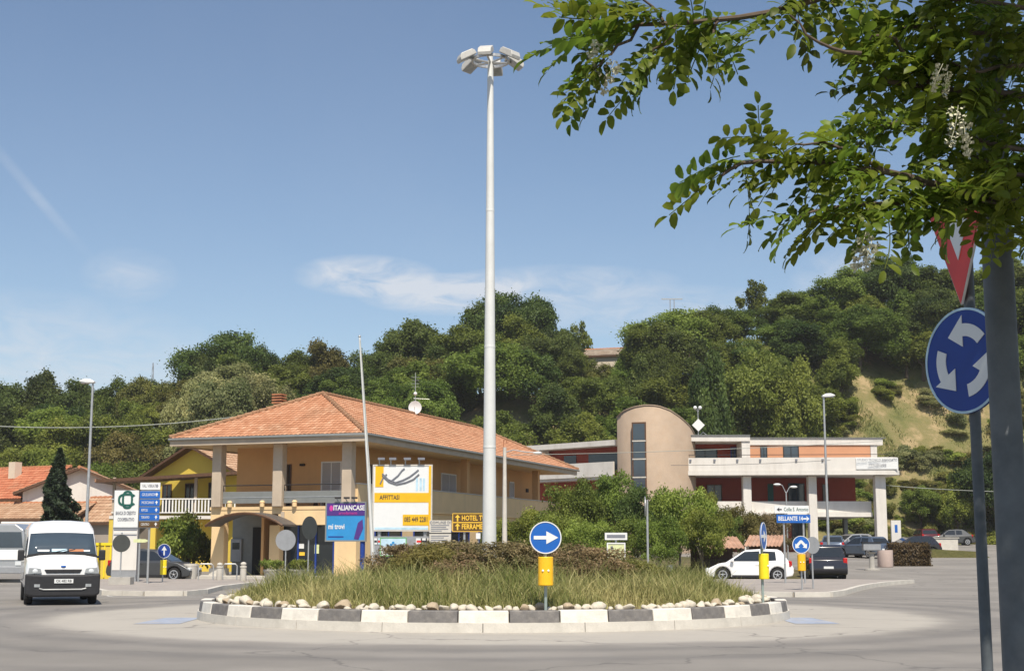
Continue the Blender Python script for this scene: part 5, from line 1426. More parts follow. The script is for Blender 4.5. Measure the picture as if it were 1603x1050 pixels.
# street lamps
def street_lamp(px, Y, top, label, head=-1, h0=None, kind='cobra', arm=0.5):
    x = xat(px, Y); g = ground_z(x, Y); zt = zat(top, Y) - g
    o = empty('street_lamp', (x, Y, g), 0, label, 'lamp')
    MB().tube((0, 0, -0.1), (0, 0, zt), 0.085, 0.05, 12).build('pole', M['galv'], o, smooth=True)
    if kind == 'cobra':
        h = MB()
        pr = [(0.08, -0.02), (0.1, 0.06), (-0.1, 0.17), (-0.38, 0.19), (-0.60, 0.10), (-0.62, 0.04), (-0.3, -0.01)]
        h.prism([(a * -head, b + zt) for a, b in pr], -0.15, 0.15)
        h.build('lamp_head', M['signwhite'], o, bevel=0.04)
        bx('lens', (-0.34 * -head, 0, zt - 0.005), (0.42, 0.2, 0.05), M['lampglass'], o)
    return o
street_lamp(134, 66, 599, 'tall street lamp behind the white van', -1)
street_lamp(1297, 77, 621, 'tall street lamp in front of the modern block', 1)
street_lamp(1511, 148, 742, 'distant street lamp beyond the car park', -1)
# concrete pole with a long arm beside the mast
x = xat(790, 66.5)
cl = empty('bracket_lamp', (x, 66.5, 0), 0, 'concrete lamp post with long bracket arm right of the mast', 'lamp')
zt = zat(700, 66.5)
MB().tube((0, 0, -0.1), (0, 0, zt), 0.14, 0.08, 10).build('pole', M['palecon'], cl, smooth=True)
za = zat(708, 66.5)
MB().path([(0, 0, za), (0.4, 0, za + 0.12), (1.0, 0, za + 0.02), (1.45, 0, za)], 0.025, 6).build('arm', M['galv'], cl)
MB().ball((1.55, 0, za - 0.02), (0.22, 0.1, 0.06)).build('lamp_head', M['signwhite'], cl, smooth=True)
MB().path([(-0.05, 0, zt), (-0.05, 0, zt + 0.35), (0.08, 0, zt + 0.4), (0.1, 0, zt + 0.2)], 0.03, 6).build('insulator', M['terracotta'], cl)
# twin garden lamp behind the direction signs
x = xat(1233, 88); g = ground_z(x, 88)
tl = empty('twin_lamp', (x, 88, g), 0, 'small two armed lamp behind the direction signs', 'lamp')
zt = zat(772, 88) - g
MB().tube((0, 0, -0.1), (0, 0, zt), 0.06, 0.04, 8).build('pole', M['galv'], tl, smooth=True)
for dx, dz in ((-0.45, 0.55), (0.4, 0.4)):
    MB().path([(0, 0, zt), (dx * 0.5, 0, zt + dz * 0.9), (dx * 0.9, 0, zt + dz)], 0.025, 6).build('arm', M['galv'], tl)
    MB().ball((dx * 1.2, 0, zt + dz), (0.24, 0.14, 0.08)).build('lamp_head', M['signwhite'], tl, smooth=True)

# leaning flagpole behind the island
pb, pt = at(588, 930, 45), at(563, 528, 45)
fp_ = empty('flagpole', (pb.x, 45, 0), 0, 'thin leaning white flagpole in front of the billboards', 'pole')
MB().path([(0, 0, -0.1), ((pt.x - pb.x) * 0.5 + 0.02, 0, pt.z * 0.5), (pt.x - pb.x, 0, pt.z)], [0.075, 0.055, 0.03], 12).build('shaft', M['mast'], fp_, smooth=True)
MB().ball((pt.x - pb.x, 0, pt.z + 0.03), 0.045).build('finial', M['galv'], fp_, smooth=True)
MB().path([(0.03, -0.09, 0.3), ((pt.x - pb.x) * 0.5 + 0.05, -0.08, pt.z * 0.5), (pt.x - pb.x + 0.03, -0.04, pt.z - 0.1)], 0.008, 4).build('halyard', M['wirelight'], fp_)

# ------------------------------------------------------------------ billboards and boards
def board(name, px0, px1, py0, py1, Y, label, face='signwhite', frame='galv', legs=(0.2, 0.8), legmat='galv', cat='billboard', rz=0.0, leg_r=0.05, fw=0.06, thick=0.08):
    """a board whose face shows between those photo edges at distance Y; local x runs along the board from its middle"""
    xm = (xat(px0, Y) + xat(px1, Y)) / 2; w = abs(xat(px1, Y) - xat(px0, Y)) / math.cos(rz); z0, z1 = zat(py1, Y), zat(py0, Y)
    g = ground_z(xm, Y)
    o = empty(name, (xm, Y, g), rz, label, cat); z0 -= g; z1 -= g
    b2('panel', (-w / 2, 0, z0), (w / 2, thick, z1), M[face], o)
    if frame:
        f = MB()
        for a, b in (((-w / 2 - fw, -0.02, z1), (w / 2 + fw, thick + 0.02, z1 + fw)), ((-w / 2 - fw, -0.02, z0 - fw), (w / 2 + fw, thick + 0.02, z0)), ((-w / 2 - fw, -0.02, z0), (-w / 2, thick + 0.02, z1)), ((w / 2, -0.02, z0), (w / 2 + fw, thick + 0.02, z1))): f.box2(a, b)
        f.build('frame', M[frame], o)
    for t in legs:
        x = -w / 2 + w * t
        MB().tube((x, thick + 0.06, -0.1), (x, thick + 0.06, z1), leg_r, leg_r, 10).build('leg', M[legmat], o, smooth=True)
    return o, w, z0, z1
# big white billboard with amber bands
o, w, z0, z1 = board('large_billboard', 584, 674, 729, 829, 61, 'big white billboard with two amber bands and lamps on top', 'signwhite', 'palecon', (0.1, 0.9), 'galv', leg_r=0.08, fw=0.06)
b2('amber_edge', (w / 2 - 0.1, -0.03, z0), (w / 2 + 0.0, -0.021, z1), M['bandyellow'], o)
sx_ = w / 90; zz_ = lambda py: zat(py, 61) - o.location.z
bxp = lambda px: (px - 629) * sx_
b2('amber_band', (bxp(585), -0.012, zz_(786)), (bxp(672), -0.002, zz_(771)), M['bandyellow'], o)
b2('amber_band', (bxp(630), -0.012, zz_(822)), (bxp(672), -0.002, zz_(805)), M['bandyellow'], o)
b2('amber_patch', (bxp(586), -0.012, zz_(762)), (bxp(599), -0.002, zz_(728)), M['bandyellow'], o)
text('lettering', 'AFFITTASI', 0.27, M['ink'], o, (bxp(609), -0.016, zz_(778.5)), sx=0.72, bold=0.004)
text('lettering', '085 449 2281', 0.30, M['ink'], o, (bxp(651), -0.016, zz_(813)), sx=0.62, bold=0.004)
b2('lower_strip', (bxp(586), -0.010, zz_(828.5)), (bxp(672), -0.002, zz_(825)), M['paleblue'], o)
for pts_ in ([(597, 741), (606, 750), (618, 755), (630, 751), (640, 746), (648, 740), (654, 735)], [(597, 744), (608, 754), (620, 758), (634, 755), (646, 750), (655, 742)], [(612, 752), (622, 744), (628, 736), (632, 733)], [(594, 757), (598, 748), (604, 742)]):
    MB().path([(bxp(a), -0.014, zz_(b)) for a, b in pts_], 0.035, 5).build('drawn_line', M['greyink'], o)
for a in (650, 656, 661):
    b2('faint_block', (bxp(a), -0.008, zz_(768)), (bxp(a + 3.5), -0.002, zz_(748)), M['paleblue'], o)
for px in (592, 610, 633, 655):
    ar = MB().path([(bxp(px), 0.1, z1 + 0.05), (bxp(px), 0.02, z1 + 0.3), (bxp(px) + 0.1, -0.1, z1 + 0.32)], 0.03, 6).build('lamp_arm', M['galv'], o)
    MB().box((bxp(px) + 0.1, -0.12, z1 + 0.3), (0.3, 0.16, 0.1)).build('lamp_head', M['greyink'], ar)
# panel of small plates under it
o, w, z0, z1 = board('plate_panel', 580, 676, 839, 868, 60.5, 'weathered grey panel carrying rows of small plates under the big billboard', 'signgrey', None, (0.05, 0.95), 'galv', 'sign')
for i in range(7):
    for j in range(2):
        if i < 4 and j == 0: continue
        x0 = -w / 2 + w * (0.42 + 0.08 * i) if i >= 4 else -w / 2 + w * (0.02 + 0.09 * i)
        if x0 + 0.26 > w / 2: continue
        zc_ = z0 + (z1 - z0) * (0.27 + 0.46 * j)
        q = b2('plate', (x0, -0.02, zc_ - 0.13), (x0 + 0.26, -0.002, zc_ + 0.13), M[random.choice(['signwhite', 'offwhite', 'paleblue', 'signwhite'])], o)
        b2('print', (x0 + 0.03, -0.026, zc_ - 0.05), (x0 + 0.22, -0.021, zc_ + 0.04), M[random.choice(['greyink', 'red', 'woodbrown', 'ink'])], q)
o, w, z0, z1 = board('pale_blue_board', 596, 635, 842, 869, 59.5, 'bright pale blue board with green top edge below the big billboard', 'signwhite', 'midgreen', (0.5,), 'galv', 'sign', fw=0.03)
b2('sky_print', (-w / 2 + 0.01, -0.01, z0 + (z1 - z0) * 0.55), (w / 2 - 0.01, -0.002, z1 - 0.01), M['paleblue'], o)
for dx, dz in ((0, 0.14), (0, -0.14), (0.14, 0), (-0.14, 0)):
    MB().box((dx * 0.6, -0.014, z0 + (z1 - z0) * 0.62 + dz * 0.6), (0.1, 0.006, 0.1)).build('mark', M['cyan'], o)
# grey text board
o, w, z0, z1 = board('grey_notice_board', 672, 706, 814, 850, 60, 'pale grey notice board in two panels with lines of print left of the brown signs', 'palecon', None, (0.08, 0.92), 'galv', 'sign')
text('lettering', 'COMUNE DI', 0.16, M['greyink'], o, (0, -0.012, z0 + (z1 - z0) * 0.90))
for k, f_ in enumerate((0.78, 0.70, 0.62, 0.54, 0.32, 0.24, 0.14, 0.06)):
    ww = w * (0.84, 0.7, 0.8, 0.5, 0.82, 0.6, 0.74, 0.4)[k]
    b2('print_line', (-w * 0.43, -0.006, z0 + (z1 - z0) * f_ - 0.018), (-w * 0.43 + ww, -0.001, z0 + (z1 - z0) * f_ + 0.018), M['greyink'], o)
b2('panel_joint', (-w / 2, -0.008, z0 + (z1 - z0) * 0.42), (w / 2, -0.001, z0 + (z1 - z0) * 0.46), M['dark'], o)
# brown direction boards
o, w, z0, z1 = board('brown_direction_sign', 709, 768, 804, 831, 60, 'pair of brown direction planks with gold lettering half behind the mast', 'brownsign', 'goldink', (0.3, 0.8), 'galv', 'sign', fw=0.025, thick=0.04)
zm = (z0 + z1) / 2
b2('plank_joint', (-w / 2, -0.012, zm - 0.02), (w / 2, -0.001, zm + 0.02), M['goldink'], o)
for zc_, tx_ in ((zm + (z1 - zm) / 2, 'HOTEL TUNISI'), (zm - (z1 - zm) / 2, 'FERRAMENTA')):
    text('lettering', tx_, 0.30, M['goldink'], o, (-w / 2 + 0.36, -0.008, zc_), 'LEFT', sx=0.72, bold=0.006)
    MB().prism([(-w / 2 + 0.16, zc_ - 0.13), (-w / 2 + 0.22, zc_ - 0.13), (-w / 2 + 0.22, zc_ + 0.03), (-w / 2 + 0.30, zc_ + 0.03), (-w / 2 + 0.19, zc_ + 0.15), (-w / 2 + 0.08, zc_ + 0.03), (-w / 2 + 0.16, zc_ + 0.03)], -0.01, -0.001).build('arrow', M['goldink'], o)
o, w, z0, z1 = board('small_white_tag', 745, 752, 834, 843, 60, 'little white tag on a thin post beside the mast foot', 'signwhite', None, (0.5,), 'galv', 'sign', leg_r=0.025, thick=0.02)
# purple and blue advertising board
o, w, z0, z1 = board('purple_billboard', 510, 571, 787, 845, 62, 'purple and blue advertising board beside the arcade pier', 'cyan', 'metalgrey', (0.93,), 'signdark', rz=R(-8), leg_r=0.11)
zs_ = z0 + (z1 - z0) * 0.66
b2('purple_field', (-w / 2 + 0.01, -0.012, zs_), (w / 2 - 0.01, -0.002, z1 - 0.01), M['purple'], o)
text('lettering', 'ITALIANCASE', 0.30, M['signwhite'], o, (0.14, -0.018, zs_ + (z1 - zs_) * 0.60), sx=0.78, bold=0.008)
text('lettering', 'arredamenti', 0.17, M['pink'], o, (0.1, -0.018, zs_ + (z1 - zs_) * 0.20), sx=1.0)
text('lettering', 'mi trovi', 0.32, M['signwhite'], o, (-w * 0.24, -0.012, z0 + (zs_ - z0) * 0.55), sx=0.72, bold=0.008)
MB().ball((-w / 2 + 0.2, -0.01, zs_ + (z1 - zs_) * 0.58), (0.09, 0.008, 0.13), 12, 8).build('logo', M['pink'], o)
MB().prism([(w * 0.22, z0 + 0.05), (w * 0.34, z0 + 0.02), (w * 0.46, z0 + 0.5), (w * 0.44, z0 + 0.9), (w * 0.32, z0 + 0.75)], -0.010, -0.002).build('printed_figure', M['purple'], o)
b2('small_print', (-w * 0.45, -0.01, z0 + 0.12), (-w * 0.05, -0.002, z0 + 0.17), M['signdark'], o)
for dx in (-0.35, 0.05, 0.4):
    ar = MB().path([(dx, 0.05, z1 + 0.05), (dx - 0.1, 0.0, z1 + 0.24), (dx, -0.1, z1 + 0.24)], 0.022, 5).build('lamp_arm', M['galv'], o)
    bx('lamp_head', (dx, -0.1, z1 + 0.22), (0.24, 0.14, 0.08), M['dark'], ar)
# white and pale boards behind the island
o, w, z0, z1 = board('pale_yellow_notice', 952, 977, 851, 874, 44, 'white framed pale yellow notice board on the verge behind the island', 'palegreen', 'signwhite', (0.5,), 'galv', 'sign', leg_r=0.03, fw=0.04, thick=0.03)
b2('print', (-w * 0.35, -0.008, z0 + (z1 - z0) * 0.62), (-w * 0.2, -0.001, z0 + (z1 - z0) * 0.85), M['greyink'], o)
zq = zat(839, 44); hw = abs(xat(982, 44) - xat(947, 44)) / 2
pl = b2('plank', (-hw, -0.01, zq - 0.11), (hw, 0.03, zq + 0.11), M['signwhite'], o)
b2('plank_print', (-hw + 0.06, -0.016, zq - 0.05), (hw - 0.06, -0.011, zq + 0.05), M['greyink'], pl)
MB().tube((0, 0.07, z1), (0, 0.07, zq + 0.1), 0.03, 0.03, 8).build('pole', M['galv'], o)
# thin post with a plate seen edge-on
x = xat(1014, 43.5)
po = empty('edge_on_sign', (x, 43.5, 0), R(86), 'thin grey post with a sign plate seen edge on', 'road sign')
MB().tube((0, 0, -0.1), (0, 0, zat(782, 43.5)), 0.033, 0.033, 10).build('pole', M['galv'], po, smooth=True)
disc(MB(), 0.3, 0.05, 0.075, zat(792, 43.5) + 0.0).build('plate', M['signgrey'], po)
# direction signs right
o, w, z0, z1 = board('direction_sign', 1217, 1270, 805, 818, 58, 'blue direction sign under a white one, on two posts by the white car', 'signblue', None, (0.22, 0.8), 'galv', 'sign', leg_r=0.04, thick=0.03)
text('lettering', 'BELLANTE 14', 0.24, M['signwhite'], o, (-w / 2 + 0.06, -0.006, (z0 + z1) / 2), 'LEFT', sx=0.72, bold=0.006)
zc_ = (z0 + z1) / 2
MB().prism([(w / 2 - 0.30, zc_ - 0.03), (w / 2 - 0.14, zc_ - 0.03), (w / 2 - 0.18, zc_ - 0.12), (w / 2 - 0.04, zc_), (w / 2 - 0.18, zc_ + 0.12), (w / 2 - 0.14, zc_ + 0.03), (w / 2 - 0.30, zc_ + 0.03)], -0.008, -0.001).build('arrow', M['signwhite'], o)
dz = zat(797, 58) - zat(811.5, 58); hh3 = (zat(791, 58) - zat(803, 58)) / 2
wp_ = b2('white_plank', (-w / 2 - 0.08, 0, zc_ + dz - hh3), (w / 2 - 0.05, 0.03, zc_ + dz + hh3), M['signwhite'], o)
text('lettering', 'Colle S. Antonio', 0.22, M['greenink'], wp_, (-w / 2 + 0.30, -0.006, zc_ + dz), 'LEFT', sx=0.68)
zz2 = zc_ + dz
MB().prism([(-w / 2 + 0.22, zz2 - 0.025), (-w / 2 + 0.10, zz2 - 0.025), (-w / 2 + 0.13, zz2 - 0.09), (-w / 2 + 0.01, zz2), (-w / 2 + 0.13, zz2 + 0.09), (-w / 2 + 0.10, zz2 + 0.025), (-w / 2 + 0.22, zz2 + 0.025)], -0.008, -0.001).build('arrow', M['ink'], wp_)
# blue direction stack left
o, w, z0, z1 = board('direction_stack', 217, 247, 755, 826, 58, 'stack of blue direction planks under one white plank on two posts', 'galv', None, (0.5,), 'galv', 'sign', leg_r=0.045, thick=0.02)
zf = lambda py: zat(py, 58)
pk = [(755, 766, 'signwhite', 'VAL VIBRATA', 'greyink'), (768.5, 779.5, 'signblue', 'GIULIANOVA', 'signwhite'), (781.5, 791.5, 'signblue', 'MOSCIANO', 'signwhite'), (793.5, 803, 'signblue', 'RIPOLI', 'signwhite'), (805, 814, 'signblue', 'TERAMO', 'signwhite'), (816, 825, 'brownsign', 'CENTRO', 'signwhite')]
for a, b, mm, s_, tm_ in pk:
    q = b2('plank', (-w / 2 - 0.02, -0.03, zf(b)), (w / 2 + 0.02, -0.002, zf(a)), M[mm], o)
    text('lettering', s_, (zf(a) - zf(b)) * 0.62, M[tm_], q, (-w / 2 + 0.06, -0.036, (zf(a) + zf(b)) / 2), 'LEFT', sx=0.6)
    zc_ = (zf(a) + zf(b)) / 2
    MB().prism([(w / 2 - 0.13, zc_ - 0.06), (w / 2 - 0.09, zc_ - 0.06), (w / 2 - 0.09, zc_), (w / 2 - 0.05, zc_), (w / 2 - 0.11, zc_ + 0.09), (w / 2 - 0.17, zc_), (w / 2 - 0.13, zc_)], -0.038, -0.031).build('arrow', M[tm_], q)
# bank totem
Yt = 61
xm = xat(195, Yt); w = xat(214.5, Yt) - xat(175.5, Yt)
to = empty('bank_totem', (xm, Yt, 0.1), 0, 'white bank totem with dark green interlaced emblem', 'sign')
zf = lambda py: zat(py, Yt) - 0.1
b2('body', (-w / 2, 0, 0), (w / 2, 0.3, zf(767)), M['signgrey'], to)
b2('face', (-w / 2 + 0.03, -0.03, zf(825)), (w / 2, -0.002, zf(767.5)), M['signwhite'], to)
b2('lower_face', (-w / 2 + 0.03, -0.02, 0.5), (w / 2, -0.002, zf(829)), M['offwhite'], to)
for py in (829, 833, 837): b2('stripe', (-w / 2 + 0.05, -0.026, zf(py) - 0.03), (w / 2 - 0.02, -0.021, zf(py) + 0.03), M['greyink' if py != 833 else 'signwhite'], to)
em = MB(); ex, ezc = (197 - 195) / 39 * w, zf(782)
def cee(mb, cx, cz, rx, rz, t, a0, a1, n=20, y0=-0.042, y1=-0.031):
    vs = []; fs = []
    for i in range(n + 1):
        a = a0 + (a1 - a0) * i / n; c, s = math.cos(a), math.sin(a)
        pw_ = 0.75
        ux, uz = math.copysign(abs(c) ** pw_, c), math.copysign(abs(s) ** pw_, s)
        for y in (y0, y1):
            vs += [(cx + ux * rx, y, cz + uz * rz), (cx + ux * (rx - t), y, cz + uz * (rz - t))]
    for i in range(n):
        b = i * 4; d = b + 4
        fs += [(b, b + 1, d + 1, d), (b + 2, d + 2, d + 3, b + 3), (b, d, d + 2, b + 2), (b + 1, b + 3, d + 3, d + 1)]
    mb.add(vs, fs)
cee(em, ex, ezc, 0.24, 0.40, 0.09, R(0), R(360)); cee(em, ex - 0.01, ezc, 0.40, 0.28, 0.09, R(35), R(325), y0=-0.050, y1=-0.043)
em.build('emblem', M['greenink'], to)
text('lettering', 'BANCA DI CREDITO', 0.21, M['greyink'], to, (0, -0.036, zf(803)), sx=0.45, bold=0.006)
text('lettering', 'COOPERATIVO', 0.20, M['greyink'], to, (0.02, -0.036, zf(813)), sx=0.52, bold=0.006)
# low white direction arrow beside the totem
pa = at(222, 846, 60)
ar = empty('small_arrow_board', (pa.x, 60, 0.1), 0, 'small pale arrow plank at the right edge of the bank totem', 'sign')
MB().prism([(-0.35, pa.z - 0.17), (0.15, pa.z - 0.17), (0.3, pa.z - 0.1), (0.15, pa.z - 0.03), (-0.35, pa.z - 0.03)], -0.02, 0.0).build('plank', M['palegreen'], ar)
MB().tube((-0.1, 0.05, -0.1), (-0.1, 0.05, pa.z), 0.04, 0.04, 8).build('pole', M['galv'], ar)
# info totem on the right
Yt = 104; x = xat(1404, Yt); g = ground_z(x, Yt)
to = empty('info_totem', (x, Yt, g), 0, 'pale blue grey upright totem beside the hedge planter', 'sign')
b2('body', (-0.35, 0, 0), (0.35, 0.2, zat(814, Yt) - g), M['offwhite'], to)
b2('mark', (-0.1, -0.012, zat(833, Yt) - g), (0.1, -0.002, zat(821, Yt) - g), M['signblue'], to)

# ------------------------------------------------------------------ planters, bollards, small things
Yp = 84; x = xat(1385, Yp); g = ground_z(x, Yp)
pl = empty('concrete_planter', (x, Yp, g), 0, 'pinkish rounded concrete planter end before the brown hedge', 'planter')
M['pinkcon'] = mat('pink_concrete', (0.52, 0.41, 0.36), 0.9, var=0.08, scale=2)
MB().lathe([(0.42, 0), (0.45, 0.05), (0.45, 1.0), (0.38, 1.0), (0.36, 0.9), (0.05, 0.9)], 24).build('body', M['pinkcon'], pl, smooth=True)
MB().lathe([(0.02, 0.84), (0.37, 0.86), (0.36, 0.93), (0.02, 0.95)], 16).build('soil', M['soil'], pl)
hx0, hx1 = xat(1392, 86), xat(1450, 86); g = ground_z((hx0 + hx1) / 2, 86)
rg = np.random.default_rng(51); n = 5200
P = np.stack([rg.uniform(-1, 1, n), rg.uniform(-1, 1, n), rg.uniform(0, 1, n)], 1)
face_ = rg.integers(0, 3, n)
P[face_ == 0, 1] = -1; P[face_ == 1, 2] = 1; P[face_ == 2, 0] = np.sign(P[face_ == 2, 0])
Pw = P * np.array([(hx1 - hx0) / 2, 0.6, 1.25]) + rg.normal(size=(n, 3)) * 0.07
FOL['hedge'] = foliage('brown_hedge_leaves', (0.05, 0.035, 0.012), (0.14, 0.095, 0.03), trans=0.15)
me = leaf_mesh('foliage', Pw, P + rg.normal(size=(n, 3)) * 0.6 + np.array([0, -0.3, 0.2]), rg.uniform(0.08, 0.16, n), 0.7, rg.normal(0.45, 0.25, n), seed=5)
me.materials.append(FOL['hedge'])
hg = empty('hedge', ((hx0 + hx1) / 2, 86, g), 0, 'clipped brown box hedge right of the pink planter', 'hedge'); ob('foliage', me, hg)
bx('hedge_core', (0, 0, 0.6), ((hx1 - hx0) - 0.14, 1.08, 1.16), M['woodbrown'], hg)
# parking post with round base
x = xat(1364, 80); g = ground_z(x, 80)
pp = empty('bin_post', (x, 80, g), 0, 'grey bin on a short pillar at the car park mouth', 'bin')
MB().lathe([(0.45, -0.05), (0.45, 0.06), (0.16, 0.1), (0.14, 0.9), (0.3, 1.0)], 16).build('pillar', M['concrete'], pp)
MB().box((0, 0, 1.3), (1.0, 0.4, 0.42)).build('bin_body', M['signgrey'], pp, bevel=0.04)
MB().box((0, 0, 1.54), (1.1, 0.5, 0.05)).build('lid', M['dark'], pp)
# low walls by the car park
x0, x1 = xat(1442, 118), xat(1500, 118); g = ground_z(x0, 118)
w1 = b2('low_wall', (x0, 118, g - 0.2), (x1, 118.4, g + 0.95), M['palecon']); tag(w1, 'pale low concrete wall at the car park entrance', 'wall')
bx('coping', ((x0 + x1) / 2, 118.2, g + 1.0), (x1 - x0 + 0.2, 0.55, 0.09), M['concrete'], w1)
xq = xat(1515, 100); g = ground_z(xq, 100)
w2 = MB().prism([(-1.8, 0), (2.6, 0), (1.6, 0.45), (-1.5, 0.62)], 0, 2.0).build('dry_verge', M['earth'])
w2.location = (xq - 1.0, 100, g - 0.02); tag(w2, 'small dry grass mound at the side road corner', 'mound')
# bollards and barrier pipes by the arcade
def bollard(px, Y, top, label):
    x = xat(px, Y); h = zat(top, Y) - 0.12
    b = MB().lathe([(0.14, 0), (0.15, 0.02), (0.13, h * 0.68), (0.15, h * 0.7), (0.15, h * 0.78), (0.08, h * 0.8), (0.13, h * 0.88), (0.11, h * 0.96), (0.02, h)], 14).build('bollard', M['palecon'], None, smooth=True, loc=(x, Y, 0.12))
    return tag(b, label, 'bollard', 'bollards before the arcade')
bollard(382, 62, 879, 'concrete bollard with ball top left of the round sign back')
bollard(345, 63.5, 880, 'concrete bollard with ball top at the arcade corner pillar')
def pot(px, Y, w, h, label, z=0.12, mm='palecon'):
    x = xat(px, Y)
    o = empty('planter_pot', (x, Y, z), 0, label, 'planter')
    MB().lathe([(w * 0.36, 0), (w * 0.38, 0.03), (w * 0.48, h * 0.85), (w * 0.5, h * 0.86), (w * 0.5, h), (w * 0.42, h), (w * 0.40, h * 0.85), (0.02, h * 0.84)], 20).build('bowl', M[mm], o, smooth=False)
    return o
pot(300, 67, 0.7, 0.8, 'white concrete pot under the leafy bush by the arcade', 0.0)
pot(430, 61.8, 0.95, 0.5, 'low flower bowl left of the grey round sign back', mm='concrete'); pot(470, 62.0, 0.95, 0.5, 'low flower bowl right of the grey round sign back', mm='concrete')
PL_ = crown('foliage', 500, 900, (0.55, 0.5, 0.35), 0.3, 8, leaf=0.16, aspect=0.35); PL_.materials.append(FOL['light'])
for k, px in enumerate((430, 470)):
    r_ = empty('potted_plant', (xat(px, 61.8 + 0.2 * k), 61.8 + 0.2 * k, 0.52), k, 'spiky green plant in the %s flower bowl before the arcade' % ('left', 'right')[k], 'plant')
    ob('foliage', PL_, r_); MB().tube((0, 0, 0), (0, 0, 0.35), 0.03, 0.01, 6).build('stem', M['bark'], r_)
for k, (a, b) in enumerate(((312, 335), (350, 372))):
    x0, x1 = xat(a, 63.5), xat(b, 63.5)
    o = MB().path([(x0, 63.5, 0.1), (x0, 63.5, 0.75), (x0 + 0.08, 63.5, 0.83), (x1 - 0.08, 63.5, 0.83), (x1, 63.5, 0.75), (x1, 63.5, 0.1)], 0.03, 8).build('pipe_barrier', M['galv'], None, smooth=True)
    tag(o, ('bent steel pipe barrier between the pot and the arcade pillar', 'bent steel pipe barrier in front of the cash machine')[k], 'barrier')
# rusty shed roof in the garden
Ys = 74; xm = xat(1122, Ys); g = ground_z(xm, Ys)
sh = empty('garden_shed', (xm, Ys, g), R(8), 'low garden shed with rusty corrugated roof behind the white car', 'shed')
wS = xat(1160, Ys) - xat(1086, Ys); z0, z1 = zat(857, Ys) - g, zat(839, Ys) - g
vs = []; fs = []; n = 40
for i in range(n + 1):
    x = -wS / 2 + wS * i / n; dz = 0.03 * math.sin(i * math.pi / 2 + 0.5)
    vs += [(x, -0.9, z0 + dz), (x + 0.2, 1.2, z1 + dz)]
for i in range(n): fs.append((2 * i, 2 * i + 2, 2 * i + 3, 2 * i + 1))
ro = MB().add(vs, fs).build('roof', M['rust'], sh); sm_ = ro.modifiers.new('s', 'SOLIDIFY'); sm_.thickness = 0.03
for x in (-wS / 2 + 0.2, wS / 2 - 0.2):
    for y in (-0.75, 1.0): MB().tube((x, y, -0.1), (x, y, z0 + (0.0 if y < 0 else 0.45)), 0.05, 0.05, 8).build('post', M['woodbrown'], sh)
b2('back_wall', (-wS / 2 + 0.1, 0.95, 0), (wS / 2 - 0.1, 1.03, z0 + 0.3), M['woodbrown'], sh)
b2('workbench', (-wS / 2 + 0.4, 0.2, 0), (wS / 2 - 0.6, 0.85, 0.8), M['bark'], sh)
o2 = copy_tree(sh); o2.location = (xat(1195, 78), 78, ground_z(xat(1195, 78), 78)); o2.rotation_euler = (0, 0, R(-14)); o2.scale = (0.8, 1, 1); o2['label'] = 'second rusty shed roof showing under the arrow sign by the white car'
# garden odds and ends
for k, (px, py, s_, mm, lb, nm) in enumerate(((888, 876, 0.35, 'palecon', 'pale stone urn among the bushes right of the arrow sign', 'urn'), (1048, 866, 0.3, 'offwhite', 'white garden ornament at the foot of the pale trunk tree', 'ornament'), (1000, 874, 0.28, 'signwhite', 'little white box hanging under the garden bushes', 'box'))):
    Y = 66.5; x = xat(px, Y)
    m_ = MB().lathe([(s_ * 0.35, 0), (s_ * 0.3, 0.1), (s_ * 0.15, s_), (s_ * 0.5, s_ * 1.6), (s_ * 0.55, s_ * 2.1), (s_ * 0.4, s_ * 2.2)], 12) if k < 2 else MB().box((0, 0, s_ * 1.4), (s_, s_ * 0.7, s_ * 1.4)).box((0, 0, s_ * 0.35), (0.05, 0.05, s_ * 0.7))
    o = m_.build('garden_' + nm, M[mm], None, loc=(x, Y, 0.08)); tag(o, lb, nm)

# overhead cables
def cable(a, b, sag, m, label, r=0.02):
    a, b = Vector(a), Vector(b); pts = []
    for i in range(17):
        t = i / 16; p = a.lerp(b, t); p.z -= sag * 4 * t * (1 - t); pts.append(p)
    o = MB().path(pts, r, 5).build('overhead_cable', M[m], None, smooth=True); tag(o, label, 'cable')
cable(at(-40, 665, 80), at(372, 652, 80), 0.35, 'wirelight', 'cable sagging across the wood towards the tiled roof', 0.025)
cable(at(800, 712, 90), at(1380, 690, 100), 0.15, 'wirelight', 'cable running in front of the drum tower', 0.018)
cable(at(1300, 720, 106), at(1050, 728, 106), 0.1, 'wire', 'dark cable along the upper balcony of the modern block', 0.018)
cable(at(1372, 758, 112), at(1680, 770, 112), 0.2, 'wirelight', 'cable crossing the bare slope on the right', 0.022)
# hilltop pylon
pp_ = at(1052, 468, 172)
py_ = empty('power_pole', (pp_.x, 172, hill_z(pp_.x, 172)), 0, 'twin legged power pole on the skyline above the wood', 'pole')
hz = pp_.z - hill_z(pp_.x, 172)
for x in (-0.25, 0.25): MB().tube((x, 0, 0), (x, 0, hz), 0.07, 0.06, 6).build('leg', M['galv'], py_)
MB().box((0, 0, hz), (2.6, 0.12, 0.14)).build('crossarm', M['galv'], py_)
pp2 = at(240, 568, 170)
p2 = empty('lattice_mast', (pp2.x, 170, hill_z(pp2.x, 170)), 0, 'thin dark lattice mast above the trees on the left skyline', 'mast'); hz = pp2.z - hill_z(pp2.x, 170)
l_ = MB()
for x, y in ((-0.3, -0.3), (0.3, -0.3), (0, 0.35)): l_.tube((x, y, 0), (x * 0.2, y * 0.2, hz), 0.05, 0.03, 5)
for k in range(12):
    z = hz * k / 12; f_ = 1 - 0.8 * k / 12
    l_.tube((-0.3 * f_, -0.3 * f_, z), (0.3 * f_, -0.3 * f_, z + hz / 12), 0.03, 0.03, 4)
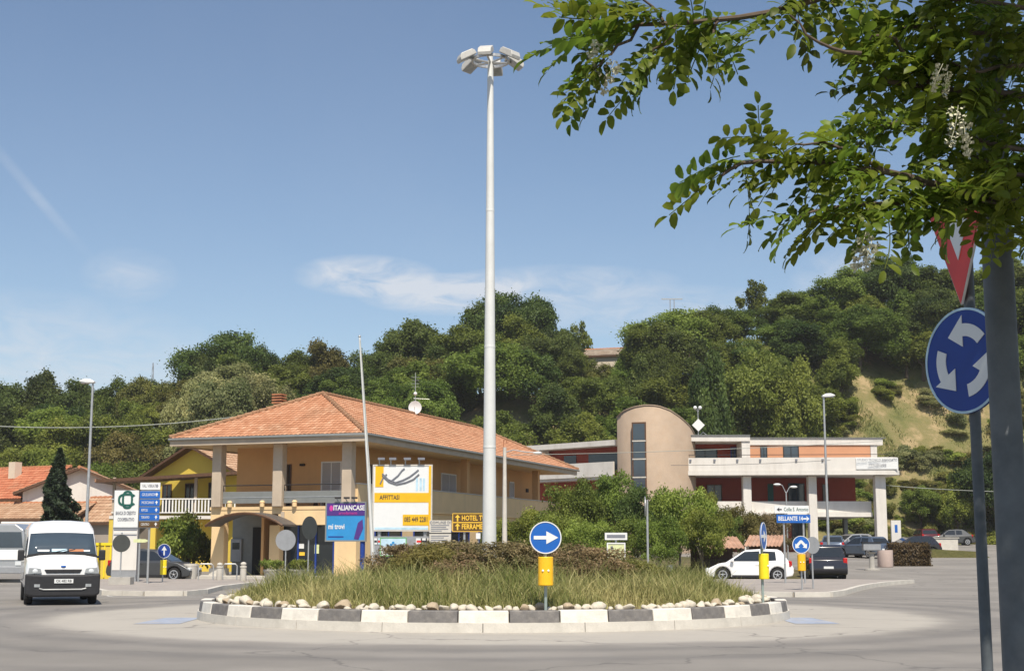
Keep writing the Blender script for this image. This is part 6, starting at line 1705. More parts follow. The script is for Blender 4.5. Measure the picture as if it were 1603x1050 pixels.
l_.build('lattice', M['signgrey'], p2)

# ================================================================== VEHICLES
def wheel_parts(parent, x, y, r, w, side):
    pr = [(r * 0.62, -w / 2), (r * 0.92, -w / 2), (r, -w * 0.3), (r, w * 0.3), (r * 0.92, w / 2), (r * 0.62, w / 2)]
    t = MB().lathe(pr, 24, (x, y, r), 'Y').build('wheel', M['rubber'], parent, smooth=False)
    yo = y + side * w * 0.36
    rm = MB(); rm.lathe([(r * 0.66, -0.02), (r * 0.66, 0.02), (0.02, 0.03), (0.02, -0.02)], 20, (x, yo, r), 'Y') if False else None
    ringm = MB(); vs = []
    ring_ = MB(); ring(ring_, r * 0.52, r * 0.67, -0.03, 0.03, 0, 22)
    rm.add([(a + x, b + yo, c + r) for a, b, c in ring_.v], ring_.f)
    for k in range(5):
        a = 2 * math.pi * k / 5 + 0.3
        rm.tube((x, yo, r), (x + math.cos(a) * r * 0.56, yo, r + math.sin(a) * r * 0.56), r * 0.12, r * 0.10, 6)
    rm.build('rim', M['rim'], t)
    hb = MB(); disc_ = MB(); disc(disc_, r * 0.56, -0.03, 0.0, 0, 20)
    hb.add([(a + x, b + yo - side * 0.04, c + r) for a, b, c in disc_.v], disc_.f); hb.build('brake_disc', M['black'], t)
def car(loc, yaw, label, paint, L=4.0, W=1.72, H=1.48, belt=0.92, style='hatch', group=None, detail=True, name='parked_car'):
    o = empty(name, loc, yaw, label, 'car', group)
    r = 0.31; xr, xf = 0.74, L - 0.80; ra = r + 0.06
    if style == 'hatch': nose, cowl, roof_f, roof_r, tail = (0.66, L - 0.05), 0.765 * L, 0.53 * L, 0.15 * L, 0.035 * L
    elif style == 'mpv': nose, cowl, roof_f, roof_r, tail = (0.80, L - 0.05), 0.79 * L, 0.60 * L, 0.09 * L, 0.03 * L
    else: nose, cowl, roof_f, roof_r, tail = (0.72, L - 0.05), 0.70 * L, 0.52 * L, 0.22 * L, 0.06 * L
    pts = [(0.06, 0.26), (0.0, 0.42), (0.02, 0.62), (tail - 0.02, belt - 0.02), (tail + 0.1, belt), (0.4 * L, belt - 0.03), (cowl, belt - 0.02), (cowl + 0.35 * (L - cowl), belt - 0.07), (L - 0.22, nose[0] - 0.02), (L - 0.06, nose[0] - 0.12), (L, 0.48), (L - 0.03, 0.26), (L - 0.12, 0.20)]
    def arch(c):
        return [(c + ra * math.cos(a), r + ra * math.sin(a)) for a in [R(-18) + R(216) * i / 10 for i in range(11)]]
    lo = [(x, z) for x, z in arch(xf)] + [(x, z) for x, z in arch(xr)]
    pts += lo
    MB().prism(pts, -W / 2, W / 2).build('body', paint, o, bevel=0.055, smooth=True, seg=3)
    wb, wr = W / 2 - 0.045, W / 2 - 0.24
    def hw(z): return wb + (wr - wb) * (z - belt) / (H - belt)
    prof = [(tail + 0.03, belt - 0.03), (roof_r - 0.06, H - 0.10), (roof_r + 0.12, H - 0.02), ((roof_f + roof_r) / 2, H), (roof_f, H - 0.045), (roof_f + 0.2, H - 0.14), (cowl + 0.02, belt - 0.03)]
    vs = []; n = len(prof)
    for sg in (-1, 1):
        for x, z in prof: vs.append((x, sg * hw(z), z))
    fs = [tuple(range(n)), tuple(range(n, 2 * n))[::-1]] + [(i + 1, i, n + i, n + i + 1) for i in range(n - 1)]
    MB().add(vs, fs).build('cabin', paint, o, bevel=0.045, smooth=True, seg=3)
    # glass, set just proud of the pillars
    def side(sg, poly, nm='side_window'):
        a = [(x, sg * (hw(z) + 0.006), z) for x, z in poly]; b = [(x, sg * (hw(z) - 0.02), z) for x, z in poly]
        k = len(poly); f_ = [tuple(range(k)), tuple(range(k, 2 * k))[::-1]] + [(i, (i + 1) % k, k + (i + 1) % k, k + i) for i in range(k)]
        MB().add(a + b, f_).build(nm, M['glass'], o)
    zt_, zb_ = H - 0.13, belt + 0.035
    xm = (roof_f + roof_r) / 2 + 0.12
    for sg in (-1, 1):
        side(sg, [(xm + 0.05, zb_), (cowl - 0.22, zb_), (roof_f + 0.08, zt_), (xm + 0.05, zt_ + 0.03)])
        side(sg, [(roof_r + 0.18, zb_ + 0.04), (xm - 0.05, zb_), (xm - 0.05, zt_ + 0.03), (roof_r + 0.22, zt_)])
        if detail:
            bx('mirror', (cowl - 0.30, sg * (W / 2 + 0.07), belt + 0.08), (0.14, 0.20, 0.14), paint, o, bevel=0.03)
            bx('door_handle', (xm + 0.18, sg * (W / 2 + 0.005), belt - 0.13), (0.16, 0.03, 0.03), M['black'] if paint is not M['carwhite'] else M['carwhite'], o)
            b2('door_gap', (xm - 0.006, sg * (W / 2) - 0.004, 0.32), (xm + 0.006, sg * (W / 2) + 0.003, belt - 0.06), M['black'], o)
            b2('sill_trim', (xr + ra + 0.05, sg * (W / 2) - 0.01, 0.2), (xf - ra - 0.05, sg * (W / 2) + 0.008, 0.3), M['black'], o)
    def band(p0, p1, nm, t0=0.12, t1=0.9, mm='glass', k=0.88):
        (xa, za), (xb_, zb2) = p0, p1; nx, nz = (zb2 - za), -(xb_ - xa); l_ = math.hypot(nx, nz); nx, nz = nx / l_, nz / l_
        if nz < 0 and nm != 'rear_window' : nx, nz = -nx, -nz
        if nm == 'rear_window' and nx > 0: nx, nz = -nx, -nz
        v = []
        for off in (0.012, -0.03):
            for t in (t0, t1):
                x, z = xa + (xb_ - xa) * t + nx * off, za + (zb2 - za) * t + nz * off
                for sg in (-1, 1): v.append((x, sg * hw(z) * k, z))
        MB().add(v, [(0, 1, 3, 2), (4, 6, 7, 5), (0, 4, 5, 1), (2, 3, 7, 6), (0, 2, 6, 4), (1, 5, 7, 3)]).build(nm, M[mm], o)
    band(prof[-1], prof[-2], 'windscreen', 0.1, 0.97)
    band(prof[0], prof[1], 'rear_window', 0.22, 0.92)
    for sg in (-1, 1):
        bx('headlight', (L - 0.16, sg * (W / 2 - 0.2), nose[0] - 0.12), (0.3, 0.34, 0.13), M['lamp'], o, bevel=0.03)
        bx('tail_light', (tail + 0.02, sg * (W / 2 - 0.10), belt - 0.1), (0.16, 0.2, 0.30), M['tail'], o, bevel=0.03)
    bx('number_plate', (-0.005, 0, 0.58), (0.02, 0.46, 0.11), M['signwhite'], o); bx('number_plate', (L + 0.003, 0, 0.42), (0.02, 0.46, 0.11), M['signwhite'], o)
    bx('grille', (L - 0.02, 0, 0.56), (0.06, 0.7, 0.1), M['black'], o)
    for x in (xr, xf):
        for sg in (-1, 1):
            wheel_parts(o, x, sg * (W / 2 - 0.11), r, 0.2, sg)
            disc_ = MB(); disc(disc_, ra - 0.005, -0.02, 0.02, 0, 20)
            MB().add([(a + x, b + sg * (W / 2 - 0.3), c + r) for a, b, c in disc_.v], disc_.f).build('wheel_well', M['black'], o)
    b2('underbody', (0.3, -W / 2 + 0.2, 0.16), (L - 0.3, W / 2 - 0.2, 0.3), M['black'], o)
    return o
def put_car(px, Y, yaw, label, paint, **k):
    x = xat(px, Y); L = k.get('L', 4.0)
    d = Vector((math.cos(yaw), math.sin(yaw), 0)) * (L / 2)
    return car((x - d.x, Y - d.y, ground_z(x, Y)), yaw, label, paint, **k)
put_car(1172, 66.5, R(180 - 9), 'white hatchback parked side on behind the right arrow sign', M['carwhite'], L=4.03, W=1.72, H=1.49, belt=0.89)
put_car(1286, 69.5, R(86), 'black people carrier parked behind the street lamp', M['carblack'], L=4.2, W=1.80, H=1.66, belt=0.98, style='mpv')
put_car(243, 67.5, R(-6), 'dark grey hatchback parked behind the bank totem', M['cargrey'], L=4.1, W=1.75, H=1.50)
put_car(1331, 110.5, R(200), 'silver car parked under the modern block', M['carsilver'], L=4.1)
put_car(1352, 100.0, R(118), 'blue grey car at the car park mouth by the bin', M['carblue'], L=4.2)
put_car(1424, 102.0, R(190), 'black car parked behind the brown hedge', M['carblack'], L=4.2)
put_car(1446, 135.0, R(95), 'maroon car far up in the car park', M['carred'], L=4.1)
put_car(1486, 133.0, R(175), 'long dark car far up in the car park beside the lamp', M['cargrey'], L=4.5, style='saloon')
put_car(1305, 104.0, R(75), 'dark car nose out under the stilts of the modern block', M['carblue'], L=4.2)

# ---- the white van coming round the junction
YV = 39.4; xv = xat(101, YV)
yaw = math.atan2(-YV, -xv) + R(3)
van = empty('white_van', (xv, YV, 0), yaw + math.pi / 2, 'white high roofed delivery van driving towards the camera', 'van')
# local frame: front looks to -y, x to the right as seen, origin under the front bumper
def vsec(y, pts):   # half outline (x, z) from bottom to top, mirrored
    return [(-x, y, z) for x, z in pts[::-1]] + [(x, y, z) for x, z in pts]
W2 = 0.985
secs = [
    vsec(0.06, [(0.80, 0.62), (0.88, 0.70), (0.90, 0.88), (0.84, 0.98), (0.55, 1.02), (0.25, 1.03)]),
    vsec(0.20, [(0.90, 0.55), (0.955, 0.66), (0.965, 0.95), (0.90, 1.07), (0.55, 1.12), (0.25, 1.13)]),
    vsec(0.70, [(0.93, 0.40), (W2, 0.60), (W2, 1.05), (0.935, 1.22), (0.60, 1.30), (0.25, 1.32)]),
    vsec(1.02, [(0.93, 0.40), (W2, 0.60), (W2, 1.10), (0.955, 1.30), (0.62, 1.36), (0.25, 1.38)]),
    vsec(1.62, [(0.93, 0.40), (W2, 0.60), (W2, 1.10), (0.90, 1.90), (0.74, 1.985), (0.25, 2.01)]),
    vsec(1.85, [(0.93, 0.40), (W2, 0.60), (W2, 1.10), (0.895, 2.05), (0.76, 2.22), (0.25, 2.27)]),
    vsec(2.25, [(0.93, 0.40), (W2, 0.60), (W2, 1.10), (0.90, 2.12), (0.78, 2.31), (0.25, 2.35)]),
    vsec(5.30, [(0.93, 0.40), (W2, 0.60), (W2, 1.10), (0.91, 2.12), (0.79, 2.31), (0.25, 2.35)]),
    vsec(5.45, [(0.90, 0.45), (0.95, 0.60), (0.95, 1.10), (0.88, 2.08), (0.76, 2.27), (0.25, 2.31)])]
vs = []; fs = []; n = 12
for s_ in secs: vs += s_
for k in range(len(secs) - 1):
    for i in range(n):
        a, b = k * n + i, k * n + (i + 1) % n
        fs.append((a, b, b + n, a + n))
fs += [tuple(range(n))[::-1], tuple(range((len(secs) - 1) * n, len(secs) * n))]
vb = MB().add(vs, fs).build('body', M['carwhite'], van, bevel=0.03, smooth=True, seg=2)
# windscreen between the 1.02 and 1.62 sections
def lerp2(a, b, t): return a + (b - a) * t
def scr(t, xk, off=0.012):
    y = lerp2(1.02, 1.62, t); z = lerp2(1.385, 2.01, t) - 0.03 * xk * xk; x = lerp2(0.93, 0.86, t) * xk
    return (x, y - off + 0.10 * xk ** 2 * 0.0, z + off * 0.6)
g_ = MB(); vs = []; fs = []; nx = 8
for t in (0.02, 0.5, 0.97):
    for i in range(nx + 1): vs.append(scr(t, -1 + 2 * i / nx))
for j in range(2):
    for i in range(nx): fs.append((j * (nx + 1) + i, j * (nx + 1) + i + 1, (j + 1) * (nx + 1) + i + 1, (j + 1) * (nx + 1) + i))
ws = g_.add(vs, fs).build('windscreen', M['bluegl'], van, smooth=True)
so = ws.modifiers.new('s', 'SOLIDIFY'); so.thickness = 0.012
# black scuttle below the glass and papers on the dashboard
MB().prism([(0.955, 1.30), (0.62, 1.375), (0.25, 1.395), (-0.25, 1.395), (-0.62, 1.375), (-0.955, 1.30), (-0.945, 1.36), (-0.6, 1.425), (0.6, 1.425), (0.945, 1.36)], 0.97, 1.05).build('scuttle', M['black'], van)
for x, w_, h_, mm in ((-0.55, 0.32, 0.07, 'signwhite'), (-0.08, 0.42, 0.11, 'paleblue'), (0.42, 0.4, 0.09, 'terracotta'), (0.66, 0.3, 0.06, 'signwhite')):
    p0 = scr(0.15, x, 0.026)
    q = MB().box((0, 0, 0), (w_, 0.012, h_), M=Matrix.Rotation(R(-44), 3, 'X')).build('dashboard_paper', M[mm], van, loc=(p0[0], p0[1], p0[2]))
for sg in (-1, 1):
    MB().path([(sg * 0.1 - 0.2, 0.99, 1.42), (sg * 0.1 + 0.25, 1.10, 1.52)], 0.012, 5).build('wiper', M['black'], van)
    hl = MB().prism([(sg * 0.56, 0.86), (sg * 0.60, 1.01), (sg * 0.90, 1.03), (sg * 0.925, 0.84)], 0.005, 0.30).build('headlight', M['lampglass'], van, bevel=0.02)
    MB().ball((sg * 0.74, 0.02, 0.93), (0.085, 0.03, 0.07), 14, 8).build('reflector', M['lamp'], hl, smooth=True)
    st_ = MB().box((sg * 1.10, 1.12, 1.36), (0.18, 0.10, 0.30)).build('mirror', M['black'], van, bevel=0.03)
    MB().tube((sg * 0.95, 1.15, 1.30), (sg * 1.06, 1.12, 1.33), 0.03, 0.03, 6).build('mirror_arm', M['black'], st_)
    for y in (0.98, 4.35): wheel_parts(van, sg * 0.86, 0, 0.33, 0.2, sg) if False else None
    for y in (0.95, 4.35):
        t = MB().lathe([(0.2, -0.11), (0.31, -0.11), (0.34, -0.07), (0.34, 0.07), (0.31, 0.11), (0.2, 0.11)], 24, (0, 0, 0), 'Y').build('wheel', M['rubber'], van)
        t.location = (sg * 0.86, y, 0.34); t.rotation_euler = (0, 0, R(90))
        q = MB(); disc(q, 0.2, -0.08, 0.08, 0, 20); q.build('rim', M['rim'], t)
    # cab door glass
    MB().add([(sg * 0.985, 1.25, 1.28), (sg * 0.985, 2.05, 1.28), (sg * 0.915, 2.02, 1.88), (sg * 0.925, 1.62, 1.82)], [(0, 1, 2, 3)]).build('side_window', M['glass'], van).modifiers.new('s', 'SOLIDIFY').thickness = 0.012
    MB().prism([(sg * 0.60, 0.50), (sg * 0.75, 0.50), (sg * 0.75, 0.58), (sg * 0.60, 0.58)], -0.075, -0.05).build('fog_lamp', M['lampglass'], van)
bu = MB().prism([(-0.99, 0.86), (-0.60, 0.83), (0.60, 0.83), (0.99, 0.86), (0.985, 0.30), (0.85, 0.24), (-0.85, 0.24), (-0.985, 0.30)], -0.06, 0.34).build('bumper', M['black'], van, bevel=0.05, seg=3)
MB().path([(-0.62, -0.07, 0.46), (-0.5, -0.075, 0.43), (0.5, -0.075, 0.43), (0.62, -0.07, 0.46)], 0.02, 6).build('bumper_strip', M['galv'], bu)
pl_ = MB().box((0.02, -0.075, 0.66), (0.50, 0.02, 0.115)).build('number_plate', M['signwhite'], van)
text('lettering', 'CK 482 RB', 0.095, M['ink'], pl_, (0.02, -0.089, 0.66), sx=0.95)
MB().prism([(-0.50, 0.975), (-0.44, 0.875), (0.44, 0.875), (0.50, 0.975)], 0.035, 0.12).build('grille', M['black'], van, bevel=0.01)
MB().ball((0, 0.06, 1.055), (0.075, 0.03, 0.03), 12, 6).build('badge', M['signblue'], van, smooth=True)
MB().box2((-0.86, 0.35, 0.22), (0.86, 5.2, 0.45)).build('underbody', M['black'], van)

# ---- things parked behind the van
Yk = 64
x0, x1 = xat(-30, Yk), xat(40, Yk)
tk = empty('parked_truck', ((x0 + x1) / 2, Yk, 0), 0, 'parked white truck with grey glass cab at the left edge', 'truck')
w = x1 - x0
MB().prism([(-w / 2, 0.45), (w / 2, 0.45), (w / 2, 1.6), (w / 2 - 0.12, 2.35), (w / 2 - 0.5, 2.62), (-w / 2 + 0.5, 2.62), (-w / 2 + 0.12, 2.35), (-w / 2, 1.6)], 0, 2.2).build('cab', M['carsilver'], tk, bevel=0.06)
MB().prism([(-w / 2 + 0.12, 1.55), (w / 2 - 0.12, 1.55), (w / 2 - 0.22, 2.25), (-w / 2 + 0.22, 2.25)], -0.02, 0.03).build('windscreen', M['bluegl'], tk)
b2('hood', (-w / 2 + 0.02, -0.05, 1.0), (w / 2 - 0.02, -0.002, 1.45), M['carwhite'], tk, bevel=0.02)
b2('bumper', (-w / 2, -0.12, 0.4), (w / 2, 0.0, 0.72), M['signgrey'], tk, bevel=0.03)
for sg in (-1, 1):
    bx('headlight', (sg * (w / 2 - 0.25), -0.06, 0.86), (0.3, 0.08, 0.18), M['lamp'], tk)
    bx('mirror', (sg * (w / 2 + 0.12), -0.02, 1.9), (0.16, 0.1, 0.4), M['black'], tk)
    q = MB().lathe([(0.2, -0.13), (0.4, -0.13), (0.43, -0.08), (0.43, 0.08), (0.4, 0.13), (0.2, 0.13)], 20, (0, 0, 0), 'Y').build('wheel', M['rubber'], tk); q.location = (sg * (w / 2 - 0.2), 0.9, 0.43); q.rotation_euler = (0, 0, R(90))
    disc(MB(), 0.2, -0.05, 0.05, 0).build('rim', M['rim'], q)
b2('cargo_box', (-w / 2, 2.3, 0.7), (w / 2, 5.5, 2.75), M['offwhite'], tk, bevel=0.04)
# yellow container
x0, x1 = xat(149, 70), xat(180, 70)
yc = b2('yellow_skip', (x0, 70, 0.0), (x1, 71.4, zat(850, 70)), M['yellowwall'], None, bevel=0.03); tag(yc, 'yellow container standing between the van and the bank totem', 'container')
b2('rim', (x0 - 0.05, 69.95, zat(850, 70) - 0.1), (x1 + 0.05, 71.45, zat(850, 70) + 0.03), M['limeyellow'], yc)
for k in range(3):
    xx = x0 + (x1 - x0) * (0.2 + 0.3 * k); b2('rib', (xx - 0.03, 69.96, 0.1), (xx + 0.03, 69.998, zat(850, 70) - 0.12), M['limeyellow'], yc)

# ================================================================== FOREGROUND: SIGN, POST, ROBINIA
YS = 7.6
ps = at(1497, 562, YS)
# facing left, its post showing right of the middle below
rs_ = R(-63)
sg_ = empty('roundabout_sign', (ps.x + 0.07, YS + 0.06, 0), rs_, 'big round blue roundabout sign with three circling white arrows under a give way triangle', 'road sign')
zc = ps.z; r_ = 0.292
MB().tube((0, 0.05, -0.2), (0, 0.05, zc + 1.15), 0.03, 0.03, 14).build('pole', M['darkpole'], sg_, smooth=True)
pt_ = disc(MB(), r_, -0.012, 0.004, zc, 56).build('plate', M['signdark'], sg_)
ring(MB(), r_ * 0.955, r_ * 1.0, -0.016, -0.0125, zc, 56).build('rim', M['paleblue'], pt_)
for k in range(3):
    a0 = R(38) + k * R(120); vs = []; fs = []; n = 12; a = MB()
    R1, R2 = r_ * 0.46, r_ * 0.70
    # shaft sweeps counter-clockwise as seen, ending in a wide head
    out = []; inn2 = []
    for i in range(n + 1):
        t = a0 + R(52) * i / n
        out.append((math.cos(t) * R2, zc + math.sin(t) * R2)); inn2.append((math.cos(t) * R1, zc + math.sin(t) * R1))
    te = a0 + R(52); tt_ = te + R(38)
    head = [(math.cos(te) * r_ * 0.86, zc + math.sin(te) * r_ * 0.86), (math.cos(tt_) * r_ * 0.60, zc + math.sin(tt_) * r_ * 0.60), (math.cos(te) * r_ * 0.26, zc + math.sin(te) * r_ * 0.26)]
    a.prism(out + head + inn2[::-1], -0.017, -0.0125); a.build('arrow', M['signwhite'], pt_)
zt0, zt1 = zat(473, YS), zat(306, YS)
hh_ = zt1 - zt0; hw_ = hh_ * 0.577
tri = lambda k: [(0, zt0 + hh_ * (1 - k) * 0.667), (hw_ * k, zt1 - hh_ * (1 - k) * 0.333), (-hw_ * k, zt1 - hh_ * (1 - k) * 0.333)]
tp = MB().prism(tri(1.0), -0.012, 0.004).build('give_way_plate', M['red'], sg_)
tp.rotation_euler = (0, 0, R(-17))
MB().prism(tri(0.38), -0.017, -0.0125).build('white_field', M['signwhite'], tp)
e_ = MB(); q = tri(1.0)
for i in range(3):
    (xa, za), (xb_, zb2) = q[i], q[(i + 1) % 3]; e_.tube((xa, -0.004, za), (xb_, -0.004, zb2), 0.008, 0.008, 6)
e_.build('plate_edge', M['galv'], tp)
for z in (zc + 0.12, zc - 0.12, zt1 - 0.12): bx('clamp', (0, 0.03, z), (0.12, 0.05, 0.04), M['galv'], sg_)
# grey metal post close by
YP = 4.45; xp = at(1573, 620, YP).x
po = empty('grey_post', (xp, YP, 0), 0, 'thick smooth slate grey metal post at the right edge of the picture', 'post')
MB().tube((0, 0, -0.1), (0, 0, 3.9), 0.050, 0.047, 28).build('shaft', M['darkpole'], po, smooth=True)
MB().lathe([(0.06, 0), (0.085, 0.02), (0.085, 0.06), (0.052, 0.12)], 20).build('collar', M['darkpole'], po, smooth=True)
MB().ball((0, 0, 3.9), (0.047, 0.047, 0.03)).build('cap', M['darkpole'], po, smooth=True)

# robinia: trunk just outside the picture, boughs hanging into it
rb_ = random.Random(2024)
tree_o = empty('robinia_tree', (3.05, 4.9, 0), 0, 'robinia with feathery leaves and white blossom hanging in from the right', 'tree')
T0 = Vector((3.05, 4.9, 0))
def tl_(p): return Vector(p) - T0
MB().path([(0, 0, -0.2), (0.03, 0.02, 1.0), (-0.02, 0.05, 2.0), (0.02, 0.0, 3.0), (-0.05, -0.05, 4.2), (-0.1, -0.1, 5.6)], [0.16, 0.13, 0.115, 0.10, 0.07, 0.03], 12).build('trunk', M['bark'], tree_o, smooth=True)
def leaf_frond(seed):
    """one pinnate robinia leaf along +x, drooping, leaflets in pairs"""
    rr = random.Random(seed); V = []; Fc = []; tone = []
    npair = rr.choice((6, 7, 8)); Lr = 0.0235 * npair + 0.015
    def rach(s): return Vector((s * Lr, 0.012 * math.sin(s * 3 + seed), -0.22 * Lr * s * s))
    for i in range(8):
        a, b = rach(i / 8), rach((i + 1) / 8); base = len(V); w = 0.0016
        V += [a + Vector((0, w, 0)), a + Vector((0, -w, 0)), b + Vector((0, -w, 0)), b + Vector((0, w, 0)), a + Vector((0, 0, w)), b + Vector((0, 0, w))]
        Fc += [(base, base + 1, base + 2, base + 3), (base + 1, base + 4, base + 5, base + 2), (base + 4, base, base + 3, base + 5)]; tone += [0.75] * 6
    spots = [((k + 0.8) / (npair + 0.5), sg) for k in range(npair) for sg in (-1, 1)] + [(1.0, 0)]
    for s, sg in spots:
        p = rach(s); L = rr.uniform(0.039, 0.052) * (0.8 if s < 0.25 else 1.0); wd = L * rr.uniform(0.46, 0.58)
        d = Vector((0.42, sg * 0.9, rr.uniform(-0.35, 0.15))).normalized() if sg else Vector((1, 0, -0.5)).normalized()
        d = (d + Vector((rr.uniform(-0.15, 0.15), rr.uniform(-0.15, 0.15), rr.uniform(-0.2, 0.2)))).normalized()
        nn = Vector((rr.uniform(-0.3, 0.3), rr.uniform(-0.3, 0.3), 1)); sd2 = d.cross(nn).normalized(); up2 = sd2.cross(d)
        base = len(V); p = p + d * 0.004
        for t, ww, h in ((0, 0, 0), (0.18, 0.7, 0.04), (0.5, 1.0, 0.07), (0.82, 0.72, 0.03), (1.0, 0, -0.06)):
            c = p + d * (L * t) + up2 * (L * h)
            if ww == 0: V.append(c)
            else: V += [c + sd2 * (wd / 2 * ww) + up2 * (0.12 * wd * ww), c, c - sd2 * (wd / 2 * ww) + up2 * (0.12 * wd * ww)]
        b = base
        Fc += [(b, b + 1, b + 2), (b, b + 2, b + 3), (b + 1, b + 4, b + 5, b + 2), (b + 2, b + 5, b + 6, b + 3), (b + 4, b + 7, b + 8, b + 5), (b + 5, b + 8, b + 9, b + 6), (b + 7, b + 10, b + 8), (b + 8, b + 10, b + 9)]
        tone += [min(1, max(0, rr.gauss(0.45, 0.22)))] * 11
    return [tuple(v) for v in V], Fc, tone
FR = []
for k in range(7):
    V, Fc, tn = leaf_frond(900 + k); me = bpy.data.meshes.new('leaf'); me.from_pydata(V, [], Fc); me.update()
    a = me.attributes.new('tone', 'FLOAT', 'POINT'); a.data.foreach_set('value', tn); me.materials.append(FOL['robinia']); me.polygons.foreach_set('use_smooth', [True] * len(me.polygons))
    FR.append((me, np.array(V), Fc, tn))
# boughs: photo positions with their distance
boughs = [
    ([(1780, -120, 4.6), (1560, -70, 4.2), (1400, -30, 4.0), (1250, 8, 3.85), (1160, 25, 3.8), (1090, 33, 3.8), (1000, 42, 3.8), (955, 48, 3.8), (925, 46, 3.8)], 0.011, 0.55, 1.0),
    ([(1000, 42, 3.8), (985, 62, 3.75), (955, 82, 3.7), (938, 98, 3.7), (928, 112, 3.7)], 0.004, 0.0, 1.0),
    ([(1060, 36, 3.8), (1045, 58, 3.75), (1025, 80, 3.75), (1015, 98, 3.75)], 0.004, 0.0, 1.0),
    ([(1125, 30, 3.8), (1115, 45, 3.8), (1112, 62, 3.8), (1116, 78, 3.8)], 0.004, 0.0, 0.9),
    ([(945, 48, 3.8), (925, 22, 3.8), (905, 8, 3.8)], 0.004, 0.0, 1.0),
    ([(1040, 38, 3.8), (1020, 10, 3.8), (985, -15, 3.8)], 0.004, 0.0, 1.0),
    ([(1345, 84, 3.7), (1300, 78, 3.7), (1262, 56, 3.7), (1240, 26, 3.7)], 0.005, 2.0, 0.0),
    ([(1400, -30, 4.0), (1340, -22, 3.9), (1300, -12, 3.9)], 0.005, 0.3, 0.5),
    ([(1310, -30, 3.9), (1290, -12, 3.9), (1306, 5, 3.9)], 0.003, 0.3, 0.4),
    ([(1800, 170, 4.5), (1600, 150, 4.2), (1460, 140, 4.0), (1410, 132, 3.95), (1380, 118, 3.9), (1362, 100, 3.9)], 0.013, 0.25, 0.9),
    ([(1460, 140, 4.0), (1420, 90, 3.9), (1400, 60, 3.85), (1375, 52, 3.8), (1360, 66, 3.8)], 0.006, 0.1, 1.2),
    ([(1800, 60, 4.6), (1620, 55, 4.3), (1520, 50, 4.1), (1440, 40, 4.0), (1390, 45, 4.0)], 0.010, 0.1, 1.3),
    ([(1800, 380, 4.4), (1640, 330, 4.1), (1500, 295, 3.9), (1380, 268, 3.8), (1290, 256, 3.75), (1220, 250, 3.7), (1160, 256, 3.7), (1130, 272, 3.7)], 0.012, 0.1, 1.25),
    ([(1380, 268, 3.8), (1330, 235, 3.75), (1290, 225, 3.7), (1225, 222, 3.7)], 0.005, 0.0, 1.2),
    ([(1450, 285, 3.85), (1400, 320, 3.8), (1330, 322, 3.75), (1275, 330, 3.7), (1245, 345, 3.7)], 0.006, 0.05, 1.0),
    ([(1500, 295, 3.9), (1455, 318, 3.85), (1415, 325, 3.8), (1365, 335, 3.8)], 0.005, 0.0, 1.1),
    ([(1640, 300, 4.0), (1590, 315, 3.95), (1540, 318, 3.9)], 0.006, 0.0, 0.8),
    ([(1640, 240, 4.2), (1560, 225, 4.0), (1470, 205, 3.9), (1410, 190, 3.85), (1370, 200, 3.8)], 0.008, 0.0, 1.3),
    ([(1700, 110, 4.3), (1600, 100, 4.1), (1530, 110, 4.0), (1480, 95, 3.95)], 0.008, 0.0, 1.2),
    ([(1700, 285, 4.3), (1620, 280, 4.1), (1560, 260, 4.0), (1510, 240, 3.95)], 0.008, 0.0, 1.2),
    ([(1700, 20, 4.3), (1620, 15, 4.1), (1560, 5, 4.0), (1500, 0, 3.95), (1440, 5, 3.9)], 0.008, 0.0, 1.2),
    ([(1700, 350, 4.1), (1650, 365, 4.0), (1612, 375, 3.9)], 0.006, 0.0, 0.9)]
fronds = []
def add_frond(p, tang, size=1.0):
    side = Vector((rb_.uniform(-1, 1), rb_.uniform(-1, 1), rb_.uniform(-0.9, 0.5)))
    d = (tang * 0.6 + side * 0.8 + Vector((-0.15, 0, 0.0))).normalized()
    fronds.append((p, d, rb_.uniform(-0.9, 0.9), rb_.uniform(0.8, 1.15) * size))
for bi, (pts_, r0, bare, dens) in enumerate(boughs):
    P3 = [at(*q) for q in pts_]
    # smooth the line a little
    pts2 = []
    for a, b in zip(P3, P3[1:]):
        pts2 += [a.lerp(b, t) for t in (0, 0.5)]
    pts2.append(P3[-1])
    pts2 = [p + Vector((rb_.uniform(-1, 1), rb_.uniform(-1, 1), rb_.uniform(-1, 1))) * 0.006 for p in pts2]
    n = len(pts2)
    MB().path([tl_(p) for p in pts2], [r0 * (1 - 0.75 * i / (n - 1)) + 0.0012 for i in range(n)], 7).build('branch', M['bark'], tree_o, smooth=True)
    if dens <= 0: continue
    Ltot = sum((b - a).length for a, b in zip(pts2, pts2[1:])); walk = 0
    for a, b in zip(pts2, pts2[1:]):
        seg_ = (b - a).length; m_ = 0
        while m_ < seg_:
            f = (walk + m_) / Ltot
            if f >= bare:
                p = a + (b - a) * (m_ / seg_)
                add_frond(p, (b - a).normalized())
                if rb_.random() < 0.3: add_frond(p + Vector((rb_.uniform(-1, 1), rb_.uniform(-1, 1), rb_.uniform(-1, 1))) * 0.05, (b - a).normalized())
            m_ += 0.056 / dens
        walk += seg_
# join the boughs to the trunk
for q in ((1780, -120, 4.6), (1800, 170, 4.5), (1800, 60, 4.6), (1800, 380, 4.4)):
    e = tl_(at(*q)); s_ = Vector((0, 0, max(1.5, e.z - 0.5)))
    MB().path([s_, s_.lerp(e, 0.5) + Vector((0, 0, -0.04)), e], [0.04, 0.02, 0.013], 8).build('bough', M['bark'], tree_o, smooth=True)
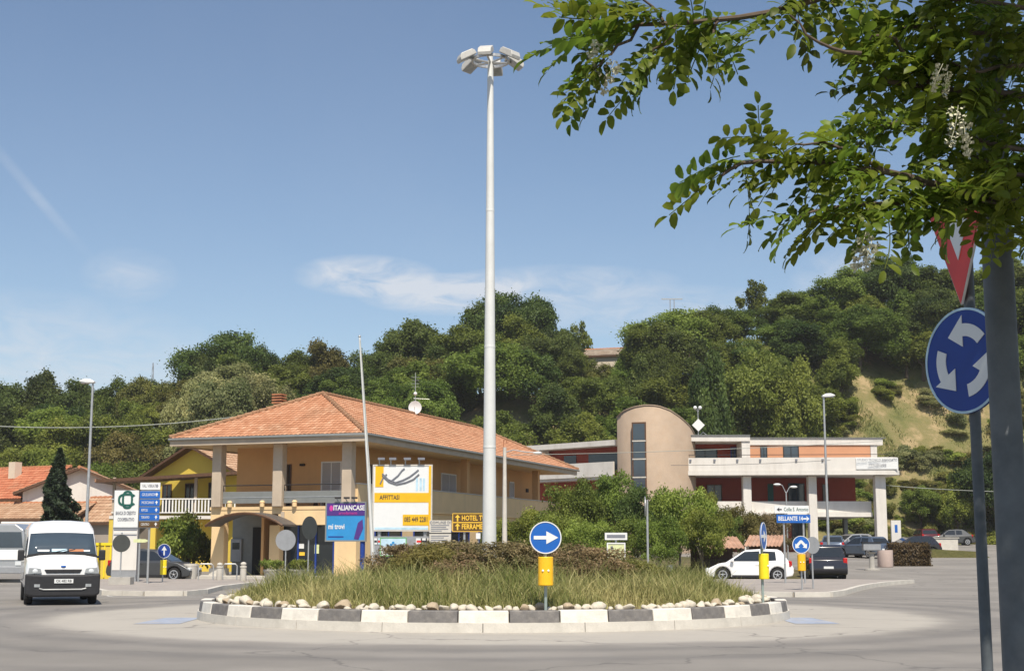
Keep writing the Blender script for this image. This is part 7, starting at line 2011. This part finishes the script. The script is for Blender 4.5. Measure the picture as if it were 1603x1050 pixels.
# nearer twigs that thicken the right side
for k in range(70):
    px, py = rb_.uniform(1340, 1640), rb_.uniform(-30, 325)
    if (px - 1340) / 300 + (rb_.random() - 0.5) * 0.6 < 0.18: continue
    if py > 330 and px < 1400: continue
    p = at(px, py, rb_.uniform(3.75, 4.7)); add_frond(p, Vector((-1, 0, rb_.uniform(-0.5, 0.2))).normalized())
def frond_matrix(p, d, roll, s_):
    zax = Vector((0, 0, 1)); yax = zax.cross(d)
    if yax.length < 0.05: yax = Vector((0, 1, 0))
    yax.normalize(); zax = d.cross(yax).normalized()
    m = Matrix((d, yax, zax)).transposed().to_4x4() @ Matrix.Rotation(roll, 4, 'X')
    return Matrix.Translation(tl_(p)) @ m @ Matrix.Scale(s_, 4)
def vis(p):
    x, y = project(p); return -20 < x < 1610 and -20 < y < 520
inside = [f for f in fronds if vis(f[0])]; rest = [f for f in fronds if not vis(f[0])]
inside.sort(key=lambda f: f[0].y)
step_ = max(1, len(inside) // 290)
for k, f in enumerate(inside[:300]):
    o = ob('leaf', FR[k % 7][0], tree_o); o.matrix_basis = frond_matrix(*f)
rest += inside[300:]
# unseen crown above and beyond the picture, shaped to shade the post and sign
for k in range(3000):
    a = rb_.uniform(0, 6.28); q = rb_.random() ** 0.5 * 3.5
    p = Vector((3.5 + math.cos(a) * q * 0.9, 4.0 + math.sin(a) * q, 4.9 + rb_.uniform(-0.7, 1.7)))
    if p.x < 1.55 + 0.15 * rb_.random(): continue
    x, y = project(p)
    if p.y > 0.3 and -40 < x < 1643 and y > -90: continue
    fronds_dir = Vector((math.cos(a), math.sin(a), rb_.uniform(-0.6, 0.3)))
    rest.append((p, fronds_dir.normalized(), rb_.uniform(-0.9, 0.9), rb_.uniform(1.6, 2.4)))
VV = []; FF = []; TT = []; base = 0
for k, f in enumerate(rest):
    me, V, Fc, tn = FR[k % 7]; m = np.array(frond_matrix(*f))
    VV.append(V @ m[:3, :3].T + m[:3, 3]); FF += [tuple(i + base for i in q) for q in Fc]; TT += tn; base += len(V)
if VV:
    me = bpy.data.meshes.new('foliage'); me.from_pydata(np.concatenate(VV).tolist(), [], FF); me.update()
    a = me.attributes.new('tone', 'FLOAT', 'POINT'); a.data.foreach_set('value', TT); me.materials.append(FOL['robinia'])
    o = ob('foliage', me, tree_o); o['kind'] = 'stuff'
# hanging white blossom
bl_me = []
for k in range(3):
    rr = random.Random(60 + k); m_ = MB()
    m_.path([(0, 0, 0), (0.005, 0, -0.07), (0.0, 0.005, -0.14)], 0.0015, 4)
    for j in range(44):
        t = j / 44; a = rr.uniform(0, 6.28); rad = 0.030 * (1 - 0.6 * t) * rr.uniform(0.5, 1)
        c = Vector((math.cos(a) * rad, math.sin(a) * rad, -0.012 - 0.13 * t + rr.uniform(-0.006, 0.006))); q = rr.uniform(0.007, 0.012)
        for w_ in range(3):
            u = Vector((rr.gauss(0, 1), rr.gauss(0, 1), rr.gauss(0, 1))).normalized() * q; v = u.orthogonal().normalized() * q * 0.7
            m_.add([c, c + u * 0.7 + v, c + u * 1.3, c + u * 0.7 - v], [(0, 1, 2, 3)])
    me = m_.mesh('blossom'); me.materials.append(M['flower']); bl_me.append(me)
for k, (px, py, Y, s_) in enumerate(((1476, 100, 3.65, 0.6), (1484, 112, 3.6, 0.5), (1500, 165, 3.65, 0.8), (1508, 190, 3.68, 0.7), (928, 62, 3.7, 0.8), (962, 95, 3.7, 0.7), (1356, 362, 3.7, 0.8), (1365, 376, 3.7, 0.7))):
    o = ob('blossom', bl_me[k % 3], tree_o, tl_(at(px, py, Y)), (rb_.uniform(-0.4, 0.4), rb_.uniform(-0.4, 0.4), rb_.uniform(0, 6)), (s_,) * 3)


# ================================================================== HAZE
hz_ = bpy.data.materials.new('thin_summer_haze'); hz_.use_nodes = True
hn = hz_.node_tree.nodes; hl_ = hz_.node_tree.links
hn.remove(hn['Principled BSDF'])
pvn = hn.new('ShaderNodeVolumePrincipled'); pvn.inputs['Color'].default_value = (0.95, 0.96, 1.0, 1); pvn.inputs['Density'].default_value = 0.0002; pvn.inputs['Anisotropy'].default_value = 0.0
hl_.new(pvn.outputs[0], hn['Material Output'].inputs['Volume'])
hb = MB().box2((-2600, -2600, -1.2), (2600, 2600, 46)).build('haze', hz_); tag(hb, 'thin pale summer haze over the whole place', 'haze', kind='stuff')

# look-alikes that stand near each other are told apart by their order from the left
same = {}
for o in COL.objects:
    if o.parent is None and o.get('label') and o.get('group'): same.setdefault(o['label'], []).append(o)
for lab, os_ in same.items():
    if 2 <= len(os_) <= 4:
        os_.sort(key=lambda q: project(q.location)[0])
        for o, w_ in zip(os_, {2: ('left one', 'right one'), 3: ('leftmost', 'middle one', 'rightmost'), 4: ('leftmost', 'second from left', 'second from right', 'rightmost')}[len(os_)]):
            if len((lab + ' ' + w_).split()) <= 16: o['label'] = lab + ', ' + w_
